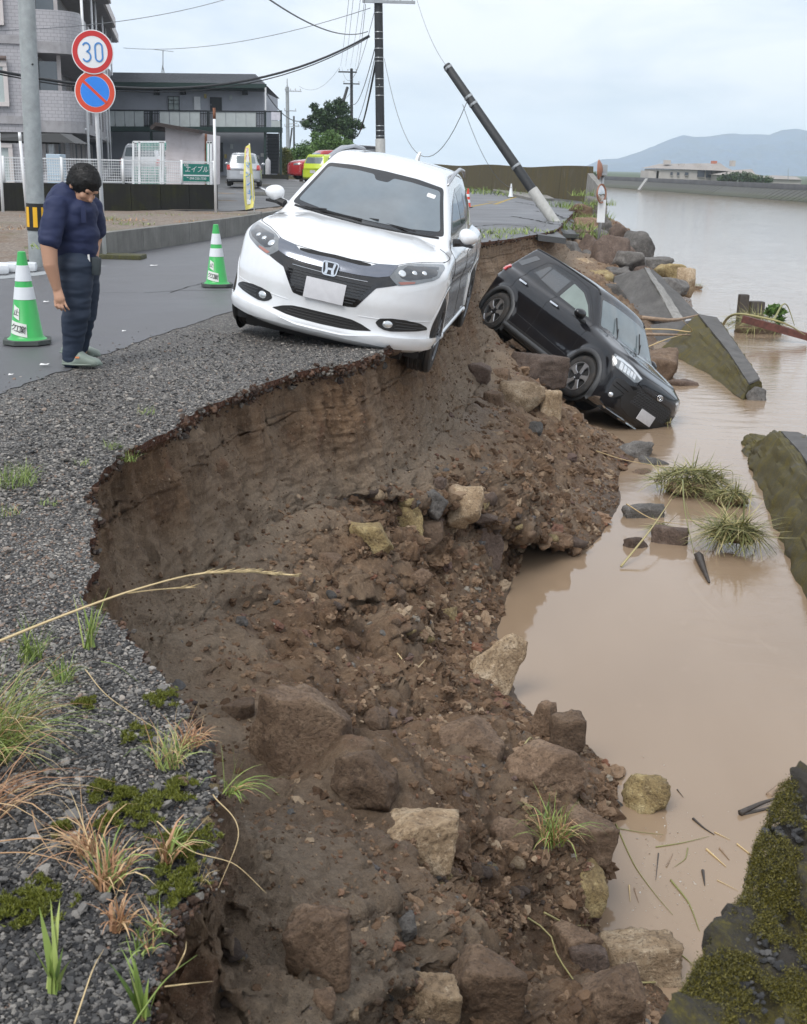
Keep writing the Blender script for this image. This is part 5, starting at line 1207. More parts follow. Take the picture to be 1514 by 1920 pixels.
# local axes: -x leftwards along the end wall, +y away along the balcony side
mb = MB(); mb.box((-7.0, 18, 4.75), (10.4, 36, 9.5)); mb.build('wall', M_tile, apt)
for k, (b0, b1, ex) in enumerate(((1.5, 15.5, .55), (15.6, 27, .25), (27.1, 36.5, .0))):
    mb = MB(); mb.box((-1.3 + ex - .45, (b0 + b1) / 2 - .3, 9.05), (3.4, b1 - b0, .22)); rf = mb.build('eave', M_tilegray, apt)
    mb = MB(); mb.box((.45 + ex - .45, (b0 + b1) / 2 - .3, 9.22), (.12, b1 - b0, .5)); mb.box((-1.3 + ex - .45, b0 - .35, 9.22), (3.4, .12, .5)); mb.build('gutter', M_trimw, rf)
U = ((.15, 13.2, 0.), (13.6, 25.2, -.25), (25.6, 35.5, -.4))
for k, (b0, b1, ex) in enumerate(U):
    for fl in range(3):
        z0 = -.1 + 2.95 * fl if fl else -.1; h = 1.15 if fl else .95; sl = .42 if fl else 0
        pl_ = [(-1.85 + ex, b0)] + [(-1.0 + ex + 1.0 * math.sin(t), b0 + 1.0 - 1.0 * math.cos(t)) for t in np.linspace(0, math.pi / 2, 7)] + [(0 + ex, b1 - 1.0)] + [(-.45 + ex, b1), (-1.85 + ex, b1)]
        pin = [(-1.85 + ex, b0 + .16)] + [(-1.0 + ex + .84 * math.sin(t), b0 + 1.0 - .84 * math.cos(t)) for t in np.linspace(0, math.pi / 2, 7)] + [(-.16 + ex, b1 - 1.05)] + [(-.55 + ex, b1 - .12), (-1.85 + ex, b1 - .12)]
        if fl:
            sb = MB(); sb.prism(pl_, z0 - sl, z0, plane='XY'); slab = sb.build('balcony_slab', M_tilegray, apt)
        n_ = len(pl_)
        # parapet with a slot of dark railing in the long side
        g0, g1 = b0 + 4.2, b0 + 5.6; g2, g3_ = b1 - 2.4, b1 - 1.4
        def wallstrip(pa, pi, z0, z1, par):
            m = MB(); q = len(pa); vs = [(x, y, z0) for x, y in pa] + [(x, y, z0) for x, y in pi] + [(x, y, z1) for x, y in pa] + [(x, y, z1) for x, y in pi]; fs = []
            for i in range(q - 1): fs += [(i, i + 1, 2 * q + i + 1, 2 * q + i), (q + i, 3 * q + i, 3 * q + i + 1, q + i + 1), (2 * q + i, 2 * q + i + 1, 3 * q + i + 1, 3 * q + i), (i, q + i, q + i + 1, i + 1)]
            fs += [(0, 2 * q, 3 * q, q), (q - 1, 2 * q - 1, 4 * q - 1, 3 * q - 1)]; m.add(vs, fs); return m.build('balcony_wall', M_tile, par)
        zt = z0 + h
        if fl:
            wallstrip(pl_[:8] + [(ex, g0)], pin[:8] + [(-.16 + ex, g0)], z0, zt, apt); wallstrip([(ex, g1), (ex, g2)], [(-.16 + ex, g1), (-.16 + ex, g2)], z0, zt, apt); wallstrip([(ex, g3_), (ex, b1 - 1.0), (-.45 + ex, b1), (-1.85 + ex, b1)], [(-.16 + ex, g3_), (-.16 + ex, b1 - 1.05), (-.55 + ex, b1 - .12), (-1.85 + ex, b1 - .12)], z0, zt, apt)
            for (ga_, gb_) in ((g0, g1), (g2, g3_)):
                m = MB(); m.box((-.08 + ex, (ga_ + gb_) / 2, z0 + .55), (.06, gb_ - ga_, 1.05)); m.build('railing', M_('brown_railing', (.10, .085, .07), .5), apt)
        else: wallstrip(pl_[:8] + [(ex, b1 - 1.2)], pin[:8] + [(-.16 + ex, b1 - 1.2)], z0, zt, apt)
        # openings in the wall behind
        zz = 2.95 * fl
        for (yy, w) in ((b0 + 2.2, 1.0), (b0 + 4.6, 1.7), (b0 + 8.2, 1.7), (b0 + 10.6, .9)):
            if yy + w < b1: m = MB(); m.box((-1.77, yy, zz + 1.15), (.1, w, 2.1)); f_ = m.build('window', M_window, apt); m = MB(); m.box((-1.74, yy - w / 2 - .05, zz + 1.15), (.12, .1, 2.2)); m.box((-1.74, yy + w / 2 + .05, zz + 1.15), (.12, .1, 2.2)); m.box((-1.74, yy, zz + 2.24), (.12, w + .2, .09)); m.build('frame', M_trimw, f_)
        if k == 0 and fl: 
            m = MB(); m.box((-1.35, 1.35, zz + 1.1), (.75, .2, 2.2)); f_ = m.build('door', M_window, apt)
            m = MB(); m.box((-1.80, 1.25, zz + 1.35), (.12, .12, 2.7)); m.box((-.92, 1.25, zz + 1.35), (.14, .16, 2.7)); m.build('frame', M_trimw, f_)
    m = MB(); m.box((-1.5, b0 + .9 if k else .9, 4.4), (.5, .18, 8.8)) if k else None
    for yy in (b0 + .9, b0 + 7.0):
        pmb = MB(); x_ = .07 + ex; pmb.tube([(x_ + .02, yy, -.1), (x_ + .02, yy, 9.1)], .055, 8)
        for zz in (2.6, 5.6): pmb.tube([(x_ - .25, yy, zz), (x_ + .02, yy, zz)], .05, 6)
        pmb.build('downpipe', M_whitem, apt, smooth=True)
# end wall windows
for (z_, ww, mt) in ((4.15, 2.0, M_curtain), (7.1, 2.0, M_window), (1.15, 2.2, M_curtain)):
    m = MB(); m.box((-3.75, -.01, z_), (1.7, .12, 1.3)); f_ = m.build('window', mt, apt)
    m = MB(); m.box((-2.83, -.05, z_), (.16, .22, 1.62)); m.box((-4.67, -.05, z_), (.16, .22, 1.62)); m.box((-3.75, -.05, z_ - .73), (2.0, .26, .16)); m.box((-3.75, -.05, z_ + .73), (2.0, .26, .16)); m.build('frame', M_trimw, f_)
    m = MB(); m.tube([(-4.6, -.2, z_ + .95), (-2.75, -.2, z_ + .95)], .09, 8); m.build('awning_box', M_('brown_awning', (.20, .15, .13), .6), apt, smooth=True)
m = MB(); 
for zz in (2.95, 5.9): m.box((-6.9, -.03, zz - .1), (10.2, .08, .30))
m.build('floor_band', M_tilegray, apt)

# carport, storage boxes in front of it
c0 = Vector(atY(60, 258, 34)); 
cp = empty('carport', (c0.x, 34, .3), label='flat black roofed shelter in front of the mauve apartment block', cat='shelter'); co_ = Vector(cp.location)
a = Vector(atY(-40, 250, 34)); b = Vector(atY(112, 252, 34)); c = Vector(atY(133, 268, 33.2))
m = MB(); m.box(((a.x + b.x) / 2, 34.6, b.z), (b.x - a.x, 1.2, .07)); m.box(((a.x + b.x) / 2, 34.0, b.z - .14), (b.x - a.x, .10, .24)); m.add([(b.x, 34.0, b.z + .03), (b.x, 35.2, b.z + .03), (c.x, 35.0, c.z), (c.x, 33.6, c.z), (b.x - 2, 33.4, c.z + .03), (b.x - 2, 34, b.z - .02)], [(0, 1, 2, 3), (0, 3, 4, 5)]); o = m.build('roof', M_band, cp); o.data.transform(Matrix.Translation(-co_))
for px in (-20, 98): p = Vector(atY(px, 300, 34.1)); m = MB(); m.bar((p.x, 34.1, .3), (p.x, 34.1, b.z - .1), .12); o = m.build('post', M_galv, cp); o.data.transform(Matrix.Translation(-co_))
p = Vector(atY(106, 345, 29.5)); q = Vector(atY(106, 289, 29.5)); m = MB(); m.box((0, 0, (q.z - .3) / 2), (.34, .5, q.z - .3), bev=.02)
for k in range(7): m.box((0, -.256, .12 + k * .11), (.32, .012, .012))
cab = empty('storage_cabinet', (p.x, 29.6, .3), label='pale blue storage cabinet standing behind the mesh fence', cat='cabinet'); m.build('cabinet_body', M_('pale_blue_metal', (.42, .52, .60), .45, var=.05), cab)

# ================================================================ blue-grey two storey apartment house
Y2 = 78.; g2o = Vector(atY(360, 330, Y2)); gh = empty('grey_apartment_house', (g2o.x, Y2, .6), label='two storey blue-grey apartment house with dark green roof and outside stair', cat='building'); go_ = Vector(gh.location)
def Q(px, py, Y=Y2): return Vector(atY(px, py, Y)) - go_
def bx(name, x0, y0, x1, y1, dep, mat, par=gh, Y=Y2, dz=0): a = Q(x0, y0, Y); b = Q(x1, y1, Y); m = MB(); m.box(((a.x + b.x) / 2, Y - Y2 + dep / 2, (a.z + b.z) / 2 + dz), (abs(b.x - a.x), dep, abs(a.z - b.z))); return m.build(name, mat, par)
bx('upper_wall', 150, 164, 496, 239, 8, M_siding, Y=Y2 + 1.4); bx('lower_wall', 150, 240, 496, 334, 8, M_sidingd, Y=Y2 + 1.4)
ra = Q(140, 135, Y2 + 5); rb = Q(478, 139, Y2 + 5); rc = Q(497, 157, Y2 + .3); rd = Q(140, 152, Y2 + .3); m = MB(); m.add([ra, rb, rc, rd, ra + Vector((0, 6, -1.2)), rb + Vector((1, 6, -1.2))], [(3, 2, 1, 0), (0, 1, 5, 4), (1, 2, 5)]); rf = m.build('roof', M_roofg, gh)
for k in range(9):
    t = k / 9; a = rd.lerp(ra, t); b = rc.lerp(rb, t); m = MB(); m.bar(a + Vector((0, 0, .04)), b + Vector((0, 0, .04)), .05, .05); m.build('roof_seam', M_roofg, rf)
m = MB(); m.bar(Q(140, 157, Y2 + .2), Q(500, 161.5, Y2 + .2), .22, .26); m.build('gutter', M_green_trim, gh); m = MB(); m.bar(Q(150, 165, Y2 + .9), Q(498, 167, Y2 + .9), 1.1, .15); m.build('soffit', M_green_trim, gh)
m = MB(); m.bar(Q(150, 242, Y2 + .2), Q(528, 243.5, Y2 + .2), 1.6, .30); m.build('walkway', M_green_trim, gh)
for (a, b) in ((180, 271), (299, 376), (405, 481)):
    nn_ = 4 if a != 180 else 5
    for k in range(nn_): x0 = a + (b - a) * k / nn_; x1 = a + (b - a) * (k + 1) / nn_ - .4; bx('balcony_panel', x0, 208, x1, 238.5, .06, M_panelb, Y=Y2 - .4)
for (a, b) in ((271, 299), (376, 405), (481, 497)):
    r = MB(); 
    for k in range(int((b - a) / 3.1) + 1): p0, p1 = Q(a + k * 3.1, 208, Y2 - .4), Q(a + k * 3.1, 239, Y2 - .4); r.bar(p0, p1, .045)
    for yy in (208.5, 213, 236): r.bar(Q(a, yy, Y2 - .4), Q(b, yy, Y2 - .4), .05)
    r.build('railing', M_dark, gh)
m = MB(); m.bar(Q(150, 206, Y2 - .4), Q(528, 209.5, Y2 - .4), .08, .08); m.build('handrail', M_dark, gh)
for px in (284, 391, 497.5, 527): m = MB(); m.bar(Q(px, 207, Y2 - .3), Q(px, 334, Y2 - .3), .14); m.build('column', M_green_trim, gh)
for (px) in (498.5,): m = MB(); m.tube([Q(px, 164, Y2), Q(px, 210, Y2)], .05, 6); m.build('downpipe', M_whitem, gh)
w1_ = bx('window', 316, 181, 336, 206, .1, M_curtain, Y=Y2 + 1.33)
for (a, b, c, d) in ((315, 180, 316.5, 207), (335.5, 180, 337, 207), (325.5, 181, 326.5, 206), (316, 180, 337, 181.5), (316, 187, 337, 188), (316, 194, 337, 195), (316, 205, 337, 206)): bx('frame', a, b, c, d, .12, M_dark, w1_, Y=Y2 + 1.22)
bx('utility_door', 364, 181, 376, 206, .1, M_whitem, Y=Y2 + 1.3)
for (a, b, c, d) in ((394, 182, 416.5, 208), (406, 267, 419, 322)): dd_ = bx('door', a, b, c, d, .1, M_dark, Y=Y2 + 1.3); bx('handle', a + 1.5, (b + d) / 2, a + 2.5, (b + d) / 2 + 3, .1, M_chrome, dd_, Y=Y2 + 1.2)
for (a, b) in ((289, 167), (338, 166), (454, 167)): bx('vent_hood', a, b, a + 10, b + 11, .3, M_dark, Y=Y2 + 1.1)
for (a, b) in ((430, 178), (432, 270)): bx('meter', a, b, a + 5, b + 9, .2, M_panelb, Y=Y2 + 1.2)
for (a, b) in ((383, 176), (421, 289)): bx('gas_meter', a, b, a + 4, b + 8, .2, M_('dull_yellow', (.45, .36, .12), .5), Y=Y2 + 1.2)
for (a, b) in ((480, 291), (489, 287)): bx('notice', a, b, a + 6.5, b + 7, .04, M_paper, Y=Y2 + 1.3)
bx('rail_notice', 509, 210, 526, 225, .03, M_('pale_notice', (.62, .62, .68), .5), Y=Y2 - .45); bx('rail_panel', 509, 226, 526, 239, .03, M_panelb, Y=Y2 - .45)
for k in range(13):
    t = k / 12; a = Q(500, 322 - t * 76, Y2 + 2.2 * t); b = Q(523, 322 - t * 76, Y2 + 2.2 * t); m = MB(); m.bar(a, b, .28, .06); m.build('stair_tread', M_dark, gh)
for px in (499.5, 523.5): m = MB(); m.bar(Q(px, 327, Y2), Q(px, 244, Y2 + 2.2), .06, .3); m.build('stair_stringer', M_dark, gh)
bx('stair_back', 499, 250, 524, 326, .1, M_('stair_back_panel', (.05, .055, .06), .6), Y=Y2 + 3.2)
tank = MB(); p = Q(501 + 4, 330, Y2 - 1.0); 
gt = empty('gas_cylinder', tuple(Vector(atY(503, 329, Y2 - 1.2))), label='pale grey gas cylinder at the foot of the outside stair', cat='gas cylinder'); tank.lathe([(0, 0), (.16, 0), (.17, .05), (.17, .85), (.13, .96), (.05, 1.0), (.05, 1.08), (0, 1.08)], 16); tank.build('tank', M_('tank_grey', (.50, .51, .53), .45), gt, auto=40)
pa, pb2 = Q(220, 329, Y2 - 3), Q(560, 331, Y2 - 3); 
lk = empty('planter_wall', tuple(Vector(atY(520, 334, Y2 - 3.2))), label='low dark block edging in front of the grey apartment house', cat='wall'); lko = Vector(lk.location)
m = MB(); m.bar(Vector(atY(440, 332, Y2 - 3.2)) - lko, Vector(atY(541, 333.5, Y2 - 3.2)) - lko, .25, .38); m.build('edging', M_blkwall, lk)
an = MB(); A0 = Vector(atY(306, 137, Y2 + 4)); A1 = Vector(atY(306, 94, Y2 + 4)); an.tube([A0, A1], .03, 6); an.bar(Vector(atY(290, 93, Y2 + 4)), Vector(atY(326, 97, Y2 + 4)), .03)
for k in range(9): px = 291 + k * 4; an.bar(Vector(atY(px, 92 + (px - 290) * .11, Y2 + 4.6)), Vector(atY(px, 92 + (px - 290) * .11, Y2 + 3.4)), .02)
an.tube([Vector(atY(303, 137, Y2 + 4)), A0 + Vector((0, 0, .5))], .02, 5); an.tube([Vector(atY(309, 137, Y2 + 4)), A0 + Vector((0, 0, .5))], .02, 5)
an.build('tv_antenna', M_galv, None, label='thin television antenna on the grey apartment house roof', cat='antenna')

# pale shed, green netting frame, van behind it
Ys = 36.; s0 = Vector(atY(350, 346, Ys)); sh_ = empty('pale_shed', (s0.x, Ys, .35), label='pale shed with one slanting dark roof behind the fence', cat='shed'); so = Vector(sh_.location)
A = Vector(atY(311, 348, Ys)); B = Vector(atY(387, 348, Ys)); C_ = Vector(atY(387, 251, Ys)); D = Vector(atY(310, 239, Ys)); off = Vector((0, 2.6, 0))
nrow = 13
m = MB(); m.add([A - so, B - so, C_ - so, D - so, A + off - so, B + off - so, C_ + off - so, D + off - so], [(0, 1, 2, 3), (1, 5, 6, 2), (5, 4, 7, 6), (4, 0, 3, 7)]); wl_ = m.build('wall', M_pinkw, sh_)
for k in range(1, nrow): 
    t = k / nrow; a = A.lerp(D, t); b = B.lerp(C_, t); m = MB(); z = a.z; m.bar(Vector((a.x, Ys - .003, z)) - so, Vector((b.x, Ys - .003, b.z)) - so, .006, .010); m.build('siding_lap', M_pinkw, wl_)
m = MB(); m.bar(Vector(atY(302, 244, Ys + 1)) - so, Vector(atY(312, 235, Ys + 1)) - so, 2.9, .09); m.bar(Vector(atY(311, 235.5, Ys + 1)) - so, Vector(atY(391, 249.5, Ys + 1)) - so, 3.1, .10); m.build('roof', M_('dark_roof_felt', (.045, .035, .033), .8), sh_)
m = MB(); m.bar(Vector(atY(386.5, 347, Ys - .03)) - so, Vector(atY(386.5, 251, Ys - .03)) - so, .06); m.build('corner_trim', M_rust, sh_)
nf = empty('netted_frame', tuple(Vector(atY(280, 347, 33))), label='white frame hung with green netting behind the mesh fence', cat='fence'); no_ = Vector(nf.location)
for px in (250.5, 262, 301.5, 306, 391, 396): m = MB(); m.bar(Vector(atY(px, 347, 33)) - no_, Vector(atY(px, 266, 33)) - no_, .05); m.build('post', M_whitem, nf)
for (a, b, y) in ((250, 311, 266), (388, 398, 267)): m = MB(); m.bar(Vector(atY(a, y, 33)) - no_, Vector(atY(b, y, 33)) - no_, .05); m.build('top_rail', M_whitem, nf)
m = MB()
for k in range(22): px = 251 + k * 2.75; m.bar(Vector(atY(px, 345, 33)) - no_, Vector(atY(px, 268, 33)) - no_, .010)
for k in range(16): py = 270 + k * 4.8; m.bar(Vector(atY(251, py, 33)) - no_, Vector(atY(311, py, 33)) - no_, .010)
m.build('wire_mesh', M_whitem, nf, kind='stuff')
def net(x0, x1, y0, y1, Y, step=1.0, sagf=0):
    m = MB(); nx = int((x1 - x0) / step); ny = int((y1 - y0) / step)
    for k in range(nx): px = x0 + k * step; m.bar(Vector(atY(px, y0 + sagf * math.sin(k / nx * 3.1), Y + .1 * math.sin(px))) - no_, Vector(atY(px, y1, Y)) - no_, .008)
    for k in range(ny): py = y0 + k * step; m.bar(Vector(atY(x0, py, Y)) - no_, Vector(atY(x1, py, Y)) - no_, .008)
    return m
m = net(258, 312, 267, 282, 33.1, .8); m.build('net', M_netg, nf, kind='stuff'); m = net(250, 312, 312, 346, 33.1, 1.2); m.build('net', M_netg, nf, kind='stuff'); m = net(388, 398, 268, 346, 33.1, .9); m.build('net', M_netg, nf, kind='stuff')

# ================================================================ cars in the parking lot
def simple_car(name, origin, yaw, s, mat, label, zbase=0., kind='hatch'):
    root = empty(name, origin, (0, 0, yaw), label=label, cat='car'); root.scale = (s, s, s)
    shp = shape_black() if kind != 'van' else shape_black(); cb = CarBuilder(shp, root)
    P, F = cb.sh.body(n_mid=50, n_f=24, n_r=24, n_th=80, cull=lambda C: (np.hypot(np.abs(C[:, 0]) - 1.26, C[:, 2] - .33) < .37) & (np.abs(C[:, 1]) > .5))
    o = mesh_np('body', P, F, mat, root, smooth=True); bm = bmesh.new(); bm.from_mesh(o.data); bmesh.ops.recalc_face_normals(bm, faces=bm.faces); bm.to_mesh(o.data); bm.free()
    cb.patch('windshield', [(.67, 1.10), (.575, 1.45), (-.575, 1.45), (-.67, 1.10)], 'F', M_glass, lift=.006, sp=.12, rnd=.04)
    cb.patch('rear_window', [(-.60, 1.10), (.60, 1.10), (.53, 1.44), (-.53, 1.44)], 'R', M_glass_in, lift=.006, sp=.12, rnd=.05)
    for sy in (1, -1):
        d = 'S+' if sy > 0 else 'S-'
        cb.patch('side_window', [(.60, 1.10), (.1, 1.38), (-.30, 1.42), (-1.3, 1.42), (-1.55, 1.16), (-.3, 1.11)], d, M_glass_dk, lift=.006, sp=.12, rnd=.03)
        cb.patch('tail_light', [(sy * .62, .78), (sy * .80, .78), (sy * .80, 1.02), (sy * .66, 1.02)], 'R', M_red, lift=.012, sp=.06, rnd=.02)
        cb.patch('headlight', [(sy * .48, .76), (sy * .77, .78), (sy * .77, .90), (sy * .45, .85)], 'F', M_lens, lift=.01, sp=.06, rnd=.02)
        ellipsoid_mesh('door_mirror', (.60, sy * .92, 1.07), (.06, .10, .075), mat, root, 12)
        for ax in (1.262, -1.262):
            m = MB(); m.lathe([(0, -.1), (.20, -.1), (.22, -.11), (.33, -.09), (.335, 0), (.33, .09), (.22, .11), (.20, .1), (0, .1)], 24, axis='Y'); w = m.build('wheel', M_tyre, root, auto=40); w.location = (ax, sy * .73, .33)
            m = MB(); m.lathe([(0, sy * .09), (.19, sy * .09), (.20, sy * .115), (.05, sy * .10), (0, sy * .10)], 20, axis='Y'); m.build('rim', M_rim, w, auto=40)
    cb.patch('rear_bumper', [(-.82, .34), (.82, .34), (.80, .22), (-.80, .22)], 'R', M_blkplas, lift=.02, sp=.12, rnd=.03)
    cb.patch('number_plate', [(-.17, .58), (.17, .58), (.17, .74), (-.17, .74)], 'R', M_plate, lift=.012, sp=.1, rnd=.01)
    cb.patch('roof_spoiler', [(-.50, 1.50), (.50, 1.50), (.48, 1.56), (-.48, 1.56)], 'R', mat if name != 'parked_hatchback' else M_red, lift=.03, thick=.04, sp=.1, rnd=.01)
    return root
M_silver = M_('silver_paint', (.50, .52, .54), .25, metal=.3, var=.04, coat=.8); M_redp = M_('red_paint', (.40, .03, .035), .25, var=.05, coat=.8); M_lime = M_('lime_paint', (.55, .68, .05), .3, var=.04, coat=.8)
P_ = at(451, 346, .5); simple_car('parked_car', (P_[0], P_[1] + 1.5, .42), R(96), 1.0 * P_[1] / 68 * 1.13, M_silver, 'silver hatchback parked with its rear to the road beside the yellow banner')
P_ = atY(585, 338, 74); simple_car('parked_car', (P_[0] + .6, 76, P_[2]), R(205), 1.12, M_redp, 'dark red car parked left of the lime green car')
P_ = atY(612, 341, 66); simple_car('parked_car', (P_[0] + .25, 67, P_[2] - .12), R(60), .96, M_lime, 'lime green small car parked behind the roof of the white crossover')
P_ = atY(650, 336, 71); simple_car('parked_car', (P_[0], 72, P_[2]), R(200), 1.2, M_blackpaint, 'dark car parked under the red signboard')
P_ = atY(262, 348, 54); simple_car('parked_van', (P_[0], 56, .36), R(92), 1.12, M_white, 'white van standing behind the green netting')
# wheel stops and painted line in the parking lot
for (x, y) in ((443, 345), (488, 349), (500, 366), (565, 344), (600, 350)):
    p = at(x, y, .36); m = MB(); m.box((0, 0, .05), (1.1, .16, .12), bev=.02); o = m.build('wheel_stop', M_kerb, None, auto=40, label='dark concrete wheel stop in the parking lot', cat='wheel stop', group='wheel stops in the parking lot'); o.location = tuple(p)
pa, pb2 = at(484, 349, .37), at(545, 380, .37); m = MB(); m.bar((pa[0], pa[1], pa[2]), (pb2[0], pb2[1], pb2[2]), .14, .004); m.build('parking_line', M_swhite, parking)
# ================================================================ red sign on a post
rp = Vector(atY(660, 340, 78)); rs = empty('red_signboard', tuple(rp), label='plain red signboard behind the roof of the white crossover', cat='signboard')
a = Vector(atY(628, 284, 78)) - rp; b = Vector(atY(685, 291, 78)) - rp; m = MB(); m.box(((a.x + b.x) / 2, 0, (a.z + b.z) / 2), (b.x - a.x, .12, .36)); m.build('board', M_sred, rs)
for x in (a.x + .2, b.x - .2): m = MB(); m.bar((x, .1, 0), (x, .1, b.z + .1), .07); m.build('post', M_galv, rs)
# ================================================================ yellow banner
b0 = Vector(at(478, 401, .02)); b0 = Vector((b0.x, b0.y, .34)); b0 = Vector(at(478, 402, .34)); t0 = Vector(atY(468, 269, b0.y)); bn = empty('banner_flag', tuple(b0), label='tall yellow banner flag with faded blue lettering on a thin pole', cat='banner')
m = MB(); m.tube([(0, 0, -.05), t0 - b0], .014, 8); m.build('pole', M_whitem, bn, smooth=True); m = MB(); m.box((0, 0, .03), (.30, .30, .07), bev=.02); m.build('base', M_conc, bn, auto=40)
bl = [(461, 275), (459, 283), (458.5, 300), (457, 330), (457, 352), (458, 372), (461, 394)]; br = [(469, 270), (471, 290), (473, 312), (475, 330), (477, 352), (478, 372), (475, 389)]
Vb = []; nb3 = 7
for (l, r_) in zip(bl, br):
    for k in range(nb3): t = k / (nb3 - 1); px = l[0] + (r_[0] - l[0]) * t; py = l[1] + (r_[1] - l[1]) * t; Vb.append(Vector(atY(px, py, b0.y - .02 + .05 * math.sin(t * 3.1 + py * .05))) - b0)
m = MB(); N3 = len(bl)
fr_ = Vb; bk = [v + Vector((0, .004, 0)) for v in Vb]; m.add(fr_ + bk, [(i * nb3 + k, i * nb3 + k + 1, (i + 1) * nb3 + k + 1, (i + 1) * nb3 + k) for i in range(N3 - 1) for k in range(nb3 - 1)] + [(N3 * nb3 + i * nb3 + k, N3 * nb3 + (i + 1) * nb3 + k, N3 * nb3 + (i + 1) * nb3 + k + 1, N3 * nb3 + i * nb3 + k + 1) for i in range(N3 - 1) for k in range(nb3 - 1)])
cl = m.build('cloth', M_ban, bn, smooth=True)
def bpt(s, t, lift=.012):
    i = min(int(s), N3 - 2); u = s - i; k = min(int(t * (nb3 - 1)), nb3 - 2); w = t * (nb3 - 1) - k; v = lambda i, k: Vb[i * nb3 + k]
    return v(i, k).lerp(v(i, k + 1), w).lerp(v(i + 1, k).lerp(v(i + 1, k + 1), w), u) - Vector((0, lift, 0))
m = MB(); st = np.linspace(.35, 5.55, 12); m.add([bpt(s, .24) for s in st] + [bpt(s, .66) for s in st], [(i, i + 1, 12 + i + 1, 12 + i) for i in range(11)]); m.build('white_field', M_banw, cl)
glyphs = 'アパマンショプ'
for k, ch in enumerate(glyphs):
    s = .75 + k * .72; c = bpt(s, .45, .018); text_mesh('lettering', ch, .15, M_banb if k > 1 else M_banr, face_matrix(c, (1, 0, 0), (-.12, 0, 1)), cl, extrude=.001)

# ================================================================ utility poles and wires
b = Vector(at(72, 491, .05)); t = Vector(atY(47, -60, b.y)); 
gp_, q_, L_ = utility_pole('utility_pole', b, t + (t - b) * .35, .128, .105, M_polec, 'pale grey concrete utility pole with yellow and black guard by the standing man')
d_u = (t - b).normalized(); h0 = (Vector(atY(68, 432, b.y)) - b).length; h1 = (Vector(atY(66, 381, b.y)) - b).length
m = MB(); m.lathe([(.130, h0), (.133, h0), (.131, h1), (.128, h1)], 28, closed=False); gd = m.build('guard', M_band, gp_, auto=40)
for k in range(7):
    a = 2 * math.pi * k / 7 - .25; m = MB(); arc = np.linspace(a - .22, a + .22, 5); z0_, z1_ = h0 + .05, h1 - .05
    vs = [(r * math.cos(x), r * math.sin(x), z) for r in (.1325, .1365) for z in (z0_, z1_) for x in arc]; q5 = 5
    m.add(vs, [(10 + i, 10 + i + 1, 15 + i + 1, 15 + i) for i in range(4)] + [(i, 5 + i, 5 + i + 1, i + 1) for i in range(4)] + [(0, 10, 15, 5), (4, 9, 19, 14)]); m.build('yellow_stripe', M_yel, gd)
for k in range(4):
    h = 1.7 + k * .95; a = (-1) ** k * .9 - math.pi / 2; m = MB(); m.tube([(.10 * math.cos(a), .10 * math.sin(a), h), (.128 * math.cos(a), .128 * math.sin(a), h)], .013, 8); m.build('bolt_hole', M_band, gp_)
hp_ = (Vector(atY(66, 178, b.y)) - b).length; m = MB(); m.box((.105, -.06, hp_), (.02, .04, .27)); m.build('plate', M_whitem, gp_)
# main dark pole
Ym = 50.; b = Vector((atY(716, 330, Ym)[0], Ym, 0)); t = Vector(atY(709, -60, Ym)); mp, qm, Lm = utility_pole('utility_pole', b, t, .19, .165, M_poled, 'tall dark utility pole behind the white crossover with grey sleeve at its foot', sleeve=(Vector(atY(715, 261, Ym)).z, M_polel))
def hz(py, px=712): return Vector(atY(px, py, Ym)).z
arm(mp, qm, hz(4), .62, 1.45, M_galv, 5, w=.11, yoff=.2); 
m = MB(); zb = hz(68); m.box((-.52, -.05, zb), (.55, .14, .16), bev=.02); m.box((-.62, -.05, zb + .08), (.3, .1, .1), bev=.02); m.build('cable_junction', M_wire, mp, auto=40); m = MB(); m.tube([(-.34, -.08, zb - .14), (-.36, -.08, zb - .55)], [.07, .075], 10); m.build('splice_case', M_wire, mp, auto=40)
for py in (24, 60, 73, 91, 108, 115, 148, 163, 179, 236, 245, 255): m = MB(); m.lathe([(.176 + .0015 * (py / 40), hz(py) - .015), (.182 + .0015 * (py / 40), hz(py)), (.176 + .0015 * (py / 40), hz(py) + .015)], 20); m.build('steel_band', M_galv, mp)
m = MB(); m.bar((.17, 0, hz(163)), (.42, 0, hz(160)), .03); m.build('bracket', M_galv, mp); m = MB(); m.box((0, -.186, hz(285)), (.05, .03, .6)); m.build('riser', M_polel, mp)
def pole_at(pxb, pyb, pxt, pyt, Y, r, mat, label, zb=None, group=None):
    b = Vector(atY(pxb, pyb, Y)); b.z = zb if zb is not None else b.z; t = Vector(atY(pxt, pyt, Y)); return utility_pole('utility_pole', b, t, r, r * .85, mat, label, group=group) + (b, t)
p2, q2, L2, b2, t2 = pole_at(660, 330, 659.5, 129, 115, .155, M_poled, 'distant dark utility pole with two cross arms in front of the tree', zb=0)
arm(p2, q2, L2 - .3, 1.2, .5, M_dark, 3, w=.12, yoff=.2); arm(p2, q2, (Vector(atY(660, 157.5, 115)) - b2).length, .75, .75, M_dark, 2, w=.1, yoff=.2)
p3, q3, L3, b3, t3 = pole_at(628, 245, 652, 163.5, 112, .15, M_poled, 'distant dark pole leaning through the top of the tree')
p4, q4, L4, b4, t4 = pole_at(541, 330, 539, 163, 125, .20, M_polec, 'distant pale utility pole just right of the grey apartment house', zb=0)
arm(p4, q4, L4 - .4, .2, 1.45, M_galv, 4, w=.09, yoff=.2); arm(p4, q4, L4 * .74, .3, .9, M_galv, 2, w=.08, yoff=.2); arm(p4, q4, L4 * .57, .3, 1.2, M_galv, 2, w=.06, yoff=.2)
m = MB(); m.tube([(0, 0, L4), (0, 0, L4 + .8)], [.07, .04], 6); m.build('top_rod', M_galv, p4)
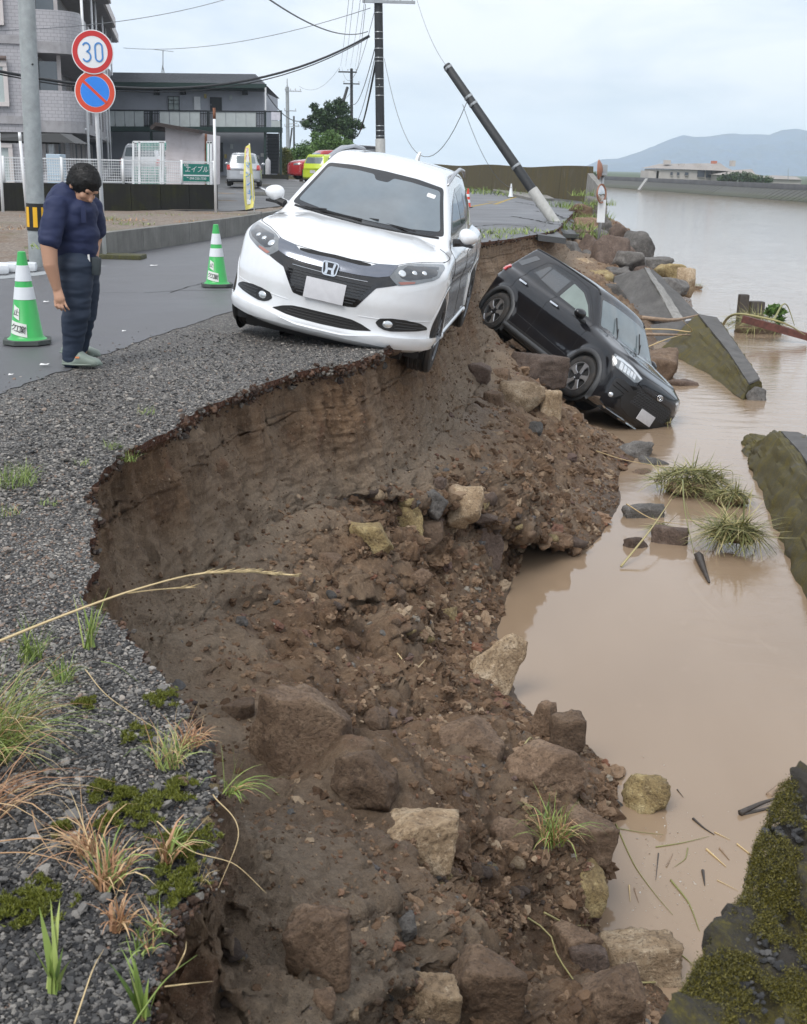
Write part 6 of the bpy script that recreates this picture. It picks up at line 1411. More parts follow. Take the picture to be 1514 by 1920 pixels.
p5, q5_, L5, b5, t5 = pole_at(552, 330, 551.5, 218, 190, .16, M_poled, 'short distant dark pole right of the pale distant pole', zb=0)
arm(p5, q5_, L5 * .87, .8, .5, M_galv, 2, w=.08, yoff=.2)
p6, q6, L6, b6, t6 = pole_at(543, 280, 548, 240, 185, .14, M_poled, 'thin leaning stay pole between the two distant poles')
# the leaning pole by the break
b = Vector(at(1041, 414, 0)); b.z = -.05; t = Vector(atY(838, 123, 37.5)); lp_, ql, Ll = utility_pole('utility_pole', b, t, .155, .12, M_poled, 'snapped dark utility pole leaning far over beside the broken road', sleeve=(0, M_polel))
lp_.children[-1].data.clear_geometry() if False else None
fr1 = (Vector(atY(1003, 355, 36.3)) - b).length
m = MB(); m.lathe([(.158, -.3), (.165, fr1), (.15, fr1 + .02)], 20); m.build('lower_sleeve', M_polel, lp_, auto=40)
for f_ in (.985, .80, .755, .36): m = MB(); rr = .155 - .035 * f_ + .012; m.lathe([(rr - .01, Ll * f_ - .04), (rr, Ll * f_ - .03), (rr, Ll * f_ + .03), (rr - .01, Ll * f_ + .04)], 16); m.box((rr, 0, Ll * f_), (.10, .05, .05)); m.build('steel_band', M_galv, lp_)
mainp = lambda py, dx=0: Vector(atY(712 + dx, py, Ym))
W = [('a', atY(-60, 121, 30), mainp(67, -20), 1.15, .040, 'thick black cable from the far left to the dark main pole', M_wire), ('a', atY(-60, 126, 30), mainp(69, -18), 1.20, .018, 'thin cable slung just under the thick black cable', M_wire),
     ('b', atY(-60, 58, 30), atY(430, -3, 44), .25, .010, 'thin wire rising from the left edge to the top of the frame', M_wireg), ('c', atY(232, 90, 70), mainp(15, -17), .55, .013, 'thin wire from the apartment eave to the main pole', M_wireg),
     ('d', atY(490, -12, 24), mainp(59, -22), .35, .018, 'wire coming down from the top edge to the main pole junction', M_wireg), ('e', atY(498, 172, Y2), atY(600, 196, 112), 1.6, .035, 'sagging cable from the grey house roof towards the tree', M_wireg),
     ('f', mainp(20, -9), t2 + Vector((-.9, 0, .1)), 1.8, .012, 'thin conductor from the main pole top to the distant pole, left one', M_wireg)]
W += [('g', mainp(8, -26), t2 + Vector((.35, 0, .1)), 1.0, .012, 'thin conductor from the main pole arm to the distant pole, middle one', M_wireg), ('h', mainp(80, -6), b2.lerp(t2, .70), .9, .02, 'steep wire from the junction down to the distant dark pole', M_wire), ('i', mainp(95, -6), b2.lerp(t2, .53), 1.1, .018, 'second steep wire down to the distant dark pole', M_wireg), ('j', mainp(112, -6), b2.lerp(t2, .48), 1.7, .045, 'thick steep cable down to the distant dark pole', M_wire),
      ('k', mainp(110, 9), Vector(atY(876, 191, 37.2)), 2.55, .012, 'thin loose wire looping from the main pole to the leaning pole', M_wireg), ('l', atY(780, -8, 45), Vector(atY(838, 124, 37.5)), .25, .008, 'thin wire from the top edge down to the tip of the leaning pole', M_wireg), ('m', atY(868, 196, 37.2), atY(960, 352, 45), .5, .008, 'thin fallen wire hanging from the leaning pole to the road', M_wireg)]
W += [('n', t2 + Vector((-1.1, 0, .1)), t4 + Vector((1.2, 0, .1)), 1.0, .014, 'faint wire from the distant dark pole to the pale distant pole', M_wireg), ('o', b2.lerp(t2, .8), b4.lerp(t4, .60), 1.2, .014, 'lower faint wire between the two distant poles', M_wireg)]
for w in W: wire('cable', w[1], w[2], w[3], w[4], w[5], w[6])
for k, dx in enumerate((-60, -52, -38, -30)):
    wire('cable', atY(712 + dx + 4, -15, 44), t2 + Vector((-1.0 + k * .45, 0, .2)), .2, .009, 'one of the thin parallel wires rising from the distant dark pole', M_wireg, group='parallel wires above the distant dark pole')

# ================================================================ trees and bushes in the middle distance
Yt = 104.
def crown_px(L, Y, b): return [(*(Vector(atY(x, y, Y + dy)) - b), r) for x, y, r, dy in L]
tb = Vector(atY(625, 300, Yt)); tb.z = 0
tree('broadleaf_tree', tuple(tb), 5.0, crown_px([(612, 222, .9, 0), (640, 205, .8, 0), (597, 212, .55, 0), (590, 200, .4, 0), (575, 232, .5, 0), (650, 230, .8, 0), (668, 232, .5, 0), (628, 240, 1.0, .5), (655, 250, .7, 0), (636, 192, .5, 0), (618, 200, .5, 0), (600, 240, .8, 0), (678, 238, .3, 0), (585, 222, .4, 0)], Yt, tb), 7000, .11, M_leaf_d, 'dark airy tree behind the distant pole', seed=11, limbs=12)
tb = Vector(atY(618, 320, 98)); tb.z = 0
tree('round_bush', tuple(tb), 2.5, crown_px([(618, 268, 1.1, 0), (635, 270, .9, 0), (598, 272, .8, 0), (580, 276, .7, 0), (650, 276, .7, 0), (610, 285, 1.0, 0), (640, 286, 1.0, 0), (590, 255, .4, 0), (622, 256, .6, 0)], 98, tb), 8000, .085, M_leaf_g, 'fresh green bush in front of the airy tree', 'bush', seed=12)
tb = Vector(atY(565, 330, 96)); tb.z = .2
tree('hedge', tuple(tb), 1.8, crown_px([(548, 290, .7, 0), (565, 285, .8, 0), (582, 288, .8, 0), (556, 303, .8, 0), (575, 303, .8, 0), (600, 300, .9, 0)], 96, tb), 5000, .085, M_leaf_g, 'green hedge behind the dark red car', 'hedge', seed=13)
tb = Vector(atY(537, 330, 88)); tb.z = .3
tree('yellow_bush', tuple(tb), 1.6, crown_px([(537, 293, .5, 0), (535, 305, .55, 0), (541, 318, .5, 0), (534, 283, .35, 0)], 88, tb), 2200, .07, M_leaf_y, 'yellowish bush beside the outside stair', 'bush', seed=14)

# ================================================================ road sign
b = Vector(at(197, 481, .02)); pt = Vector(atY(173, 66, b.y)); sg = empty('road_sign', tuple(b), label='white signpost with a 30 speed disc above a no parking disc', cat='road sign')
m = MB(); m.tube([(0, 0, -.05), Vector(atY(178, 150, b.y)) - b, pt - b], .032, 12); m.build('post', M_whitem, sg, smooth=True)
def disc(name, px, py, rpx, M0, ring, fill, seed):
    c = Vector(atY(px, py, b.y - .06)) - b; r = rpx / F_PX * (Vector(atY(px, py, b.y)) - Vector((0, 0, EYE))).length
    d = empty(name, (0, 0, 0)); bpy.data.objects.remove(d)
    fm = face_matrix(c, (1, 0, .02), (-.02, .03, 1)); m = MB(); m.lathe([(0, -.012), (r, -.012), (r, 0), (0, .001)], 48); o = m.build(name, M_swhite, sg, auto=40); o.matrix_local = fm
    m = MB(); m.lathe([(r * .955, .0015), (r * .955, .004), (r * .72, .004), (r * .72, .0015)], 48, closed=True); m.build('ring', ring, o)
    if fill: m = MB(); m.lathe([(0, .0045), (r * .70, .0045), (r * .70, .002)], 48); m.build('blue_field', fill, o)
    return o, r
o, r = disc('speed_disc', 174, 97.5, 35.5, None, M_sred, None, 0)
m = MB(); s = r * .0128
def stroke(m, P, w): 
    for a, c in zip(P[:-1], P[1:]): m.bar((a[0] * r, a[1] * r, .006), (c[0] * r, c[1] * r, .006), w * r, .004, up=(0, 0, 1))
three = [(-.46 + .17 + .17 * math.cos(t), .22 + .19 * math.sin(t)) for t in np.linspace(2.7, -1.5, 14)]; three2 = [(-.46 + .17 + .19 * math.cos(t), -.20 + .22 * math.sin(t)) for t in np.linspace(1.5, -2.7, 15)]
stroke(m, three + three2, .075); dg = m.build('digit_three', M_sblue2, o)
m = MB(); zero = [(.30 + .17 * math.cos(t), (.21 if math.sin(t) > 0 else -.23) + .19 * math.sin(t)) for t in np.linspace(0, 2 * math.pi, 33)]; stroke(m, zero, .075); m.build('digit_zero', M_sblue2, o)
o, r = disc('no_parking_disc', 178.5, 172, 35, None, M_sred2, M_sblue, 1)
m = MB(); m.bar((-.55 * r, .50 * r, .007), (.55 * r, -.52 * r, .007), r * .13, .004); m.build('slash', M_sred2, o)
m = MB(); m.box((.0, .06, -.02), (.7, .45, .10), bev=.03); mo_ = m.build('concrete_footing', M_mossc, None, auto=40, label='mossy concrete footing at the foot of the road sign', cat='footing'); mo_.location = (b.x + .25, b.y + .0, .03)

# ================================================================ convex mirror post at the break
Yp = 34.; mb0 = Vector(atY(1121, 474, Yp)); mp0 = empty('traffic_mirror', tuple(mb0), label='leaning post with two convex traffic mirrors beside the rubble', cat='traffic mirror')
m = MB(); m.tube([(0, 0, -.3), Vector(atY(1127, 400, Yp)) - mb0, Vector(atY(1131.5, 312, Yp)) - mb0], .045, 12); m.build('post', M_galv, mp0, smooth=True)
def mirror(px, py, r, nx, label=None):
    c = Vector(atY(px, py, Yp - .12)) - mb0; q = Vector(nx).normalized().to_track_quat('Z', 'Y').to_matrix().to_4x4(); M = Matrix.Translation(c) @ q
    m = MB(); m.lathe([(0, -.10), (r * .6, -.07), (r * .98, .0), (r, .02), (r * .97, .03), (r * .9, .02)], 32); o = m.build('mirror_housing', M_('faded_orange', (.34, .15, .09), .5, var=.2), mp0, auto=40); o.matrix_local = M
    m = MB(); m.lathe([(0, .06), (r * .5, .045), (r * .9, .015), (r * .9, .0)], 32); m.build('mirror_face', M_('mirror_face', (.6, .6, .6), .05, metal=1.), o, smooth=True)
mirror(1124, 318, .27, (-.93, .25, -.05)); mirror(1127.5, 363, .27, (.75, -.55, .05))
m = MB(); a = Vector(atY(1128, 396, Yp - .06)) - mb0; m.box(a, (.22, .02, .62), bev=.005); m.build('notice_plate', M_whitem, mp0)
m = MB(); a = Vector(atY(1131, 319, Yp)) - mb0; m.box(a, (.22, .22, .30), bev=.02); m.build('bracket', M_galv, mp0)
# ================================================================ haze
M_haze, nt_h, _b = new_mat('haze'); nt_h.nodes.clear(); ho = nt_h.nodes.new('ShaderNodeOutputMaterial'); hv = nt_h.nodes.new('ShaderNodeVolumePrincipled'); hv.inputs['Color'].default_value = (.80, .91, 1.0, 1); hv.inputs['Density'].default_value = .00026; hv.inputs['Anisotropy'].default_value = 0.
nt_h.links.new(hv.outputs[0], ho.inputs['Volume'])
hz_top = float(Gm[:, :, 2].max()) + 8
m = MB(); m.box((1300, 1900, (-4 + hz_top) / 2 - .5), (6400, 5100, hz_top + 4 + 1)); hz_o = m.build('haze', M_haze, None, kind='stuff')
# ================================================================ loose ground: instanced stones and clods (nobody could count them)
def stone_nodes(mat, radius_noise=.45, subdiv=1):
    ng = bpy.data.node_groups.new('scatter_stones', 'GeometryNodeTree'); ng.interface.new_socket('Geometry', in_out='INPUT', socket_type='NodeSocketGeometry'); ng.interface.new_socket('Geometry', in_out='OUTPUT', socket_type='NodeSocketGeometry')
    N = ng.nodes; L = ng.links; gi = N.new('NodeGroupInput'); go = N.new('NodeGroupOutput')
    j = N.new('GeometryNodeGeometryToInstance')
    for k in range(5):
        ico = N.new('GeometryNodeMeshIcoSphere'); ico.inputs['Subdivisions'].default_value = subdiv + 1; ico.inputs['Radius'].default_value = 1
        no = N.new('ShaderNodeTexNoise'); no.inputs['Scale'].default_value = .9 + .2 * k; no.inputs['Detail'].default_value = 1.5
        pos = N.new('GeometryNodeInputPosition'); add = N.new('ShaderNodeVectorMath'); add.operation = 'ADD'; add.inputs[1].default_value = (k * 5.3, k * 2.1, k * 3.7); L.new(pos.outputs[0], add.inputs[0]); L.new(add.outputs[0], no.inputs['Vector'])
        mr = N.new('ShaderNodeMapRange'); mr.inputs['From Min'].default_value = .3; mr.inputs['From Max'].default_value = .7; mr.inputs['To Min'].default_value = 1 - radius_noise; mr.inputs['To Max'].default_value = 1 + radius_noise * .5; L.new(no.outputs['Fac'], mr.inputs['Value'])
        sc = N.new('ShaderNodeVectorMath'); sc.operation = 'SCALE'; L.new(pos.outputs[0], sc.inputs[0]); L.new(mr.outputs[0], sc.inputs['Scale'])
        sp = N.new('GeometryNodeSetPosition'); L.new(ico.outputs[0], sp.inputs[0]); L.new(sc.outputs[0], sp.inputs['Position'])
        L.new(sp.outputs[0], j.inputs[0])
    iop = N.new('GeometryNodeInstanceOnPoints'); iop.inputs['Pick Instance'].default_value = True
    L.new(gi.outputs[0], iop.inputs['Points']); L.new(j.outputs[0], iop.inputs['Instance'])
    def na(nm, ty):
        n = N.new('GeometryNodeInputNamedAttribute'); n.data_type = ty; n.inputs['Name'].default_value = nm; return n.outputs[0]
    L.new(na('pick', 'INT'), iop.inputs['Instance Index']); L.new(na('rot', 'FLOAT_VECTOR'), iop.inputs['Rotation']); L.new(na('size', 'FLOAT_VECTOR'), iop.inputs['Scale'])
    sm = N.new('GeometryNodeSetMaterial'); sm.inputs['Material'].default_value = mat; L.new(iop.outputs[0], sm.inputs[0]); L.new(sm.outputs[0], go.inputs[0]); return ng
def scatter(name, P, size, tone, mat, subdiv=0, rn=.45, flat=1.0, seed=0):
    r = np.random.default_rng(seed); P = np.asarray(P, np.float32); n = len(P); me = bpy.data.meshes.new(name); me.vertices.add(n); me.vertices.foreach_set('co', P.ravel())
    a = me.attributes.new('rot', 'FLOAT_VECTOR', 'POINT'); a.data.foreach_set('vector', np.c_[r.normal(0, .35, n), r.normal(0, .35, n), r.uniform(0, 6.28, n)].astype(np.float32).ravel())
    s = np.asarray(size)[:, None] * np.c_[r.uniform(.7, 1.3, n), r.uniform(.7, 1.2, n), r.uniform(.5, .95, n) * flat]
    a = me.attributes.new('size', 'FLOAT_VECTOR', 'POINT'); a.data.foreach_set('vector', s.astype(np.float32).ravel())
    a = me.attributes.new('tone', 'FLOAT', 'POINT'); a.data.foreach_set('value', np.asarray(tone, np.float32))
    a = me.attributes.new('pick', 'INT', 'POINT'); a.data.foreach_set('value', r.integers(0, 5, n).astype(np.int32))
    o = bpy.data.objects.new(name, me); COL.objects.link(o); me.materials.append(mat); tag(o, kind='stuff')
    md = o.modifiers.new('scatter', 'NODES'); md.node_group = stone_nodes(mat, rn, subdiv); return o
def tone_mat(name, stops, rough=.7, bscale=40, spec=.4, noise_amt=.2):
    m, nt, b = new_mat(name); n = NT(nt); v = n.n('Attribute', attribute_name='tone', attribute_type='INSTANCER').outputs['Fac']; co = n.coord()
    c = n.ramp(v, stops); f = n.noise(co, 3., 5, .7); c = n.mix(n.ramp(f, [(.3, g3(noise_amt)), (.6, g3(0))]), c, (.02, .015, .012))
    nt.links.new(c, b.inputs['Base Color']); b.inputs['Roughness'].default_value = rough; b.inputs['Specular IOR Level'].default_value = spec
    nt.links.new(n.bump(n.noise(co, 6, 5, .7), .5, .1), b.inputs['Normal']); return m
M_st = tone_mat('gravel_stone', [(0, (.040, .040, .042)), (.35, (.085, .084, .084)), (.6, (.17, .163, .155)), (.82, (.32, .30, .275)), (.94, (.50, .46, .41)), (1, (.25, .15, .10))])
M_cl = tone_mat('soil_clod', [(0, (.10, .060, .036)), (.45, (.205, .130, .080)), (.72, (.31, .21, .135)), (.84, (.42, .32, .22)), (.89, (.24, .11, .065)), (.94, (.13, .13, .13)), (1, (.58, .49, .37))], rough=.85, spec=.25)
ecurve = [tuple(p) for p in E2[(tts < 18)]]
shoulder_poly = ecurve + [(-8, 14), (-8, 0.2), (-.2, .2)]
def sample_ground(n, ymin, ymax, r):
    # image-uniform-ish sampling: density falls with distance
    y = ymin * (ymax / ymin) ** r.random(n); half = .5 * y; x = r.uniform(-1, 1, n) * half * .95 - .02 * y; ok = in_poly(x, y, shoulder_poly) & (x > -.42 * y - .1); return x[ok], y[ok]
r_ = np.random.default_rng(3)
x, y = sample_ground(150000, 1.25, 5.5, r_)
n1 = fbm(np.c_[x, y, x * 0] * 1.2, 3); s = .0052 * np.exp(r_.normal(0, .33, len(x))); s = np.clip(s, .003, .016)
P = np.c_[x, y, -.012 + s * .30 + n1 * .0]
scatter('shoulder_gravel', P, s, np.clip(r_.random(len(x)) ** 1.1 * .93 + n1 * .10 + np.interp(y, [2, 4.5], [-.08, .22]), 0, .99), M_st, subdiv=0, flat=.8, seed=5)
x, y = sample_ground(60000, 5.0, 12., r_); 
dd = np.array([0.]); s = .0075 * np.exp(r_.normal(0, .35, len(x))); rd_x = np.interp(y, [p[1] for p in sorted(rl, key=lambda q: q[1])], [p[0] for p in sorted(rl, key=lambda q: q[1])])
prob = np.clip((x - rd_x + .35) / 1.1, .012, 1) ** 1.5; k_ = r_.random(len(x)) < prob; x, y, s = x[k_], y[k_], s[k_]
scatter('verge_gravel', np.c_[x, y, -.010 + s * .25], s, np.clip(r_.random(len(x)) ** .8 * .85 + .14, 0, .99), M_st, subdiv=0, flat=.8, seed=6)
# larger loose stones on the verge
x, y = sample_ground(700, 1.3, 8, r_); s = r_.uniform(.009, .019, len(x)); scatter('loose_stones', np.c_[x, y, s * .3], s, r_.uniform(.45, 1, len(x)), M_st, subdiv=1, flat=.7, seed=9)
# clods over the debris slope: points on the bank mesh, denser where it is looked at closely
def bank_points(n, r, zmin=WATER_Z + .02, umin=NWALL - 25, pw_=1.45):
    iu = umin + (r.random(n) ** .9 * (NT_ - umin - 2)).astype(int); iv = (r.random(n) ** pw_ * (NS - 2)).astype(int); G = P1.reshape(NT_, NS, 3); a, b = r.random(n)[:, None], r.random(n)[:, None]
    p = G[iu, iv] * (1 - a) * (1 - b) + G[iu + 1, iv] * a * (1 - b) + G[iu, iv + 1] * (1 - a) * b + G[iu + 1, iv + 1] * a * b; k = p[:, 2] > zmin; return p[k], iu[k]
# crumbly earth standing out of the wall, and lumps of the torn red-brown base course along the rim
p, iu = bank_points(120000, r_, umin=6, pw_=1.0); k_ = iu < NWALL + 12; p = p[k_]; dist = np.linalg.norm(p - [0, 0, EYE], axis=1); k_ = r_.random(len(p)) < np.clip(.35 + fbm(p * [2, 2, 5], 3) * .8, .05, 1); p, dist = p[k_], dist[k_]
s = np.clip(.0036 * np.exp(r_.normal(0, .5, len(p))) * np.clip(dist / 4.5, .7, 2.6), .002, .03); scatter('wall_crumbs', p, s, np.clip(r_.random(len(p)) ** 1.2 * .9, 0, 1), M_cl, subdiv=0, rn=.6, seed=17)
M_rim = tone_mat('torn_base_course', [(0, (.03, .022, .02)), (.35, (.085, .050, .034)), (.6, (.17, .095, .060)), (.8, (.12, .11, .10)), (1, (.27, .25, .22))], rough=.85)
iv = (r_.random(16000) ** 1.0 * (NS - 2)).astype(int); iq = r_.integers(0, 14, 16000); p = P1.reshape(NT_, NS, 3)[iq, iv] + r_.normal(0, .012, (16000, 3)) * [1, 1, .7]; k_ = r_.random(16000) < np.clip(.5 + fbm(p * 2.2, 3), .08, 1); p = p[k_]; dist = np.linalg.norm(p - [0, 0, EYE], axis=1)
scatter('torn_rim_lumps', p, np.clip(.0075 * np.exp(r_.normal(0, .5, len(p))) * np.clip(dist / 5, .6, 2), .003, .035), r_.random(len(p)), M_rim, subdiv=1, rn=.6, seed=18)
p, iu = bank_points(95000, r_); dist = np.linalg.norm(p - [0, 0, EYE], axis=1); clus = fbm(p * 1.4, 3); keep = r_.random(len(p)) < np.clip(.55 + clus * .9, .2, 1) * np.clip((iu - NWALL + 30) / 50., .05, 1); p, dist, iu = p[keep], dist[keep], iu[keep]
s = .0065 * np.exp(r_.normal(0, .55, len(p))) * np.clip(dist / 4.5, .7, 2.2); s = np.clip(s, .003, .05)
scatter('soil_clods', p - np.c_[s * 0, s * 0, s * .15], s, np.clip(r_.random(len(p)) * .97, 0, 1), M_cl, subdiv=1, rn=.6, seed=12)
p, iu = bank_points(8500, r_); dist = np.linalg.norm(p - [0, 0, EYE], axis=1); keep = r_.random(len(p)) < np.clip((iu - NWALL + 5) / 60., .0, 1); p, dist = p[keep], dist[keep]
s = .020 * np.exp(r_.normal(0, .42, len(p))) * np.clip(dist / 5, .8, 2.4); scatter('large_clods', p - np.c_[s * 0, s * 0, s * .25], s, np.clip(r_.random(len(p)) ** 1.2 * .92, 0, 1), M_cl, subdiv=2, rn=.6, seed=13)

# ================================================================ rocks
def rock_mesh(seed, dims, planes=11, sub=3, noise=.10, sharp=.06):
    bm = bmesh.new(); bmesh.ops.create_icosphere(bm, subdivisions=sub, radius=1); V = np.array([v.co for v in bm.verts]); F = np.array([[v.index for v in f.verts] for f in bm.faces]); bm.free()
    r = np.random.default_rng(seed); N = r.normal(size=(planes, 3)); N /= np.linalg.norm(N, axis=1)[:, None]; N = np.r_[N, np.eye(3), -np.eye(3)]; D = np.r_[r.uniform(.62, .95, planes), r.uniform(.75, .95, 6)]
    d = V @ N.T; t = np.where(d > .05, D / np.maximum(d, .05), 9.); t.sort(axis=1); k = sharp; tt_ = t[:, 0] - .5 * np.clip(k - (t[:, 1] - t[:, 0]), 0, k) ** 2 / k * 2
    P = V * tt_[:, None]; P = P + V * (fbm(P * 1.7 + seed, 4) * noise + np.abs(fbm(P * 5 + seed, 4)) * noise * -.45 + fbm(P * 16 + seed, 3) * noise * .16)[:, None]; return P * np.array(dims) / 2, F
_rk = [0]
def rock(px, py, w, h, mat, label, name='boulder', dep=.8, lift=.25, yaw=None, tilt=0., planes=11, sub=0, noise=.10, group=None, water=False, sharp=.06, cat='rock', pos=None):
    _rk[0] += 1; sd = _rk[0]
    if pos is not None: loc = Vector(pos)
    elif water: loc = Vector(at(px, py + h * .25, WATER_Z))
    else:
        hit_, nrm = on_bank(px, py + h * .18); loc = hit_ if hit_ is not None else Vector(at(px, py, WATER_Z))
    dist = (Vector(loc) - Vector((0, 0, EYE))).length; W_ = w / F_PX * dist; H_ = h / F_PX * dist
    P, F = rock_mesh(sd, (W_ * 1.05, W_ * dep, H_ * 1.05), planes, sub or (5 if w > 95 else 4), noise, sharp)
    o = mesh_np(name, P, F, mat, None, smooth=True, label=label, cat=cat, group=group)
    o.location = loc + Vector((0, 0, H_ * (lift - .2))); r = random.Random(sd); o.rotation_euler = (r.uniform(-.15, .15), tilt + r.uniform(-.1, .1), r.uniform(-.35, .35) if yaw is None else yaw)
    return o
MUD, TAN, YEL, GRY, RED = M_rock_mud, M_rock_tan, M_rock_yel, M_rock_gry, M_rock_red
BANKR = [
 (560, 1385, 190, 185, MUD, 'largest mud-coated boulder on the near slope'), (682, 1462, 112, 105, MUD, 'olive brown lump tight against the right side of the largest boulder'),
 (785, 1575, 132, 100, TAN, 'tan broken rock with a reddish top in the lower middle of the slope'), (600, 1775, 105, 150, MUD, 'tall dark brown boulder low in the gully'),
 (785, 1885, 120, 90, TAN, 'pale tan rock half buried at the bottom edge of the photo'), (905, 1850, 150, 130, MUD, 'wide dark mud lump at the bottom right of the slope'),
 (445, 1332, 62, 40, MUD, 'small flat brown rock left of the largest boulder'), (600, 1875, 60, 40, MUD, 'low brown lump at the foot of the gully'),
 (870, 945, 64, 80, TAN, 'pale squared rock standing out at the top of the rubble'), (760, 965, 66, 62, YEL, 'ochre and pink rock left of the pale squared rock'), (815, 940, 50, 50, GRY, 'dark grey rock between the ochre rock and the pale squared rock'),
 (697, 1005, 82, 58, YEL, 'angular yellow and white rock with a shadowed hollow under it'), (920, 1020, 52, 82, RED, 'upright brown block below the pale squared rock'), (910, 968, 44, 18, RED, 'flat brown slab leaning beside the pale squared rock'),
 (820, 904, 40, 24, RED, 'small reddish stone above the rubble heap'), (842, 1150, 36, 30, YEL, 'smooth round yellow stone in the middle of the rubble'), (788, 1080, 42, 34, MUD, 'dark wet stone left above the round yellow stone'),
 (618, 1052, 44, 40, MUD, 'brown angular stone in the upper left rubble'), (800, 1000, 60, 55, MUD, 'rounded brown lump below the ochre rock'), (742, 1120, 40, 30, MUD, 'brown lump in the centre of the rubble'),
 (1020, 1445, 150, 85, MUD, 'long mud ridge lying below the two upright lumps'), (880, 1385, 120, 60, MUD, 'flat mud-covered slab on the middle slope'), (1092, 1560, 100, 90, MUD, 'dark mud lump at the water behind the grass tuft'),
 (955, 1570, 80, 60, MUD, 'brown block left of the green and red grass tuft'), (1100, 1655, 80, 88, YEL, 'pitted olive tan rock at the edge of the water'), (1150, 1398, 82, 70, GRY, 'dark grey rock at the tip of the near shore'),
 (1075, 1770, 90, 70, MUD, 'mud lump left of the squared block in the shallows'), (1140, 1870, 120, 90, MUD, 'brown boulder at the bottom right shore'), (1100, 1800, 60, 70, RED, 'dark reddish lump beside the squared block'),
 (700, 1345, 60, 45, MUD, 'brown lump right of the top of the largest boulder'), (1040, 1010, 60, 30, MUD, 'low wet lump at the head of the inlet'), (455, 1165, 26, 18, GRY, 'small pale cobble at the foot of the sandy wall'), (497, 1604, 22, 18, TAN, 'tiny white pebble on the near slope'), (660, 1900, 26, 20, TAN, 'small pale cobble at the bottom edge'),
 (760, 1735, 50, 50, GRY, 'smooth light grey cobble in the lower slope'), (1000, 690, 100, 66, RED, 'brown angular rock under the side of the black car'), (982, 742, 78, 56, TAN, 'tan boulder below the angular rock by the black car'), (925, 748, 42, 34, MUD, 'dark stone left of the tan boulder by the black car'),
 (1032, 755, 40, 60, TAN, 'rough stone beside the front wheel of the black car'), (900, 700, 46, 40, RED, 'brown stone in the slope above the tan boulder'), (1004, 803, 26, 24, GRY, 'blue grey cobble on the muddy bench'),
 (1190, 845, 64, 40, GRY, 'wet black rock at the waterline under the black car'), (935, 700, 40, 24, MUD, 'flat stone under the rear door of the black car')]
for a in BANKR: rock(a[0], a[1], a[2] * 1.12, a[3] * 1.18, a[4], a[5], lift=.38 if a[2] > 100 else .3, sharp=.03, noise=.08)
rock(925, 1255, 100, 150, TAN, 'big slanted pale rock standing at the corner of the inlet', dep=.5, tilt=.45, lift=.4, planes=6, sharp=.03)
rock(1016, 1362, 52, 92, MUD, 'left one of two upright mud lumps at the near shore', dep=.8, lift=.45, planes=7, sharp=.15); rock(1062, 1388, 66, 115, MUD, 'right one of two upright mud lumps at the near shore', dep=.8, lift=.4, planes=7, sharp=.15)
rock(1212, 1487, 84, 92, YEL, 'yellow pitted boulder sitting alone in the near water', water=True, lift=.42, dep=.8, noise=.14); rock(1155, 1503, 30, 24, GRY, 'small dark stone in the water left of the yellow boulder', water=True, lift=.1)
rock(1200, 1790, 142, 128, TAN, 'squared tan block standing in the shallows near the mossy wall', water=True, lift=.2, dep=.7, planes=2, sharp=.02, yaw=.1)
rock(1205, 958, 90, 40, GRY, 'long dark stone under drifted reeds', water=True, dep=.4, lift=.25, planes=5); rock(1256, 1005, 72, 48, RED, 'brown brick-like block below the drifted reeds', water=True, dep=.5, lift=.3, planes=2, sharp=.02); rock(1190, 1012, 52, 46, RED, 'dark brown stone left of the brick-like block', water=True, dep=.7, lift=.2)
rock(1228, 862, 62, 24, GRY, 'flat wet stone barely above the water', water=True, lift=.1, dep=.6); rock(1200, 882, 60, 16, MUD, 'low muddy stone awash near the flat wet stone', water=True, lift=.0, dep=.6)
# rubble point beyond the black car
rub = [(1196, 464, 62, 50, GRY, 'dark squared rock on the outer side of the rubble point'), (1160, 448, 34, 52, RED, 'pointed brown rock at the top of the rubble point'), (1178, 495, 60, 34, GRY, 'grey slab under the dark squared rock'), (1222, 497, 64, 22, GRY, 'thin flat slab lying at the tip of the rubble'),
 (1140, 492, 62, 80, RED, 'tall purple brown rock in the middle of the rubble'), (1108, 470, 50, 50, RED, 'brown rock beside the traffic mirror post'), (1092, 510, 60, 44, TAN, 'tan rock above the black car roof'), (1128, 540, 46, 50, YEL, 'mossy tan rock right of the tan rock'), (1060, 478, 60, 44, GRY, 'dark rock behind the back of the black car'),
 (1150, 560, 44, 44, GRY, 'dark rock beside the broken dark wall panel'), (1256, 514, 50, 34, YEL, 'mossy round rock behind the broken wall edge'), (1284, 528, 34, 46, TAN, 'upright pale rock at the outer end of the rubble'), (1252, 542, 84, 32, GRY, 'long dark rock along the outer water edge'),
 (1160, 520, 44, 30, GRY, 'flat dark rock in the lower rubble'), (1184, 525, 40, 26, RED, 'brown rock among dark slabs'), (1132, 430, 26, 40, GRY, 'small dark rock under the mirror plate'), (1080, 445, 36, 30, RED, 'brown lump on the slumped verge'), (1040, 462, 60, 40, MUD, 'dark earth lump under the broken asphalt lip'),
 (1100, 430, 44, 36, MUD, 'earth lump with weeds near the levee end'), (1090, 400, 40, 30, MUD, 'upper earth lump by the levee end'), (1115, 395, 34, 50, GRY, 'broken concrete lump at the end of the levee wall'), (1010, 452, 30, 22, MUD, 'earth lump at the corner of the far scarp')]
for i, (px, py, w, h, mt, lb) in enumerate(rub):
    Yr = np.interp(py, [390, 430, 470, 500, 550, 600], [48, 40, 36, 33, 30, 28]) + (0 if px < 1190 else 1.0)
    p = atY(px, py + h * .2, Yr); rock(px, py, w * 1.12, h * 1.25, mt, lb, pos=tuple(p), dep=.9, planes=9, lift=.35, sharp=.015, noise=.07)
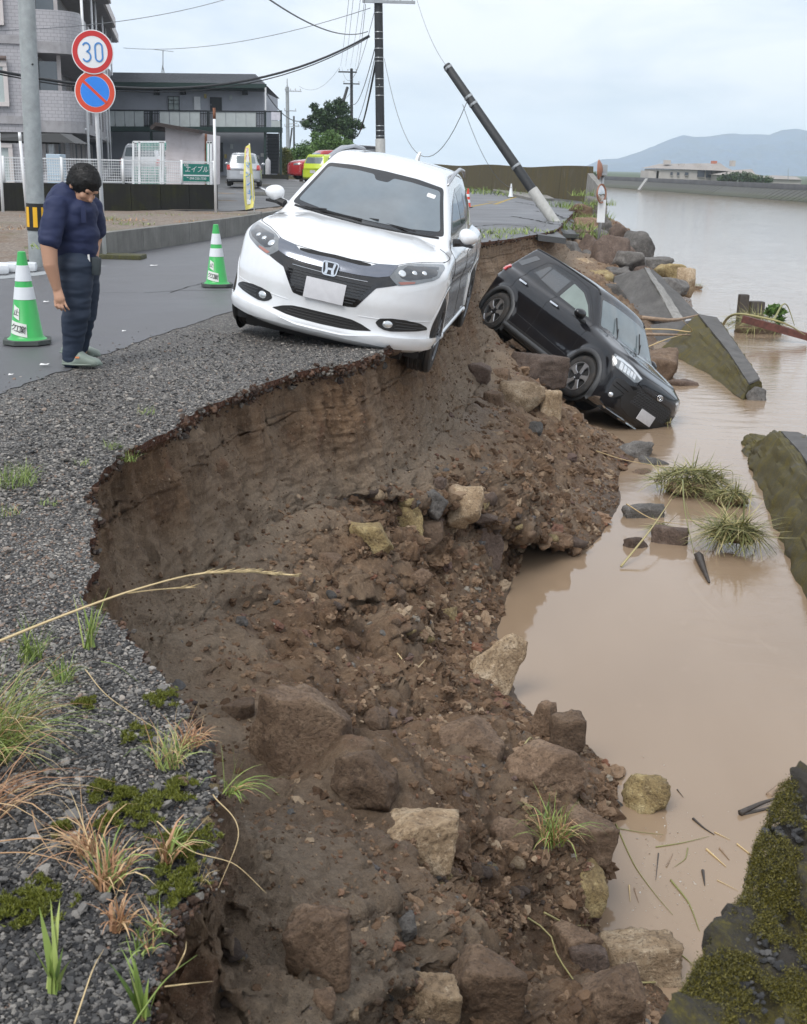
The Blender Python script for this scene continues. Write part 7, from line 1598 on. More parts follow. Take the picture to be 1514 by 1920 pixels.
rock(1245, 690, 80, 70, MUD, 'mud mound rising from the water behind the black car', pos=tuple(at(1240, 712, WATER_Z) + np.array([0, .3, .1])), lift=.35, dep=1.2); rock(1270, 705, 60, 30, RED, 'wet stones at the foot of the mud mound', pos=tuple(at(1275, 720, WATER_Z)), lift=.1)
# individually laid stones scattered on the slope
r2 = random.Random(21); cnt = 0; shared = []
for k in range(14):
    P_, F_ = rock_mesh(300 + k, (1, .85, .75), 9, 2, .12, .08); me = bpy.data.meshes.new('stone'); me.from_pydata([tuple(v) for v in P_], [], [tuple(map(int, f)) for f in F_]); me.polygons.foreach_set('use_smooth', [True] * len(me.polygons)); me.materials.append([MUD, MUD, RED, GRY, MUD, TAN, MUD, RED, MUD, YEL, MUD, MUD, GRY, RED][k]); shared.append(me)
while cnt < 230:
    px = r2.uniform(380, 1180); py = r2.uniform(700, 1915) if r2.random() < .9 else r2.uniform(560, 800); h_, nr = on_bank(px, py)
    if h_ is None or h_.z < WATER_Z + .03 or (nr.z < .35) or (px < 640 and py < 1080): continue
    d = (h_ - Vector((0, 0, EYE))).length; s = r2.choice([14, 16, 18, 22, 26, 30, 38, 46]) / F_PX * d
    k = r2.randrange(14); o = bpy.data.objects.new('stone', shared[k]); COL.objects.link(o); o.location = h_ + Vector((0, 0, s * .08)); o.scale = (s, s * r2.uniform(.7, 1), s * r2.uniform(.6, 1)); o.rotation_euler = (r2.uniform(-.5, .5), r2.uniform(-.5, .5), r2.uniform(0, 6.3))
    b_ = min(BANKR, key=lambda a: math.hypot(a[0] - px, a[1] - py)); dx, dy = px - b_[0], py - b_[1]; sz = 'tiny' if s * F_PX / d < 20 else ('small' if s * F_PX / d < 32 else 'fist-sized'); cn = {MUD: 'brown', RED: 'reddish', GRY: 'grey', TAN: 'tan', YEL: 'ochre'}[shared[k].materials[0]]
    tag(o, f"{sz} {cn} stone {('right of' if dx > 0 else 'left of') if abs(dx) > abs(dy) else ('below' if dy > 0 else 'above')} the " + ' '.join(b_[5].split()[:10]), 'stone', 'loose stones on the washed out slope'); cnt += 1
# angular rubble heaped at the point behind the black car
for q_ in range(190):
    px, py = r2.uniform(1035, 1215), r2.uniform(425, 580)
    if px > 1150 + (py - 425) * .8 or px < 1000 + (py - 440) * 1.0: continue
    Yr = float(np.interp(py, [390, 430, 470, 500, 550, 600], [48, 40, 36.5, 33.5, 30.5, 28.5])); p = Vector(atY(px, py, Yr)); s = r2.choice([14, 18, 24, 32, 40]) / F_PX * Yr; o = bpy.data.objects.new('rubble_stone', shared[[0, 3, 12, 2, 7][q_ % 5]]); COL.objects.link(o); o.location = p; o.scale = (s, s, s * .8); o.rotation_euler = (r2.uniform(-.6, .6), r2.uniform(-.6, .6), r2.uniform(0, 6.3))
    b_ = min(rub, key=lambda a: math.hypot(a[0] - px, a[1] - py)); dx, dy = px - b_[0], py - b_[1]; cn = ['brown', 'grey', 'dark grey', 'reddish', 'pale'][q_ % 5]
    tag(o, f"{['small', 'mid-sized', 'big'][min(2, int(s * F_PX / Yr / 16))]} {cn} rubble stone {('right of' if dx > 0 else 'left of') if abs(dx) > abs(dy) else ('below' if dy > 0 else 'above')} the " + ' '.join(b_[5].split()[:8]), 'stone', 'rubble behind the black car')
# ================================================================ broken lengths of the old river wall
def loft(name, secs, mat, parent=None, jitter=.0, sub=5, **tg):
    """secs: list of section outlines with equal point counts; roughened"""
    S_ = [np.array(s, float) for s in secs]; out = []
    for a, b in zip(S_[:-1], S_[1:]):
        for k in range(sub): out.append(a + (b - a) * k / sub)
    out.append(S_[-1]); n = len(out[0]); fine = []
    for s in out:
        f = []
        for i in range(n):
            a, b = s[i], s[(i + 1) % n]
            q = 14 if sub > 8 else 6
            for k in range(q): f.append(a + (b - a) * k / q)
        fine.append(f)
    V = np.array(fine); m = V.shape[1]; P = V.reshape(-1, 3); c = V.mean(1, keepdims=True); d = (V - c); d /= np.linalg.norm(d, axis=2)[:, :, None] + 1e-9
    if jitter: P = P + d.reshape(-1, 3) * (fbm(P * 3, 4) * jitter + fbm(P * 16, 3) * jitter * (.45 if sub > 8 else .15))[:, None]
    P = P.reshape(V.shape); 
    ii = np.arange(V.shape[0] * m).reshape(V.shape[0], m); F = [tuple(x) for x in np.stack([ii[:-1], np.roll(ii, -1, 1)[:-1], np.roll(ii, -1, 1)[1:], ii[1:]], -1).reshape(-1, 4)]
    V2 = list(P.reshape(-1, 3)); 
    for e, rev in ((0, False), (-1, True)):
        ce = P[e].mean(0); V2.append(ce); ci = len(V2) - 1; F += [((ii[e][(k + 1) % m], ii[e][k], ci) if rev else (ii[e][k], ii[e][(k + 1) % m], ci)) for k in range(m)]
    mb = MB(); mb.add(V2, F); return mb.build(name, mat, parent, auto=32, **tg)
M_mossw = concrete_material('mossy_river_wall', (.14, .13, .10), .50, (.105, .086, .018), scale=1.2); M_wallgrey = concrete_material('grey_river_wall', (.13, .125, .12), .0, scale=1.2); M_broken = concrete_material('broken_concrete', (.34, .33, .31), scale=2.)
def secA(Y, bx_, h, wtop, k=1.): b = np.array([bx_, Y, WATER_Z - .4]); return [b, b + [.02, 0, .4], b + [.30 * k, .0, .4 + h * .97], b + [.36 * k + .01, 0, .4 + h], b + [.36 * k + wtop, 0, .4 + h * .98], b + [1.0, 0, .3], b + [1.0, 0, 0]]
w = loft('river_wall', [secA(16.9, 4.93, .14, .05, .3), secA(16.0, 4.74, .20, .10, .5), secA(15.6, 4.66, .46, .30), secA(14., 4.40, .56, .5), secA(12, 4.05, .60, .5), secA(10.3, 3.74, .62, .5), secA(8.6, 3.42, .62, .5)], M_mossw, jitter=.06, sub=10, label='longest piece of fallen river wall with an olive mossy face at the right edge', cat='wall')
loft('wall_cap', [[np.array(s[3]) + [.03, 0, .004], np.array(s[4]) + [-.02, 0, .004], np.array(s[4]) + [-.02, 0, .03], np.array(s[3]) + [.03, 0, .03]] for s in (secA(15.45, 4.64, .47, .30), secA(14., 4.40, .56, .5), secA(12, 4.05, .60, .5), secA(10.3, 3.74, .62, .5), secA(8.7, 3.43, .62, .5))], M_wallgrey, w, jitter=.012)
pA = lambda L: [Vector(atY(x_, y_, Y_)) for x_, y_, Y_ in L]
nearS = pA([(1392, 765, 20.3), (1394, 748, 20.3), (1402, 722, 20.45), (1427, 713, 20.6), (1431, 752, 20.9), (1431, 770, 20.9)]); midS = pA([(1325, 715, 23.0), (1325, 702, 23.0), (1362, 660, 23.1), (1392, 662, 23.3), (1420, 712, 23.5), (1420, 730, 23.5)]); farS = pA([(1240, 665, 26.2), (1240, 652, 26.2), (1308, 592, 26.6), (1346, 598, 26.9), (1385, 650, 27.1), (1385, 668, 27.1)])
w = loft('river_wall', [[tuple(v) for v in s] for s in (nearS, midS, farS)], M_mossw, jitter=.06, sub=10, label='middle piece of fallen river wall pointing out into the flood', cat='wall')
loft('wall_cap', [[tuple(s[2] + Vector((.02, 0, .004))), tuple(s[3] + Vector((-.02, 0, .004))), tuple(s[3] + Vector((-.02, 0, .04))), tuple(s[2] + Vector((.02, 0, .04)))] for s in (nearS, midS, farS)], M_wallgrey, w, jitter=.01)
rock(1418, 742, 40, 34, GRY, 'rough broken end of the middle wall piece', name='broken_concrete', pos=tuple(atY(1417, 744, 20.4)), lift=.3, cat='concrete')
fr = pA([(1150, 520, 30.6), (1208, 502, 30.2), (1264, 600, 28.6), (1166, 596, 28.8)]); bk = pA([(1172, 512, 31.6), (1228, 508, 31.4), (1318, 596, 28.9), (1190, 596, 29.6)])
w = loft('wall_panel_slab', [[tuple(v) for v in fr], [tuple(v) for v in bk]], M_wallgrey, jitter=.05, label='dark upended wall panel with a torn pale edge among the rubble', cat='wall')
mb = MB(); e0, e1 = fr[1], fr[2]; e2, e3 = fr[1].lerp(bk[1], .45), fr[2].lerp(bk[2], .35); o_ = Vector((0, -.03, .03))
loft('torn_edge', [[tuple(a_.lerp(b_, t) + o_ + Vector((0, 0, .02 * math.sin(t * 40)))) for a_, b_ in ((e0, e1), (e2, e3))] + [tuple(a_.lerp(b_, t)) for a_, b_ in ((e2, e3), (e0, e1))] for t in np.linspace(0, 1, 9)], M_broken, w, jitter=.05, sub=3)
lw_ = pA([(1190, 612, 28.5), (1300, 600, 28.2), (1330, 640, 26.8), (1210, 665, 27.0)]); lb2 = [v + Vector((.0, .6, -.3)) for v in lw_]; loft('wall_footing', [[tuple(v) for v in lw_], [tuple(v) for v in lb2]], M_wallgrey, jitter=.03, label='low grey wall footing in the water behind the black car', cat='wall')
# the close mossy wall end at the lower right
Ln = [(1514, 1440, 2.25), (1468, 1470, 2.2), (1440, 1530, 2.12), (1418, 1585, 2.05), (1408, 1660, 1.98), (1375, 1700, 1.9), (1350, 1740, 1.84), (1318, 1790, 1.76), (1285, 1850, 1.68), (1262, 1905, 1.6), (1235, 1985, 1.5)]
secs = []
for (x_, y_, Y_) in Ln:
    a = atY(x_, y_, Y_); secs.append([a, a + [.10, -.22, -.02], a + [.5, -.45, .02], a + [1.1, .1, -.1], a + [1.1, .4, -1.2], a + [.05, .25, -1.3], a + [-.01, .05, -.35]])
M_nearm = concrete_material('near_moss_wall', (.048, .041, .033), .28, (.085, .070, .008), scale=2.6); nm = loft('near_wall_end', secs, M_nearm, jitter=.055, sub=14, label='dark pebbly wall end thick with moss close by at the lower right', cat='wall')
def in_near(n, r):
    k = r.integers(0, len(secs) - 1, n); t = r.random(n); S_ = np.array(secs); a = S_[k] * (1 - t)[:, None, None] + S_[k + 1] * t[:, None, None]; j = r.integers(-1, 2, n); u = r.random(n); jj = np.arange(n); return a[jj, j] * (1 - u)[:, None] + a[jj, j + 1] * u[:, None]
P_ = in_near(1300, r_); 
scatter('embedded_pebbles', P_ + np.array([.004, .004, -.006]), r_.uniform(.004, .011, len(P_)), r_.uniform(.0, .7, len(P_)) ** 1.8, M_st, subdiv=1, flat=.7, seed=31)
Pm = in_near(320000, r_); mk = fbm(Pm * 6, 4) - np.clip((Pm[:, 2] - .20) * 8, 0, 1) * .9 > -.24; Pm = Pm[mk]; Mm_near = leaf_material('moss_green', (.022, .021, .002), (.080, .070, .007), (.17, .145, .018))
def fuzz(name, P, size, mat, seed=0, up=.6, **tg):
    r = np.random.default_rng(seed); n = len(P); d = r.normal(size=(n, 3)) * [1, 1, .6] + [0, 0, up]; d /= np.linalg.norm(d, axis=1)[:, None]; s = np.cross(d, r.normal(size=(n, 3))); s /= np.linalg.norm(s, axis=1)[:, None]; L = size * r.uniform(.5, 1.4, n)[:, None]
    V = np.stack([P - s * L * .22, P + s * L * .22, P + d * L], 1).reshape(-1, 3); return mesh_np(name, V, np.arange(n * 3).reshape(-1, 3), mat, tg.pop('parent', None), attrs={'tone': np.repeat(np.clip(r.normal(.5, .25, n), 0, 1), 3)}, **tg)
fuzz('moss', Pm + r_.normal(0, .004, Pm.shape), .0042, Mm_near, 3, kind='stuff', parent=nm)
# ================================================================ moss, grass, reeds, driftwood
M_moss = leaf_material('moss_cushion', (.045, .055, .006), (.12, .135, .015), (.21, .22, .035))
M_grass = leaf_material('green_grass', (.085, .14, .028), (.19, .27, .055), (.36, .42, .13)); M_straw = leaf_material('reddish_dry_grass', (.20, .095, .045), (.42, .23, .12), (.60, .46, .25)); M_reed = leaf_material('drifted_reeds', (.10, .115, .035), (.24, .235, .085), (.48, .40, .20)); M_dry = leaf_material('dry_stem', (.40, .27, .12), (.58, .43, .22), (.70, .58, .34))
M_wood = M_('driftwood', (.30, .215, .15), .75, var=.3, scale=18, bump=.4); M_woodd = M_('dark_wet_wood', (.055, .045, .038), .55, var=.3, scale=16, bump=.4)
def blades(specs, seed=0):
    """specs: (base, direction, length, width, droop, tone). Returns curved, folded strips"""
    r = np.random.default_rng(seed); V = []; F = []; T = []
    for (b, d, L, w, droop, tone) in specs:
        b = np.array(b, float); d = np.array(d, float); d /= np.linalg.norm(d); s = np.cross(d, [0, 0, 1.]); s = s / (np.linalg.norm(s) + 1e-6) if np.linalg.norm(s) > 1e-3 else np.array([1., 0, 0]); n = 6; p = b.copy(); i0 = len(V); s = s * math.cos(droop * 3) + np.cross(s, d) * math.sin(droop * 3) * .3
        for k in range(n):
            t = k / (n - 1); ww = w * (1 - t ** 1.6) * .5 + .0002; V += [p - s * ww, p + s * ww]; T += [tone, tone]; d2 = d + np.array([0, 0, -1.]) * droop * t * 1.6; d2 /= np.linalg.norm(d2); p = p + d2 * L / (n - 1)
        F += [(i0 + 2 * k, i0 + 2 * k + 1, i0 + 2 * k + 3, i0 + 2 * k + 2) for k in range(n - 1)]
    return np.array(V), F, T
def tuft(base, n, L, spread, mat, label, name='grass_tuft', lean=(0, 0, 0), w=.006, droop=.5, seed=0, up=1., cat='grass', group=None, rad=.02, mix=None, tone=.5):
    r = np.random.default_rng(seed); sp = []
    for k in range(n):
        a = r.uniform(0, 2 * math.pi); e = r.uniform(0, 1) ** .7 * spread; d = (math.cos(a) * e + lean[0], math.sin(a) * e + lean[1], up + lean[2]); rr = rad * math.sqrt(r.random()); a2 = r.uniform(0, 6.28)
        sp.append(((math.cos(a2) * rr, math.sin(a2) * rr, 0), d, L * r.uniform(.45, 1.1), w * r.uniform(.6, 1.3), droop * r.uniform(.4, 1.5), float(np.clip(r.normal(tone, .25), 0, 1))))
    root = empty(name, tuple(base), label=label, cat=cat, group=group)
    if mix: k = int(n * (1 - mix[1])); V, F, T = blades(sp[k:], seed); mesh_np('dry_blades', V, F, mix[0], root, attrs={'tone': T}, kind=None)
    else: k = n
    V, F, T = blades(sp[:k], seed); mesh_np('blades', V, F, mat, root, attrs={'tone': T}); return root
G = lambda px, py: tuple(at(px, py, 0.0))
GS = [(20, 905, 240, .13, .9, M_grass, 'mossy green grass clump on the gravel at the left edge', (0, 0, 0), .004, .6, .14), (55, 1235, 70, .15, .7, M_grass, 'small green weed left of the long golden stem', (.2, 0, 0), .006, .5, .04), (168, 1215, 26, .20, .5, M_grass, 'bright upright green weed near the edge of the break', (.1, .2, 0), .008, .35, .02),
 (120, 1275, 50, .10, .8, M_grass, 'low spiky green weed on the gravel', (0, 0, 0), .006, .5, .03), (215, 840, 40, .07, 1.2, M_grass, 'tiny pale green sprouts above the break', (0, 0, 0), .005, .6, .06), (245, 865, 30, .09, 1., M_grass, 'small sprout hanging at the lip of the break', (.2, 0, 0), .006, .6, .03), (275, 775, 30, .06, 1.2, M_grass, 'faint pale sprouts on the verge', (0, 0, 0), .005, .6, .06), (150, 870, 26, .05, 1.2, M_grass, 'sparse sprouts in the middle of the gravel', (0, 0, 0), .004, .6, .05), (95, 945, 26, .05, 1.2, M_grass, 'thin sprouts right of the mossy clump', (0, 0, 0), .004, .6, .05), (10, 965, 40, .07, 1.2, M_grass, 'yellow green sprouts below the mossy clump', (0, 0, 0), .005, .6, .06),
 (430, 1490, 40, .13, .9, M_grass, 'green and red weed overhanging the slope', (.6, -.1, 0), .006, .7, .02), (100, 1860, 9, .17, .5, M_grass, 'broad-leaved green shoot at the bottom left', (0, 0, .2), .022, .25, .01), (270, 1905, 12, .14, .6, M_grass, 'broad green shoot at the bottom edge', (-.1, 0, .2), .018, .3, .01)]
for i, (px, py, n, L, spd, mt, lb, ln, w, dr, rd) in enumerate(GS): tuft(G(px, py), n, L, spd, mt, lb, lean=ln, w=w, droop=dr, seed=100 + i, rad=rd, mix=(M_straw, .15) if i > 4 and n > 30 else None)
tuft(at(-25, 1420, .0), 330, .36, .75, M_grass, 'large green grass tussock spilling in from the left edge', lean=(.55, -.1, .1), w=.0045, droop=.55, seed=7, rad=.07, mix=(M_straw, .22), tone=.6)
tuft(at(-30, 1530, .0), 60, .30, .7, M_straw, 'dry reddish grass below the large tussock', lean=(.8, .05, .0), w=.005, droop=.6, seed=8, rad=.05)
tuft(G(318, 1435), 110, .14, .9, M_grass, 'pale green tuft on the moss at the lip of the break', lean=(.1, .1, 0), w=.004, droop=.6, seed=9, rad=.035, mix=(M_straw, .35), tone=.7)
tuft(G(355, 1400), 60, .12, 1., M_straw, 'reddish dry tuft leaning over the lip of the break', lean=(.4, .1, 0), w=.006, droop=.7, seed=10, rad=.03)
tuft(G(205, 1660), 90, .15, .8, M_straw, 'rust coloured dry weed in the middle of the near gravel', lean=(0, .2, 0), w=.008, droop=.7, seed=11, rad=.03, mix=(M_grass, .25))
tuft(G(170, 1600), 60, .17, .9, M_straw, 'tangled dry grass above the rust coloured weed', lean=(-.5, .1, 0), w=.005, droop=.8, seed=12, rad=.03, tone=.65)
tuft(G(225, 1740), 50, .10, .9, M_straw, 'short rusty weed below the larger one', lean=(.1, 0, 0), w=.008, droop=.7, seed=13, rad=.02); tuft(G(315, 1620), 34, .15, .7, M_grass, 'blue green and rust weed right of the moss', lean=(.1, .1, 0), w=.008, droop=.7, seed=14, rad=.015, mix=(M_straw, .6)); tuft(G(295, 1745), 40, .08, 1., M_grass, 'little green and red weed near the lip of the break', w=.006, droop=.6, seed=15, rad=.02, mix=(M_straw, .5)); tuft(G(270, 1785), 30, .07, 1., M_grass, 'tiny rosette at the bottom of the near gravel', w=.006, droop=.6, seed=16, rad=.02, mix=(M_straw, .4)); tuft(G(385, 1655), 16, .12, .8, M_dry, 'few dry blades reaching over the slope', lean=(.5, 0, 0), w=.003, droop=.5, seed=17)
h_, n_ = on_bank(1035, 1600); gt = tuft(h_ + Vector((0, 0, .06)), 130, .30, .8, M_grass, 'green and red grass clump with its roots on the near shore', w=.009, droop=.75, seed=18, rad=.06, mix=(M_straw, .45)); 
for i, (px, py, L, lb) in enumerate([(1420, 1, 1, '')][:0]): pass
for i, (px, py, n, L, lb) in enumerate([(940, 440, 160, .20, 'yellow green grass along the far scarp top'), (905, 448, 90, .16, 'grass at the near corner of the far scarp'), (990, 437, 60, .18, 'grass at the far corner of the far scarp')]):
    p = at(px, py - 3, 0); tuft(p, n, L, 1.2, M_grass, lb, w=.03, droop=.6, seed=30 + i, rad=.7, tone=.6)
for i, (px, py, Yq, lb) in enumerate([(1100, 368, 52, 'weeds on the slumped verge before the levee wall'), (1085, 392, 46, 'second patch of weeds on the slumped verge'), (1112, 412, 41, 'weeds among the earth lumps'), (1048, 388, 50, 'weeds behind the leaning pole'), (1125, 385, 46, 'weeds under the traffic mirrors'), (1100, 445, 38, 'weeds beside the mirror post foot'), (1075, 430, 36, 'weeds at the broken asphalt lip')]):
    tuft(atY(px, py, Yq), 110, .42, 1.1, M_grass, lb, w=.04, droop=.6, seed=40 + i, rad=.7, tone=.4)
for i, px in enumerate((800, 850, 900, 960, 1010)): p = at(px, 354 + (px - 800) * .07, 0); p[1] *= 1.0; tuft(p, 150, .5, 1.3, M_grass, ['weeds at the far left foot of the levee wall', 'weeds at the left foot of the levee wall', 'weeds at the middle foot of the levee wall', 'weeds at the right foot of the levee wall', 'weeds near the broken end of the levee wall'][i], w=.06, droop=.6, seed=60 + i, rad=2.6, tone=.4)
# lot weeds
rr_ = random.Random(4)
for i in range(16):
    px, py = rr_.uniform(0, 470), rr_.uniform(402, 470); 
    if py > 480 - (px - 182) * .26 - 12 and px > 182: py = 405
    p = at(px, py, .3); tuft(p, 70, .10, 1.4, M_grass if i % 2 else M_straw, 'low patch of weeds on the dirt lot', w=.02, droop=.6, seed=80 + i, rad=.45, group='weed patches on the dirt lot', cat='weeds')
# long single stems
def stem(pts, r, mat, label, name='straw', cat='stem', group=None, tone=.5, awns=0, seed=0):
    P = np.array(pts, float); d = seg_param(P); t = np.linspace(0, d[-1], 26); c = interp_poly(t, d, P); mb = MB(); mb.tube([tuple(v) for v in c], [r * (1 - .75 * k / 25) for k in range(26)], 5)
    if awns:
        q = random.Random(seed)
        for k in range(awns):
            u = .62 + .36 * k / awns; p = Vector(tuple(np.array([np.interp(u * d[-1], t, c[:, j]) for j in range(3)]))); p2 = Vector(tuple(np.array([np.interp(min(1, u + .06) * d[-1], t, c[:, j]) for j in range(3)]))); dv = (p2 - p).normalized() * .035 + Vector((q.uniform(-.006, .006), q.uniform(-.006, .006), q.uniform(-.004, .01))); mb.tube([p, p + dv], [r * .7, r * .15], 4)
    o = mb.build(name, mat, None, smooth=True, label=label, cat=cat, group=group); a = o.data.attributes.new('tone', 'FLOAT', 'POINT'); a.data.foreach_set('value', np.full(len(o.data.vertices), tone, np.float32)); return o
stem([atY(-25, 1212, 2.3), atY(90, 1165, 2.4), atY(240, 1110, 2.5), atY(360, 1078, 2.6), atY(470, 1072, 2.7), atY(560, 1080, 2.8)], .0034, M_dry, 'long golden dry grass head reaching over the break', awns=60, tone=.7)
stem([atY(240, 1112, 2.5), atY(300, 1105, 2.55), atY(358, 1102, 2.6)], .002, M_dry, 'short side spike of the long golden stem', awns=10, tone=.6)
for i, (L, mt, lb) in enumerate([([(160, 1255), (215, 1315), (330, 1390)], M_dry, 'thin dry stem slanting above the moss'), ([(-20, 1580), (70, 1572), (150, 1590), (215, 1660)], M_straw, 'reddish stem curving in from the left edge'), ([(-20, 1600), (60, 1600), (150, 1625), (240, 1680)], M_straw, 'second reddish stem below it'), ([(60, 1520), (90, 1590), (130, 1640)], M_straw, 'drooping reddish leaf near the left edge'), ([(400, 1490), (445, 1580), (410, 1665)], M_dry, 'bent dry stem over the slope'), ([(295, 1540), (370, 1600), (440, 1620), (500, 1675)], M_dry, 'thin branching stem over the slope'), ([(250, 1920), (300, 1850), (370, 1790)], M_grass, 'pale forked seed stem at the bottom'), ([(140, 1920), (170, 1830), (195, 1780)], M_dry, 'upright dry stem at the bottom left'), ([(190, 1240), (230, 1255), (262, 1280)], M_grass, 'green blade lying toward the break'), ([(0, 1345), (70, 1349), (130, 1350)], M_grass, 'straight green blade from the left edge'), ([(310, 1850), (350, 1845), (400, 1840)], M_dry, 'side spike of the forked seed stem'), ([(330, 1820), (345, 1790), (350, 1765)], M_dry, 'upper spike of the forked seed stem')]):
    n_p = len(L); stem([np.array(at(x_, y_, .02 + .05 * math.sin(math.pi * k / (n_p - 1)))) for k, (x_, y_) in enumerate(L)], .0018, mt, lb, tone=.6)
# moss
def moss_patch(px, py, wpx, lb, n=3500, seed=0):
    c = at(px, py, 0); R_ = wpx / F_PX * (np.linalg.norm(c - [0, 0, EYE])) * .75; r = np.random.default_rng(seed); a = r.uniform(0, 6.28, n); q = np.sqrt(r.random(n)) * (1 + .25 * np.sin(a * 3 + seed) + .15 * np.sin(a * 7)); P = np.c_[np.cos(a) * q * R_, np.sin(a) * q * R_ * 1.25, np.zeros(n)]; m = fbm((P + c) * 28, 3) > -.35 + q * .45; P = P[m]; P[:, 2] = .004 + .012 * np.clip(1 - np.hypot(P[:, 0], P[:, 1]) / R_, 0, 1) + fbm((P + c) * 60, 2) * .003
    return fuzz('moss_cushion', P + c, .0085, M_moss, seed, up=1.2, label=lb, cat='moss')
for i, (px, py, w, lb) in enumerate([(275, 1512, 70, 'largest moss cushion near the lip of the break'), (190, 1482, 40, 'moss cushion left of the largest one'), (232, 1490, 30, 'small moss between the two upper cushions'), (70, 1695, 75, 'wide moss mat near the left edge'), (15, 1705, 50, 'moss at the very left edge of the gravel'), (305, 1312, 42, 'moss patch at the top of the dark gravel'), (160, 1322, 26, 'tiny moss spot above the tussock'), (345, 1590, 80, 'dark moss around the rust coloured weeds'), (330, 1660, 70, 'moss mat along the lip of the break'), (210, 1540, 40, 'moss below the upper cushions'), (260, 1380, 44, 'moss near the pale green tuft'), (110, 1560, 30, 'moss specks under the reddish stems'), (335, 1480, 50, 'moss under the pale green tuft')]): moss_patch(px, py, w, lb, 6000 if w > 60 else 3000, 200 + i)
# reeds drifted against the stones
def heap(px, py, wpx, n, lb, seed, zoff=.05, L=.4, mat=M_reed, Yo=0):
    c = at(px, py, WATER_Z); c[2] += zoff; W_ = wpx / F_PX * np.linalg.norm(c); r = np.random.default_rng(seed); sp = []
    for k in range(n):
        a = r.uniform(0, 6.28); q = math.sqrt(r.random()) * W_ * .45; hgt = max(0, 1 - (q / (W_ * .5)) ** 2) * W_ * .24; sp.append(((math.cos(a) * q, math.sin(a) * q * .7, hgt), (math.cos(a) * .35 + r.normal() * .8, math.sin(a) * .35 - .2 + r.normal() * .7, r.uniform(-.5, .55)), L * r.uniform(.3, 1.05), .017 * r.uniform(.5, 1.4), r.uniform(-.1, .7), float(np.clip(r.normal(.45, .35), 0, 1))))
    V, F, T = blades(sp, seed); root = empty('reed_heap', tuple(c), label=lb, cat='reeds'); mesh_np('reeds', V, F, mat, root, attrs={'tone': T})
    mb = MB(); rp, rf = rock_mesh(seed, (W_ * .9, W_ * .6, W_ * .28), 9, 3, .15); mb.add(rp, [tuple(map(int, f)) for f in rf]); mb.build('root_mass', M_rock_mud, root, smooth=True); return root
heap(1295, 922, 150, 1000, 'largest heap of drifted reeds in the water', 1, L=.42); heap(1368, 945, 75, 420, 'small reed heap right of the largest one', 2, L=.3); heap(1372, 1030, 105, 760, 'drooping tuft of drifted reeds nearest the mossy river wall', 3, L=.5, zoff=.14); heap(1418, 622, 110, 600, 'reeds caught round the snag far out in the river', 4, L=.8)
heap(1240, 1000, 40, 60, 'few reeds caught on the brick-like block', 5, L=.3); heap(1305, 542, 26, 60, 'weeds at the outer tip of the rubble', 6, L=.6); heap(1250, 800, 20, 40, 'straw caught under the nose of the black car', 7, L=.2)
def wline(L, z, r, mat, lb, name='reed_stalk', cat='stalk', grp=None, tone=.5): return stem([np.array(at(x_, y_, WATER_Z + zz)) for (x_, y_), zz in zip(L, z)], r, mat, lb, name=name, cat=cat, group=grp, tone=tone)
wline([(1165, 1062), (1215, 1000), (1260, 935)], (.02, .2, .3), .013, M_reed, 'thick pale stalk slanting down left from the largest reed heap', tone=.9); wline([(1280, 900), (1285, 960), (1302, 1040)], (.35, .25, .03), .012, M_reed, 'long green stalk hanging from the largest reed heap', tone=.4); wline([(1290, 882), (1340, 880), (1373, 884), (1374, 905)], (.45, .45, .45, .3), .008, M_reed, 'bent thin green stalk over the reed heaps'); wline([(1108, 842), (1170, 862), (1260, 878)], (.3, .1, .1), .008, M_dry, 'straw line stretched from the mud to the reeds')
wline([(1175, 945), (1230, 975), (1290, 985)], (.2, .2, .1), .008, M_dry, 'dry stalk across the long dark stone'); wline([(1340, 1000), (1310, 985), (1285, 940)], (.1, .15, .2), .008, M_reed, 'curved stalk between the reed heaps')
wline([(1204, 596), (1250, 600), (1312, 590)], (.55, .5, .5), .055, M_wood, 'brown driftwood trunk wedged behind the black car', 'driftwood', 'driftwood'); wline([(1200, 627), (1295, 628)], (.45, .4), .045, M_wood, 'pale straight driftwood pole below the brown trunk', 'driftwood', 'driftwood'); wline([(1200, 617), (1260, 618), (1290, 622), (1280, 600)], (.5, .5, .5, .9), .018, M_dry, 'thin bent stick behind the black car', 'stick', 'stick'); wline([(1205, 655), (1240, 640), (1290, 625)], (.3, .4, .4), .016, M_dry, 'crooked twig under the driftwood pole', 'stick', 'stick')
wline([(1310, 1042), (1320, 1068), (1330, 1092)], (.03, .03, .01), .05, M_woodd, 'short dark plank end sticking from the water', 'plank', 'driftwood')
for (x0, y0, x1, y1, lb) in ((1386, 562, 1390, 605, 'left dark post of the snag in the river'), (1412, 575, 1416, 604, 'right dark stump of the snag in the river')):
    b = Vector(at(x1, y1, WATER_Z)); t = Vector(atY(x0, y0, b.y)); w_ = 18 / F_PX * b.y; mb = MB(); mb.box((0, 0, (t.z - b.z) / 2), (w_ if x0 < 1400 else w_ * 1.5, w_, t.z - b.z + .3), bev=.06); o = mb.build('snag_post', M_woodd, None, auto=40, label=lb, cat='post'); o.location = b
b = at(1392, 597, WATER_Z + .5); b2_ = at(1516, 632, WATER_Z + .15); mb = MB(); mb.bar(b, b2_, .20, .16); mb.build('rusty_beam', M_('rusty_beam', (.11, .04, .03), .7, var=.4, scale=9), None, label='rust brown beam slanting into the river at the right edge', cat='beam')
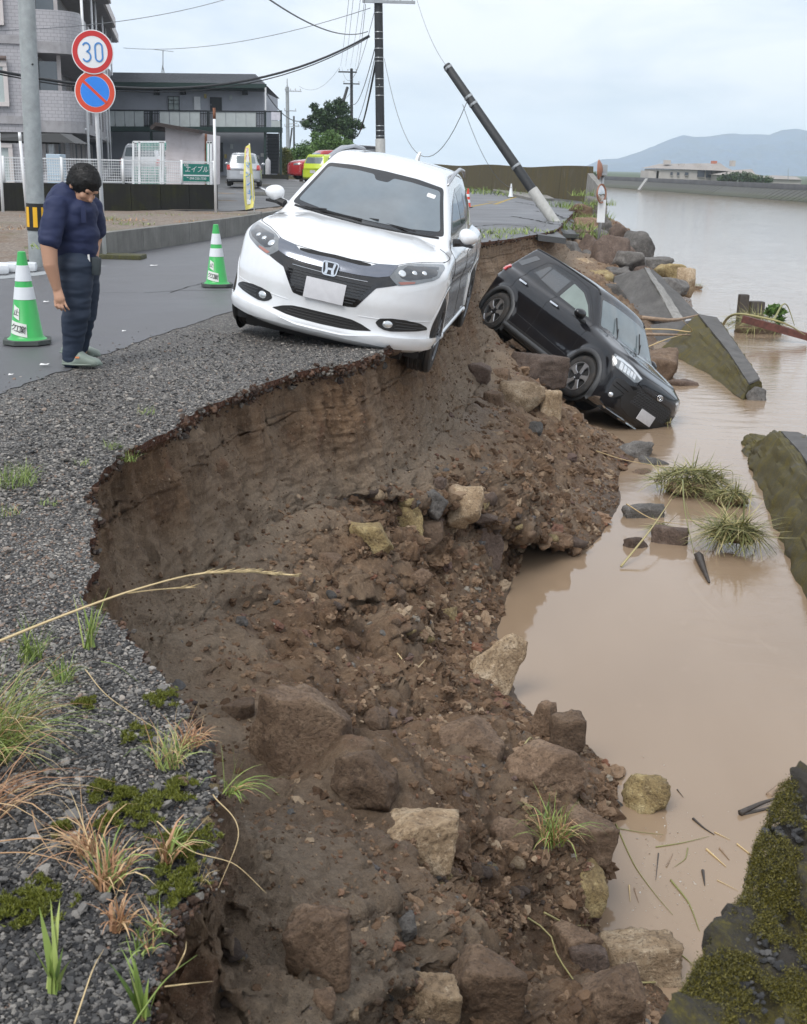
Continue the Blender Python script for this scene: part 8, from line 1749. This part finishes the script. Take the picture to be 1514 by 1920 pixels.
stem([at(1352, 612, WATER_Z + .2), at(1400, 590, WATER_Z + .9), at(1450, 600, WATER_Z + .9), at(1510, 628, WATER_Z + .3)], .04, M_reed, 'arched bamboo stalk over the river snag', cat='bamboo', tone=.7); stem([at(1450, 600, WATER_Z + .8), atY(1480, 580, 27), atY(1490, 610, 27)], .03, M_reed, 'looped bamboo branch right of the river snag', cat='bamboo', tone=.5)
cb_ = [Vector(atY(x_, y_, 28)) for x_, y_ in ((1452, 580), (1465, 584), (1445, 584), (1462, 600))]; V, F, T = leaf_cloud([tuple(v) for v in cb_], [.16, .12, .12, .1], 260, .06, seed=3); mesh_np('leaf_bunch', V, F, M_leaf_g, None, attrs={'tone': T}, label='bunch of green leaves on the river snag', cat='leaves')
# near floating litter
wline([(1388, 1524), (1430, 1505), (1480, 1490)], (.02, .03, .03), .020, M_woodd, 'dark wet log floating by the mossy wall end', 'floating_log', 'log'); wline([(1395, 1527), (1440, 1515), (1490, 1496)], (.0, .01, .02), .013, M_woodd, 'thinner log alongside the dark wet log', 'floating_log', 'log'); wline([(1442, 1492), (1468, 1468), (1480, 1458)], (.0, .01, .01), .024, M_wood, 'ribbed brown husk beside the floating logs', 'husk', 'husk')
FL_ = [((1155, 1545), (1195, 1630), (1240, 1690), (1262, 1715)), ((1230, 1588), (1280, 1580), (1330, 1568)), ((1258, 1650), (1290, 1690), (1312, 1745)), ((1300, 1535), (1320, 1552), (1340, 1565)), ((1318, 1632), (1322, 1660)), ((1382, 1582), (1405, 1600), (1425, 1615)), ((1325, 1592), (1345, 1610), (1362, 1625)), ((1180, 1660), (1182, 1690)), ((1190, 1665), (1198, 1692)), ((1290, 1590), (1285, 1610), (1265, 1625)), ((1340, 1560), (1370, 1575)), ((1272, 1785), (1290, 1800), (1310, 1820)), ((1250, 1625), (1262, 1600)), ((1155, 1552), (1200, 1560), (1245, 1565)), ((1350, 1590), (1368, 1612)), ((1270, 1480), (1282, 1495)), ((1235, 1600), (1230, 1650)), ((1345, 1650), (1385, 1670))]
for i, L in enumerate(FL_): stem([at(x_, y_, WATER_Z + .004) for x_, y_ in L], [.0045, .004, .007, .010, .010, .006, .008, .005, .005, .004, .004, .004, .005, .003, .008, .004, .004, .003][i], [M_reed, M_reed, M_reed, M_woodd, M_woodd, M_dry, M_dry, M_dry, M_wood, M_reed, M_dry, M_reed, M_wood, M_reed, M_wood, M_woodd, M_woodd, M_dry][i], 'floating stalk or twig in the near water beside the mossy wall end', 'floating_twig', 'twig', 'floating twigs in the near water')
rf_ = np.random.default_rng(5); n = 420; px = rf_.normal(1270, 60, n); py = rf_.normal(1640, 75, n); Pf = np.array([at(a, b, WATER_Z + .002) for a, b in zip(px, py)]); ok = (px > 1120) & (px < 1420); scatter('floating_specks', Pf[ok], np.clip(.0022 * np.exp(rf_.normal(0, .6, ok.sum())), .001, .009), rf_.uniform(.5, 1, ok.sum()), tone_mat('pale_specks', [(0, (.3, .22, .15)), (.6, (.5, .42, .33)), (1, (.7, .66, .6))], noise_amt=.1), subdiv=0, flat=.35, seed=41)
# stalks lying on the mud
for i, L in enumerate([((955, 1687), (985, 1725), (1030, 1757), (1045, 1800), (1065, 1830), (1105, 1876)), ((1020, 1718), (1060, 1738), (1105, 1741)), ((1165, 1850), (1230, 1848), (1258, 1832)), ((745, 1230), (775, 1262), (800, 1240)), ((1010, 1340), (1045, 1330), (1035, 1370)), ((970, 1425), (985, 1400), (1000, 1398)), ((1130, 1770), (1128, 1800), (1130, 1830))]):
    pts = []
    for x_, y_ in L: h_, n_ = on_bank(x_, y_); pts.append(np.array(h_ + Vector((0, 0, .02))) if h_ is not None else at(x_, y_, WATER_Z + .01))
    stem(pts, .006, M_reed if i != 3 else M_dry, ['long jointed green stalk lying down the near shore', 'short green stalk above the long jointed one', 'green stalk along the foot of the squared tan block', 'pale straw on the rubble in the middle slope', 'green stalk over the upright mud lumps', 'crossed straws above the long mud ridge', 'dry stalk left of the squared tan block'][i], tone=.75)
h_, n_ = on_bank(742, 1150); 
# ================================================================ the man looking down at the road edge
M_skin = M_('skin', (.46, .26, .17), .5, var=.06, scale=4); M_shirt = M_('navy_polo_shirt', (.012, .020, .066), .75, var=.10, scale=3, bump=.15, bscale=300, bdist=.002); M_trous = M_('dark_slate_trousers', (.018, .030, .055), .7, var=.12, scale=3); M_hair = M_('black_hair', (.008, .0075, .007), .6, var=.3, scale=30)
M_shoe = M_('sage_clog', (.20, .245, .21), .5, var=.05, dirt=(.2, .17, .13), dirt_amt=.25); M_bag = M_('dark_pouch', (.03, .04, .045), .6)
YP = 8.85
def PP(px, py, dy=0.): return Vector(atY(px, py, YP + dy))
man_b = Vector(at(152, 684, 0)); YP = float(man_b.y)
man = empty('person', tuple(man_b), label='man in navy polo shirt and sage clogs bending to look down', cat='person')
def blob(name, parts, mat, parent, voxel=.011, smooth=6, fold=0., fscale=(9, 9, 9), seed=0):
    """one continuous skin over tapered capsules and ellipsoids: ('c', a, b, ra, rb, squash_y) or ('e', centre, radii, rot)"""
    bm = bmesh.new()
    def sph(c, r, rot=None):
        g = bmesh.ops.create_icosphere(bm, subdivisions=3, radius=1)
        for v in g['verts']:
            p = Vector((v.co.x * r[0], v.co.y * r[1], v.co.z * r[2])); v.co = (rot @ p if rot else p) + c
    for pt in parts:
        if pt[0] == 'e': sph(pt[1] - man_b, pt[2], pt[3] if len(pt) > 3 else None)
        else:
            _, a, b, ra, rb = pt[:5]; sq = pt[5] if len(pt) > 5 else 1.; a, b = a - man_b, b - man_b; L = (b - a).length; n = max(2, int(L / (min(ra, rb) * .35)))
            for k in range(n + 1): t = k / n; r = ra + (rb - ra) * t; sph(a.lerp(b, t), (r, r * sq, r))
    me = bpy.data.meshes.new(name); bm.to_mesh(me); bm.free(); o = bpy.data.objects.new(name, me); COL.objects.link(o)
    md = o.modifiers.new('r', 'REMESH'); md.mode = 'VOXEL'; md.voxel_size = voxel; md2 = o.modifiers.new('s', 'SMOOTH'); md2.iterations = smooth; md2.factor = .6
    bpy.context.view_layer.update(); m2 = bpy.data.meshes.new_from_object(o.evaluated_get(bpy.context.evaluated_depsgraph_get())); bpy.data.objects.remove(o); bpy.data.meshes.remove(me)
    n = len(m2.vertices); V = np.empty(n * 3); m2.vertices.foreach_get('co', V); V = V.reshape(-1, 3); N = np.empty(n * 3); m2.vertices.foreach_get('normal', N); N = N.reshape(-1, 3)
    if fold: V = V + N * (np.abs(fbm(V * np.array(fscale) + seed, 3)) * fold * -1 + fold * .4)[:, None]
    m2.vertices.foreach_set('co', V.astype(np.float32).ravel()); m2.polygons.foreach_set('use_smooth', np.ones(len(m2.polygons), bool)); m2.name = name; m2.materials.clear(); m2.materials.append(mat)
    o = bpy.data.objects.new(name, m2); COL.objects.link(o); o.parent = parent; return o
# body: head, neck, arms, hands in one skin (trunk and legs run on inside the clothes)
hc = PP(157, 347, -.05); fd = Vector((.62, -.42, -.66)).normalized(); up_h = Vector((.55, -.2, .81)); up_h = (up_h - fd * up_h.dot(fd)).normalized(); rt = fd.cross(up_h).normalized()
HM = Matrix((fd, rt, up_h)).transposed()
def hp3(f, r, u): return hc + fd * f + rt * r + up_h * u
body = [('e', hc, (.100, .082, .105), HM), ('e', hp3(.045, 0, -.055), (.065, .066, .075), HM), ('e', hp3(.078, 0, -.095), (.030, .036, .026), HM), ('c', hp3(.098, 0, .005), hp3(.122, 0, -.032), .011, .017), ('e', hp3(.093, .0, -.066), (.018, .028, .012), HM), ('e', hp3(.075, .038, -.03), (.03, .03, .03), HM), ('e', hp3(.075, -.038, -.03), (.03, .03, .03), HM), ('c', hp3(.088, -.045, .022), hp3(.088, .045, .022), .016, .016)]
for s in (1, -1): body.append(('e', hp3(-.012, s * .086, -.02), (.022, .014, .034), HM))
body += [('c', hp3(-.03, 0, -.06), PP(132, 372, .0), .066, .075), ('c', PP(132, 372, 0), PP(128, 420, 0), .10, .14), ('c', PP(128, 420, 0), PP(140, 480, 0), .14, .14), ('c', PP(103, 400, -.19), PP(92, 452, -.27), .060, .062), ('c', PP(91, 452, -.27), PP(95, 496, -.29), .062, .052), ('c', PP(95, 496, -.29), PP(107, 540, -.27), .052, .033), ('c', PP(120, 400, -.05), PP(103, 400, -.19), .08, .065)]
# near hand: palm, four bent fingers of unequal length, thumb from the side of the palm
pw0, pw1 = PP(108, 543, -.27), PP(112, 560, -.28); body.append(('c', pw0, pw1, .034, .040, .62))
for k, (dx, L1, L2) in enumerate(((-.033, .034, .026), (-.011, .042, .030), (.011, .045, .032), (.033, .038, .028))):
    a = pw1 + Vector((dx, -.004 + .002 * k, -.018)); b = a + Vector((.006 + .004 * k, -.012, -L1)); c = b + Vector((.010, .022, -L2 * .8)); body += [('c', a, b, .0092, .0086), ('c', b, c, .0086, .0074)]
body += [('c', pw0 + Vector((.030, -.008, -.025)), pw0 + Vector((.044, -.016, -.062)), .0125, .0115), ('c', pw0 + Vector((.044, -.016, -.062)), pw0 + Vector((.038, -.014, -.094)), .0115, .009)]
body += [('c', PP(150, 395, .1), PP(176, 398, .24), .09, .075), ('c', PP(176, 398, .24), PP(178, 448, .30), .062, .056), ('c', PP(178, 448, .30), PP(176, 482, .20), .050, .036), ('c', PP(176, 482, .20), PP(176, 497, .17), .036, .034)]
for k in range(4): a = PP(176, 499, .17) + Vector((-.026 + k * .017, 0, -.01)); body += [('c', a, a + Vector((.004, -.03, -.035)), .010, .009), ('c', a + Vector((.004, -.03, -.035)), a + Vector((-.004, -.045, -.05)), .009, .008)]
a = PP(173, 494, .14); body += [('c', a, a + Vector((-.02, -.03, -.03)), .012, .010), ('c', PP(142, 480, 0), PP(148, 520, -.08), .12, .08), ('c', PP(148, 520, -.08), PP(136, 668, -.05), .08, .05), ('c', PP(156, 510, .08), PP(152, 655, .28), .08, .05), ('c', PP(136, 668, -.05), PP(140, 680, -.05), .04, .035), ('c', PP(152, 650, .28), PP(154, 655, .30), .04, .035)]
bd = blob('body', body, M_skin, man, .0055, 3)
# face details
for s in (1, -1):
    ellipsoid_mesh('eye', hp3(.094, s * .032, .002) - man_b, (.005, .011, .006), M_('eye_dark', (.03, .02, .015), .2), bd, 10, rot=HM)
    ellipsoid_mesh('eyebrow', hp3(.099, s * .034, .020) - man_b, (.003, .018, .004), M_hair, bd, 10, rot=HM)
ellipsoid_mesh('mouth', hp3(.110, 0, -.068) - man_b, (.004, .022, .005), M_('lips', (.30, .12, .09), .5), bd, 10, rot=HM)
hair = blob('hair', [('e', hp3(-.020, 0, .030), (.122, .108, .118), HM), ('e', hp3(.035, 0, .068), (.060, .086, .052), HM), ('e', hp3(-.055, 0, -.015), (.075, .088, .080), HM), ('c', hp3(.02, .086, .01), hp3(-.02, .09, -.01), .020, .020), ('c', hp3(.02, -.086, .01), hp3(-.02, -.09, -.01), .020, .020)], M_hair, bd, .008, 3, fold=.006, fscale=(30, 30, 30))
hv_ = np.empty(len(hair.data.vertices) * 3); hair.data.vertices.foreach_get('co', hv_); hv_ = hv_.reshape(-1, 3); kk = rng.integers(0, len(hv_), 12000); M_hairs = leaf_material('hair_strand', (.004, .004, .004), (.010, .009, .009), (.022, .020, .019)); fuzz('hair_strands', hv_[kk], .0075, M_hairs, 5, up=.1, parent=hair, kind='stuff')
# shirt
shirt = blob('polo_shirt', [('e', PP(141, 462, -.0), (.168, .17, .12)), ('e', PP(144, 440, .0), (.165, .17, .13)), ('e', PP(138, 415, 0), (.168, .185, .14)), ('e', PP(124, 385, .0), (.150, .19, .12)), ('e', PP(126, 366, .0), (.125, .16, .09)), ('e', PP(112, 400, -.05), (.12, .15, .15)), ('e', PP(112, 425, -.0), (.13, .17, .14)), ('e', PP(150, 395, 0), (.13, .17, .11)), ('e', PP(140, 485, 0), (.155, .165, .06)), ('c', PP(106, 390, -.17), PP(98, 424, -.24), .086, .082), ('c', PP(98, 424, -.24), PP(94, 450, -.27), .082, .078), ('c', PP(168, 392, .16), PP(176, 428, .28), .10, .095), ('e', PP(95, 440, -.02), (.075, .15, .15))], M_shirt, man, .009, 7, fold=.014, fscale=(3.5, 3.5, 8), seed=3)
col = blob('collar', [('c', PP(112, 352, -.08), PP(126, 378, -.13), .022, .026), ('c', PP(126, 378, -.13), PP(150, 388, -.10), .026, .024), ('c', PP(112, 352, -.08), PP(118, 346, .06), .022, .022), ('c', PP(118, 346, .06), PP(150, 372, .14), .022, .022)], M_shirt, shirt, .008, 3)
m = MB(); m.box(PP(157, 402, -.175) - man_b, (.035, .012, .12), bev=.004); m.build('button_placket', M_shirt, shirt, auto=40)
# trousers
trs = blob('trousers', [('e', PP(141, 492, -.0), (.165, .165, .10)), ('c', PP(142, 500, -.08), PP(143, 545, -.09), .135, .114), ('c', PP(143, 545, -.09), PP(143, 588, -.09), .114, .096), ('c', PP(143, 588, -.09), PP(138, 630, -.07), .104, .082), ('c', PP(138, 630, -.07), PP(135, 676, -.05), .082, .066), ('c', PP(152, 500, .07), PP(158, 545, .11), .135, .112), ('c', PP(158, 545, .11), PP(158, 590, .15), .112, .090), ('c', PP(158, 590, .15), PP(152, 650, .26), .085, .060)], M_trous, man, .010, 6, fold=.014, fscale=(2.5, 2.5, 10), seed=8)
for t_ in (0,): 
    m = MB(); m.lathe([(.168, -.014), (.174, 0), (.168, .014)], 30); b_ = m.build('belt', M_bag, trs); b_.location = PP(140, 484, 0) - man_b; b_.scale = (1, 1, 1)
# clogs
def clog(heel, toe, lab):
    heel, toe = heel - man_b, toe - man_b; heel.z = toe.z = 0; d = (toe - heel).normalized(); L = (toe - heel).length; s = Vector((-d.y, d.x, 0)); m = MB(); rows = []
    for k in range(17):
        t = k / 16; w = .036 + .020 * math.sin(min(1, t * 1.15) * math.pi * .62) if t < .93 else .030; w *= min(1, (t + .06) * 6) ** .5 * (1 if t < .9 else max(.25, 1 - ((t - .9) / .1) ** 2 * .75)); ht = float(np.interp(t, [0, .1, .3, .42, .5, .62, .8, .92, 1], [.055, .062, .060, .118, .112, .085, .068, .055, .026])); base = float(np.interp(t, [0, .8, 1], [.004, .0, .014])); c = heel + d * (L * t); ring = []
        for a in np.linspace(0, 2 * math.pi, 17)[:-1]: ca, sa = math.cos(a), math.sin(a); ring.append(c + s * (w * math.copysign(abs(ca) ** .7, ca)) + Vector((0, 0, base + (ht - base) * (.5 + .5 * math.copysign(abs(sa) ** .75, sa)))))
        rows += ring
    fs = [(i * 16 + k, i * 16 + (k + 1) % 16, (i + 1) * 16 + (k + 1) % 16, (i + 1) * 16 + k) for i in range(16) for k in range(16)] + [tuple(range(16))[::-1], tuple(256 + k for k in range(16))]
    m.add(rows, fs); o = m.build('clog', M_shoe, man, smooth=True)
    m = MB(); pts = [heel + d * (L * t) for t in (.02, .3, .6, .9)]
    q = [p + s * .058 * (1 if 0 < i < 3 else .7) + Vector((0, 0, .022)) for i, p in enumerate(pts)]; q2 = [p - s * .058 * (1 if 0 < i < 3 else .7) + Vector((0, 0, .022)) for i, p in enumerate(pts)]
    m.tube(q + q2[::-1], .007, 6, closed=True); m.build('sole_ridge', M_shoe, o, smooth=True)
    m = MB(); m.box(heel + d * L * .42 - s * .050 + Vector((0, -.004, .075)), (.03, .006, .012)); m.build('tag', M_('orange_tag', (.7, .25, .1), .6), o); return o
clog(PP(119, 688, -.07), PP(193, 690, -.07), ''); h2 = Vector(at(118, 664, 0)); t2_ = Vector(at(189, 671, 0)); clog(h2, t2_, '')
# belt pouch and phone strap
m = MB(); m.box((0, 0, 0), (.065, .06, .13), bev=.022); pb_ = m.build('belt_pouch', M_bag, None, auto=40, label='dark pouch hanging at the hip of the man', cat='pouch'); pb_.location = PP(181, 499, -.09); pb_.rotation_euler = (0, .1, 0)
m = MB(); m.box((0, 0, 0), (.014, .01, .10), bev=.003); ph = m.build('white_strap', M_paper, pb_, auto=40); ph.location = (-.045, -.03, .03); ph.rotation_euler = (0, -.16, 0)

# ================================================================ cones
M_cgreen = M_('cone_green', (.045, .42, .10), .35, var=.05, dirt=(.12, .16, .08), dirt_amt=.2); M_cwhite = M_('cone_reflective_white', (.72, .75, .78), .4, var=.04, dirt=(.4, .38, .33), dirt_amt=.25); M_cbase = M_('cone_base_rubber', (.075, .085, .08), .7, var=.1); M_cred = M_('cone_red', (.62, .06, .03), .4, var=.05); M_label = M_('label_white', (.74, .77, .72), .6, var=.03); M_ink = M_('label_black', (.02, .02, .02), .6)
def cone(base, s, col, label, stripes, labels=True, group=None, yaw=.35):
    root = empty('traffic_cone', tuple(base), (0, 0, yaw), label=label, cat='traffic cone', group=group); root.scale = (s, s, s)
    m = MB(); oc = [(.20 * math.cos(a), .20 * math.sin(a)) for a in [math.pi / 4 + k * math.pi / 2 + o_ for k in range(4) for o_ in (-.32, .32)]]; m.prism(oc, 0, .032, plane='XY'); o = m.build('base', M_cbase, root)
    rad = lambda h: .125 - (.125 - .030) * (h - .05) / .65
    m = MB(); m.lathe([(.155, .030), (.140, .040), (rad(.055), .055), (rad(.70), .70), (.022, .705), (0, .705)], 40); m.build('cone_body', col, root, auto=40)
    for h0, h1 in stripes: m = MB(); m.lathe([(rad(h0) + .0008, h0), (rad(h0) + .0022, h0 + .001), (rad(h1) + .0022, h1 - .001), (rad(h1) + .0008, h1)], 40); m.build('reflective_band', M_cwhite, root, smooth=False)
    if labels:
        for (a0, a1, h0, h1, txt, tl) in ((-2.55, -2.0, .215, .305, '止', .0), (-2.75, -1.50, .085, .185, 'ク工業', .0)):
            m = MB(); n = 8; vs = []
            for k in range(n + 1):
                a = a0 + (a1 - a0) * k / n; dz = -.030 * (k / n)
                for h in (h0 + dz, h1 + dz): r = rad(h) + .004; vs.append((r * math.cos(a), r * math.sin(a), h))
            m.add(vs, [(2 * k, 2 * k + 2, 2 * k + 3, 2 * k + 1) for k in range(n)]); lb = m.build('label', M_label, root)
            nch = len(txt)
            for i, ch in enumerate(txt):
                t = (i + .5) / nch if nch > 1 else .55; a = a0 + (a1 - a0) * (.10 + .82 * t); hm = (h0 + h1) / 2 - .030 * t; r = rad(hm) + .0065; M = face_matrix((r * math.cos(a), r * math.sin(a), hm), (-math.sin(a), math.cos(a), -.22), (-.146 * math.cos(a), -.146 * math.sin(a), 1)); text_mesh('character', ch, (h1 - h0) * .62, M_ink, M, lb, extrude=.0004)
    return root
gst = [(.245 + .075, .395), (.45, .585)]
gst = [(.340, .435), (.480, .600)]
c1 = Vector(at(45, 646, 0)); sc = 1.06; cone(c1 + Vector((0, .10, .003)), sc, M_cgreen, 'green and white traffic cone nearest the left edge beside the man', gst, yaw=.25)
c2 = Vector(at(405, 538, 0)); cone(c2 + Vector((0, .10, .003)), 1.06, M_cgreen, 'green and white traffic cone beside the nose of the white crossover', gst, yaw=.25)
c3 = Vector(at(877, 389, 0)); cone(c3, 1.0, M_cred, 'small red and white traffic cone on the road behind the white crossover', [(.18, .30), (.40, .50)], labels=False); c4 = Vector(at(958, 370, 0)); cone(c4, 1.0, M_cwhite, 'tiny white cone standing far up the road', [], labels=False)
# road marks, cracks, litter
def strip_on_road(name, L, w, mat, z=-.003, parent=None, **tg):
    P = np.array([at(x_, y_, 0) for x_, y_ in L]); d = seg_param(P); t = np.arange(0, d[-1], max(.1, d[-1] / 80)); c = np.array([np.interp(t, d, P[:, k]) for k in range(3)]).T; tn = np.gradient(c, axis=0); tn /= np.linalg.norm(tn, axis=1)[:, None]; nn_ = np.c_[-tn[:, 1], tn[:, 0], tn[:, 0] * 0]; ww = w * (1 + .5 * fbm(c * 6, 3))[:, None] * .5; c = c + nn_ * (fbm(c * 2.5, 3) * w * 1.5)[:, None] if tg.pop('wob', False) else c
    V = np.r_[c - nn_ * ww, c + nn_ * ww]; V[:, 2] = z; n = len(c); return mesh_np(name, V, [(i, i + 1, n + i + 1, n + i) for i in range(n - 1)], mat, parent, **tg)
M_crack = M_('crack_dark', (.012, .012, .012), .9); M_yline = M_('worn_yellow_line', (.36, .25, .05), .7, var=.3, scale=10); M_patch = M_('newer_asphalt_patch', (.060, .061, .065), .6, var=.15, scale=30)
for L, w in (([(270, 548), (360, 543), (440, 545)], .02), ([(320, 548), (360, 535), (400, 527)], .02), ([(110, 555), (200, 548), (270, 548)], .015), ([(880, 425), (940, 420), (1000, 425)], .10), ([(960, 405), (1000, 412), (1050, 422)], .14), ([(965, 378), (1005, 385), (1030, 402)], .12), ([(1000, 395), (1040, 400), (1060, 410)], .12)): strip_on_road('crack', L, w * .7, M_crack, parent=road, wob=True)
strip_on_road('gutter_strip', [(-60, 524), (0, 520), (85, 511), (182, 497)], .30, M_('gutter_concrete', (.30, .32, .33), .7, var=.12), z=-.0035, parent=road)
for L in ([(880, 388), (905, 383), (925, 380)], [(915, 378), (940, 377)], [(928, 383), (962, 371), (985, 366)]): strip_on_road('yellow_line', L, .16, M_yline, parent=road)
for (px, py, s, lb) in ((289, 498, .055, 'crumpled white scrap on the road behind the cone'), (84, 684, .035, 'thin white scrap on the road by the man'), (87, 566, .03, 'pale scrap on the road left of the man'), (21, 703, .018, 'tiny white scrap at the left edge of the road'), (233, 621, .018, 'tiny white speck right of the man')):
    m = MB(); m.add([(-s, -.4 * s, .0), (s * .9, -.5 * s, .006), (s, .35 * s, .012), (.1 * s, .5 * s, .004), (-.9 * s, .4 * s, .010)], [(0, 1, 2, 3, 4)]); o = m.build('litter', M_paper, None, label=lb, cat='litter'); o.location = Vector(at(px, py, .008))
# asphalt slabs by the levee and at the collapsed corner
def slab(L, z0, th, mat, label, name='asphalt_slab'):
    P = [np.array(at(x_, y_, z)) for x_, y_, z in L]; m = MB(); n = len(P); m.add([tuple(p) for p in P] + [tuple(p - [0, 0, th]) for p in P], [tuple(range(n)), tuple(range(n, 2 * n))[::-1]] + [(i, (i + 1) % n, n + (i + 1) % n, n + i) for i in range(n)]); return m.build(name, mat, None, label=label, cat='slab')
slab([(925, 350, .12), (1008, 357, .12), (1040, 372, .12), (1000, 372, .12), (925, 356, .12)], 0, .2, M_conc, 'low grey concrete ledge along the foot of the levee wall', 'concrete_ledge'); slab([(1030, 405, .03), (1075, 412, -.2), (1090, 440, -.5), (1060, 438, -.3), (1020, 425, .0)], 0, .12, M_asph2, 'tilted broken slab of road at the collapsed corner'); slab([(985, 423, .02), (1040, 430, -.05), (1062, 447, -.15), (1010, 440, .0)], 0, .14, M_asph2, 'overhanging asphalt lip at the collapsed corner')
slab([(1050, 380, .05), (1095, 372, -.1), (1110, 395, -.5), (1070, 402, -.2)], 0, .15, M_asph2, 'broken piece of verge beside the leaning pole')
# sandbags at the far left kerb
for i, (px, py, lb) in enumerate(((8, 508, 'white sandbag at the far left kerb'), (40, 507, 'second white sandbag right of the first'), (-14, 512, 'sandbag cut by the left edge of the photo'))):
    m = MB(); m.box((0, 0, .05), (.42, .26, .12), bev=.055); o = m.build('sandbag', M_cwhite, None, auto=60, label=lb, cat='sandbag'); o.location = Vector(at(px, py, .0)); o.rotation_euler = (0, 0, .2 * i)
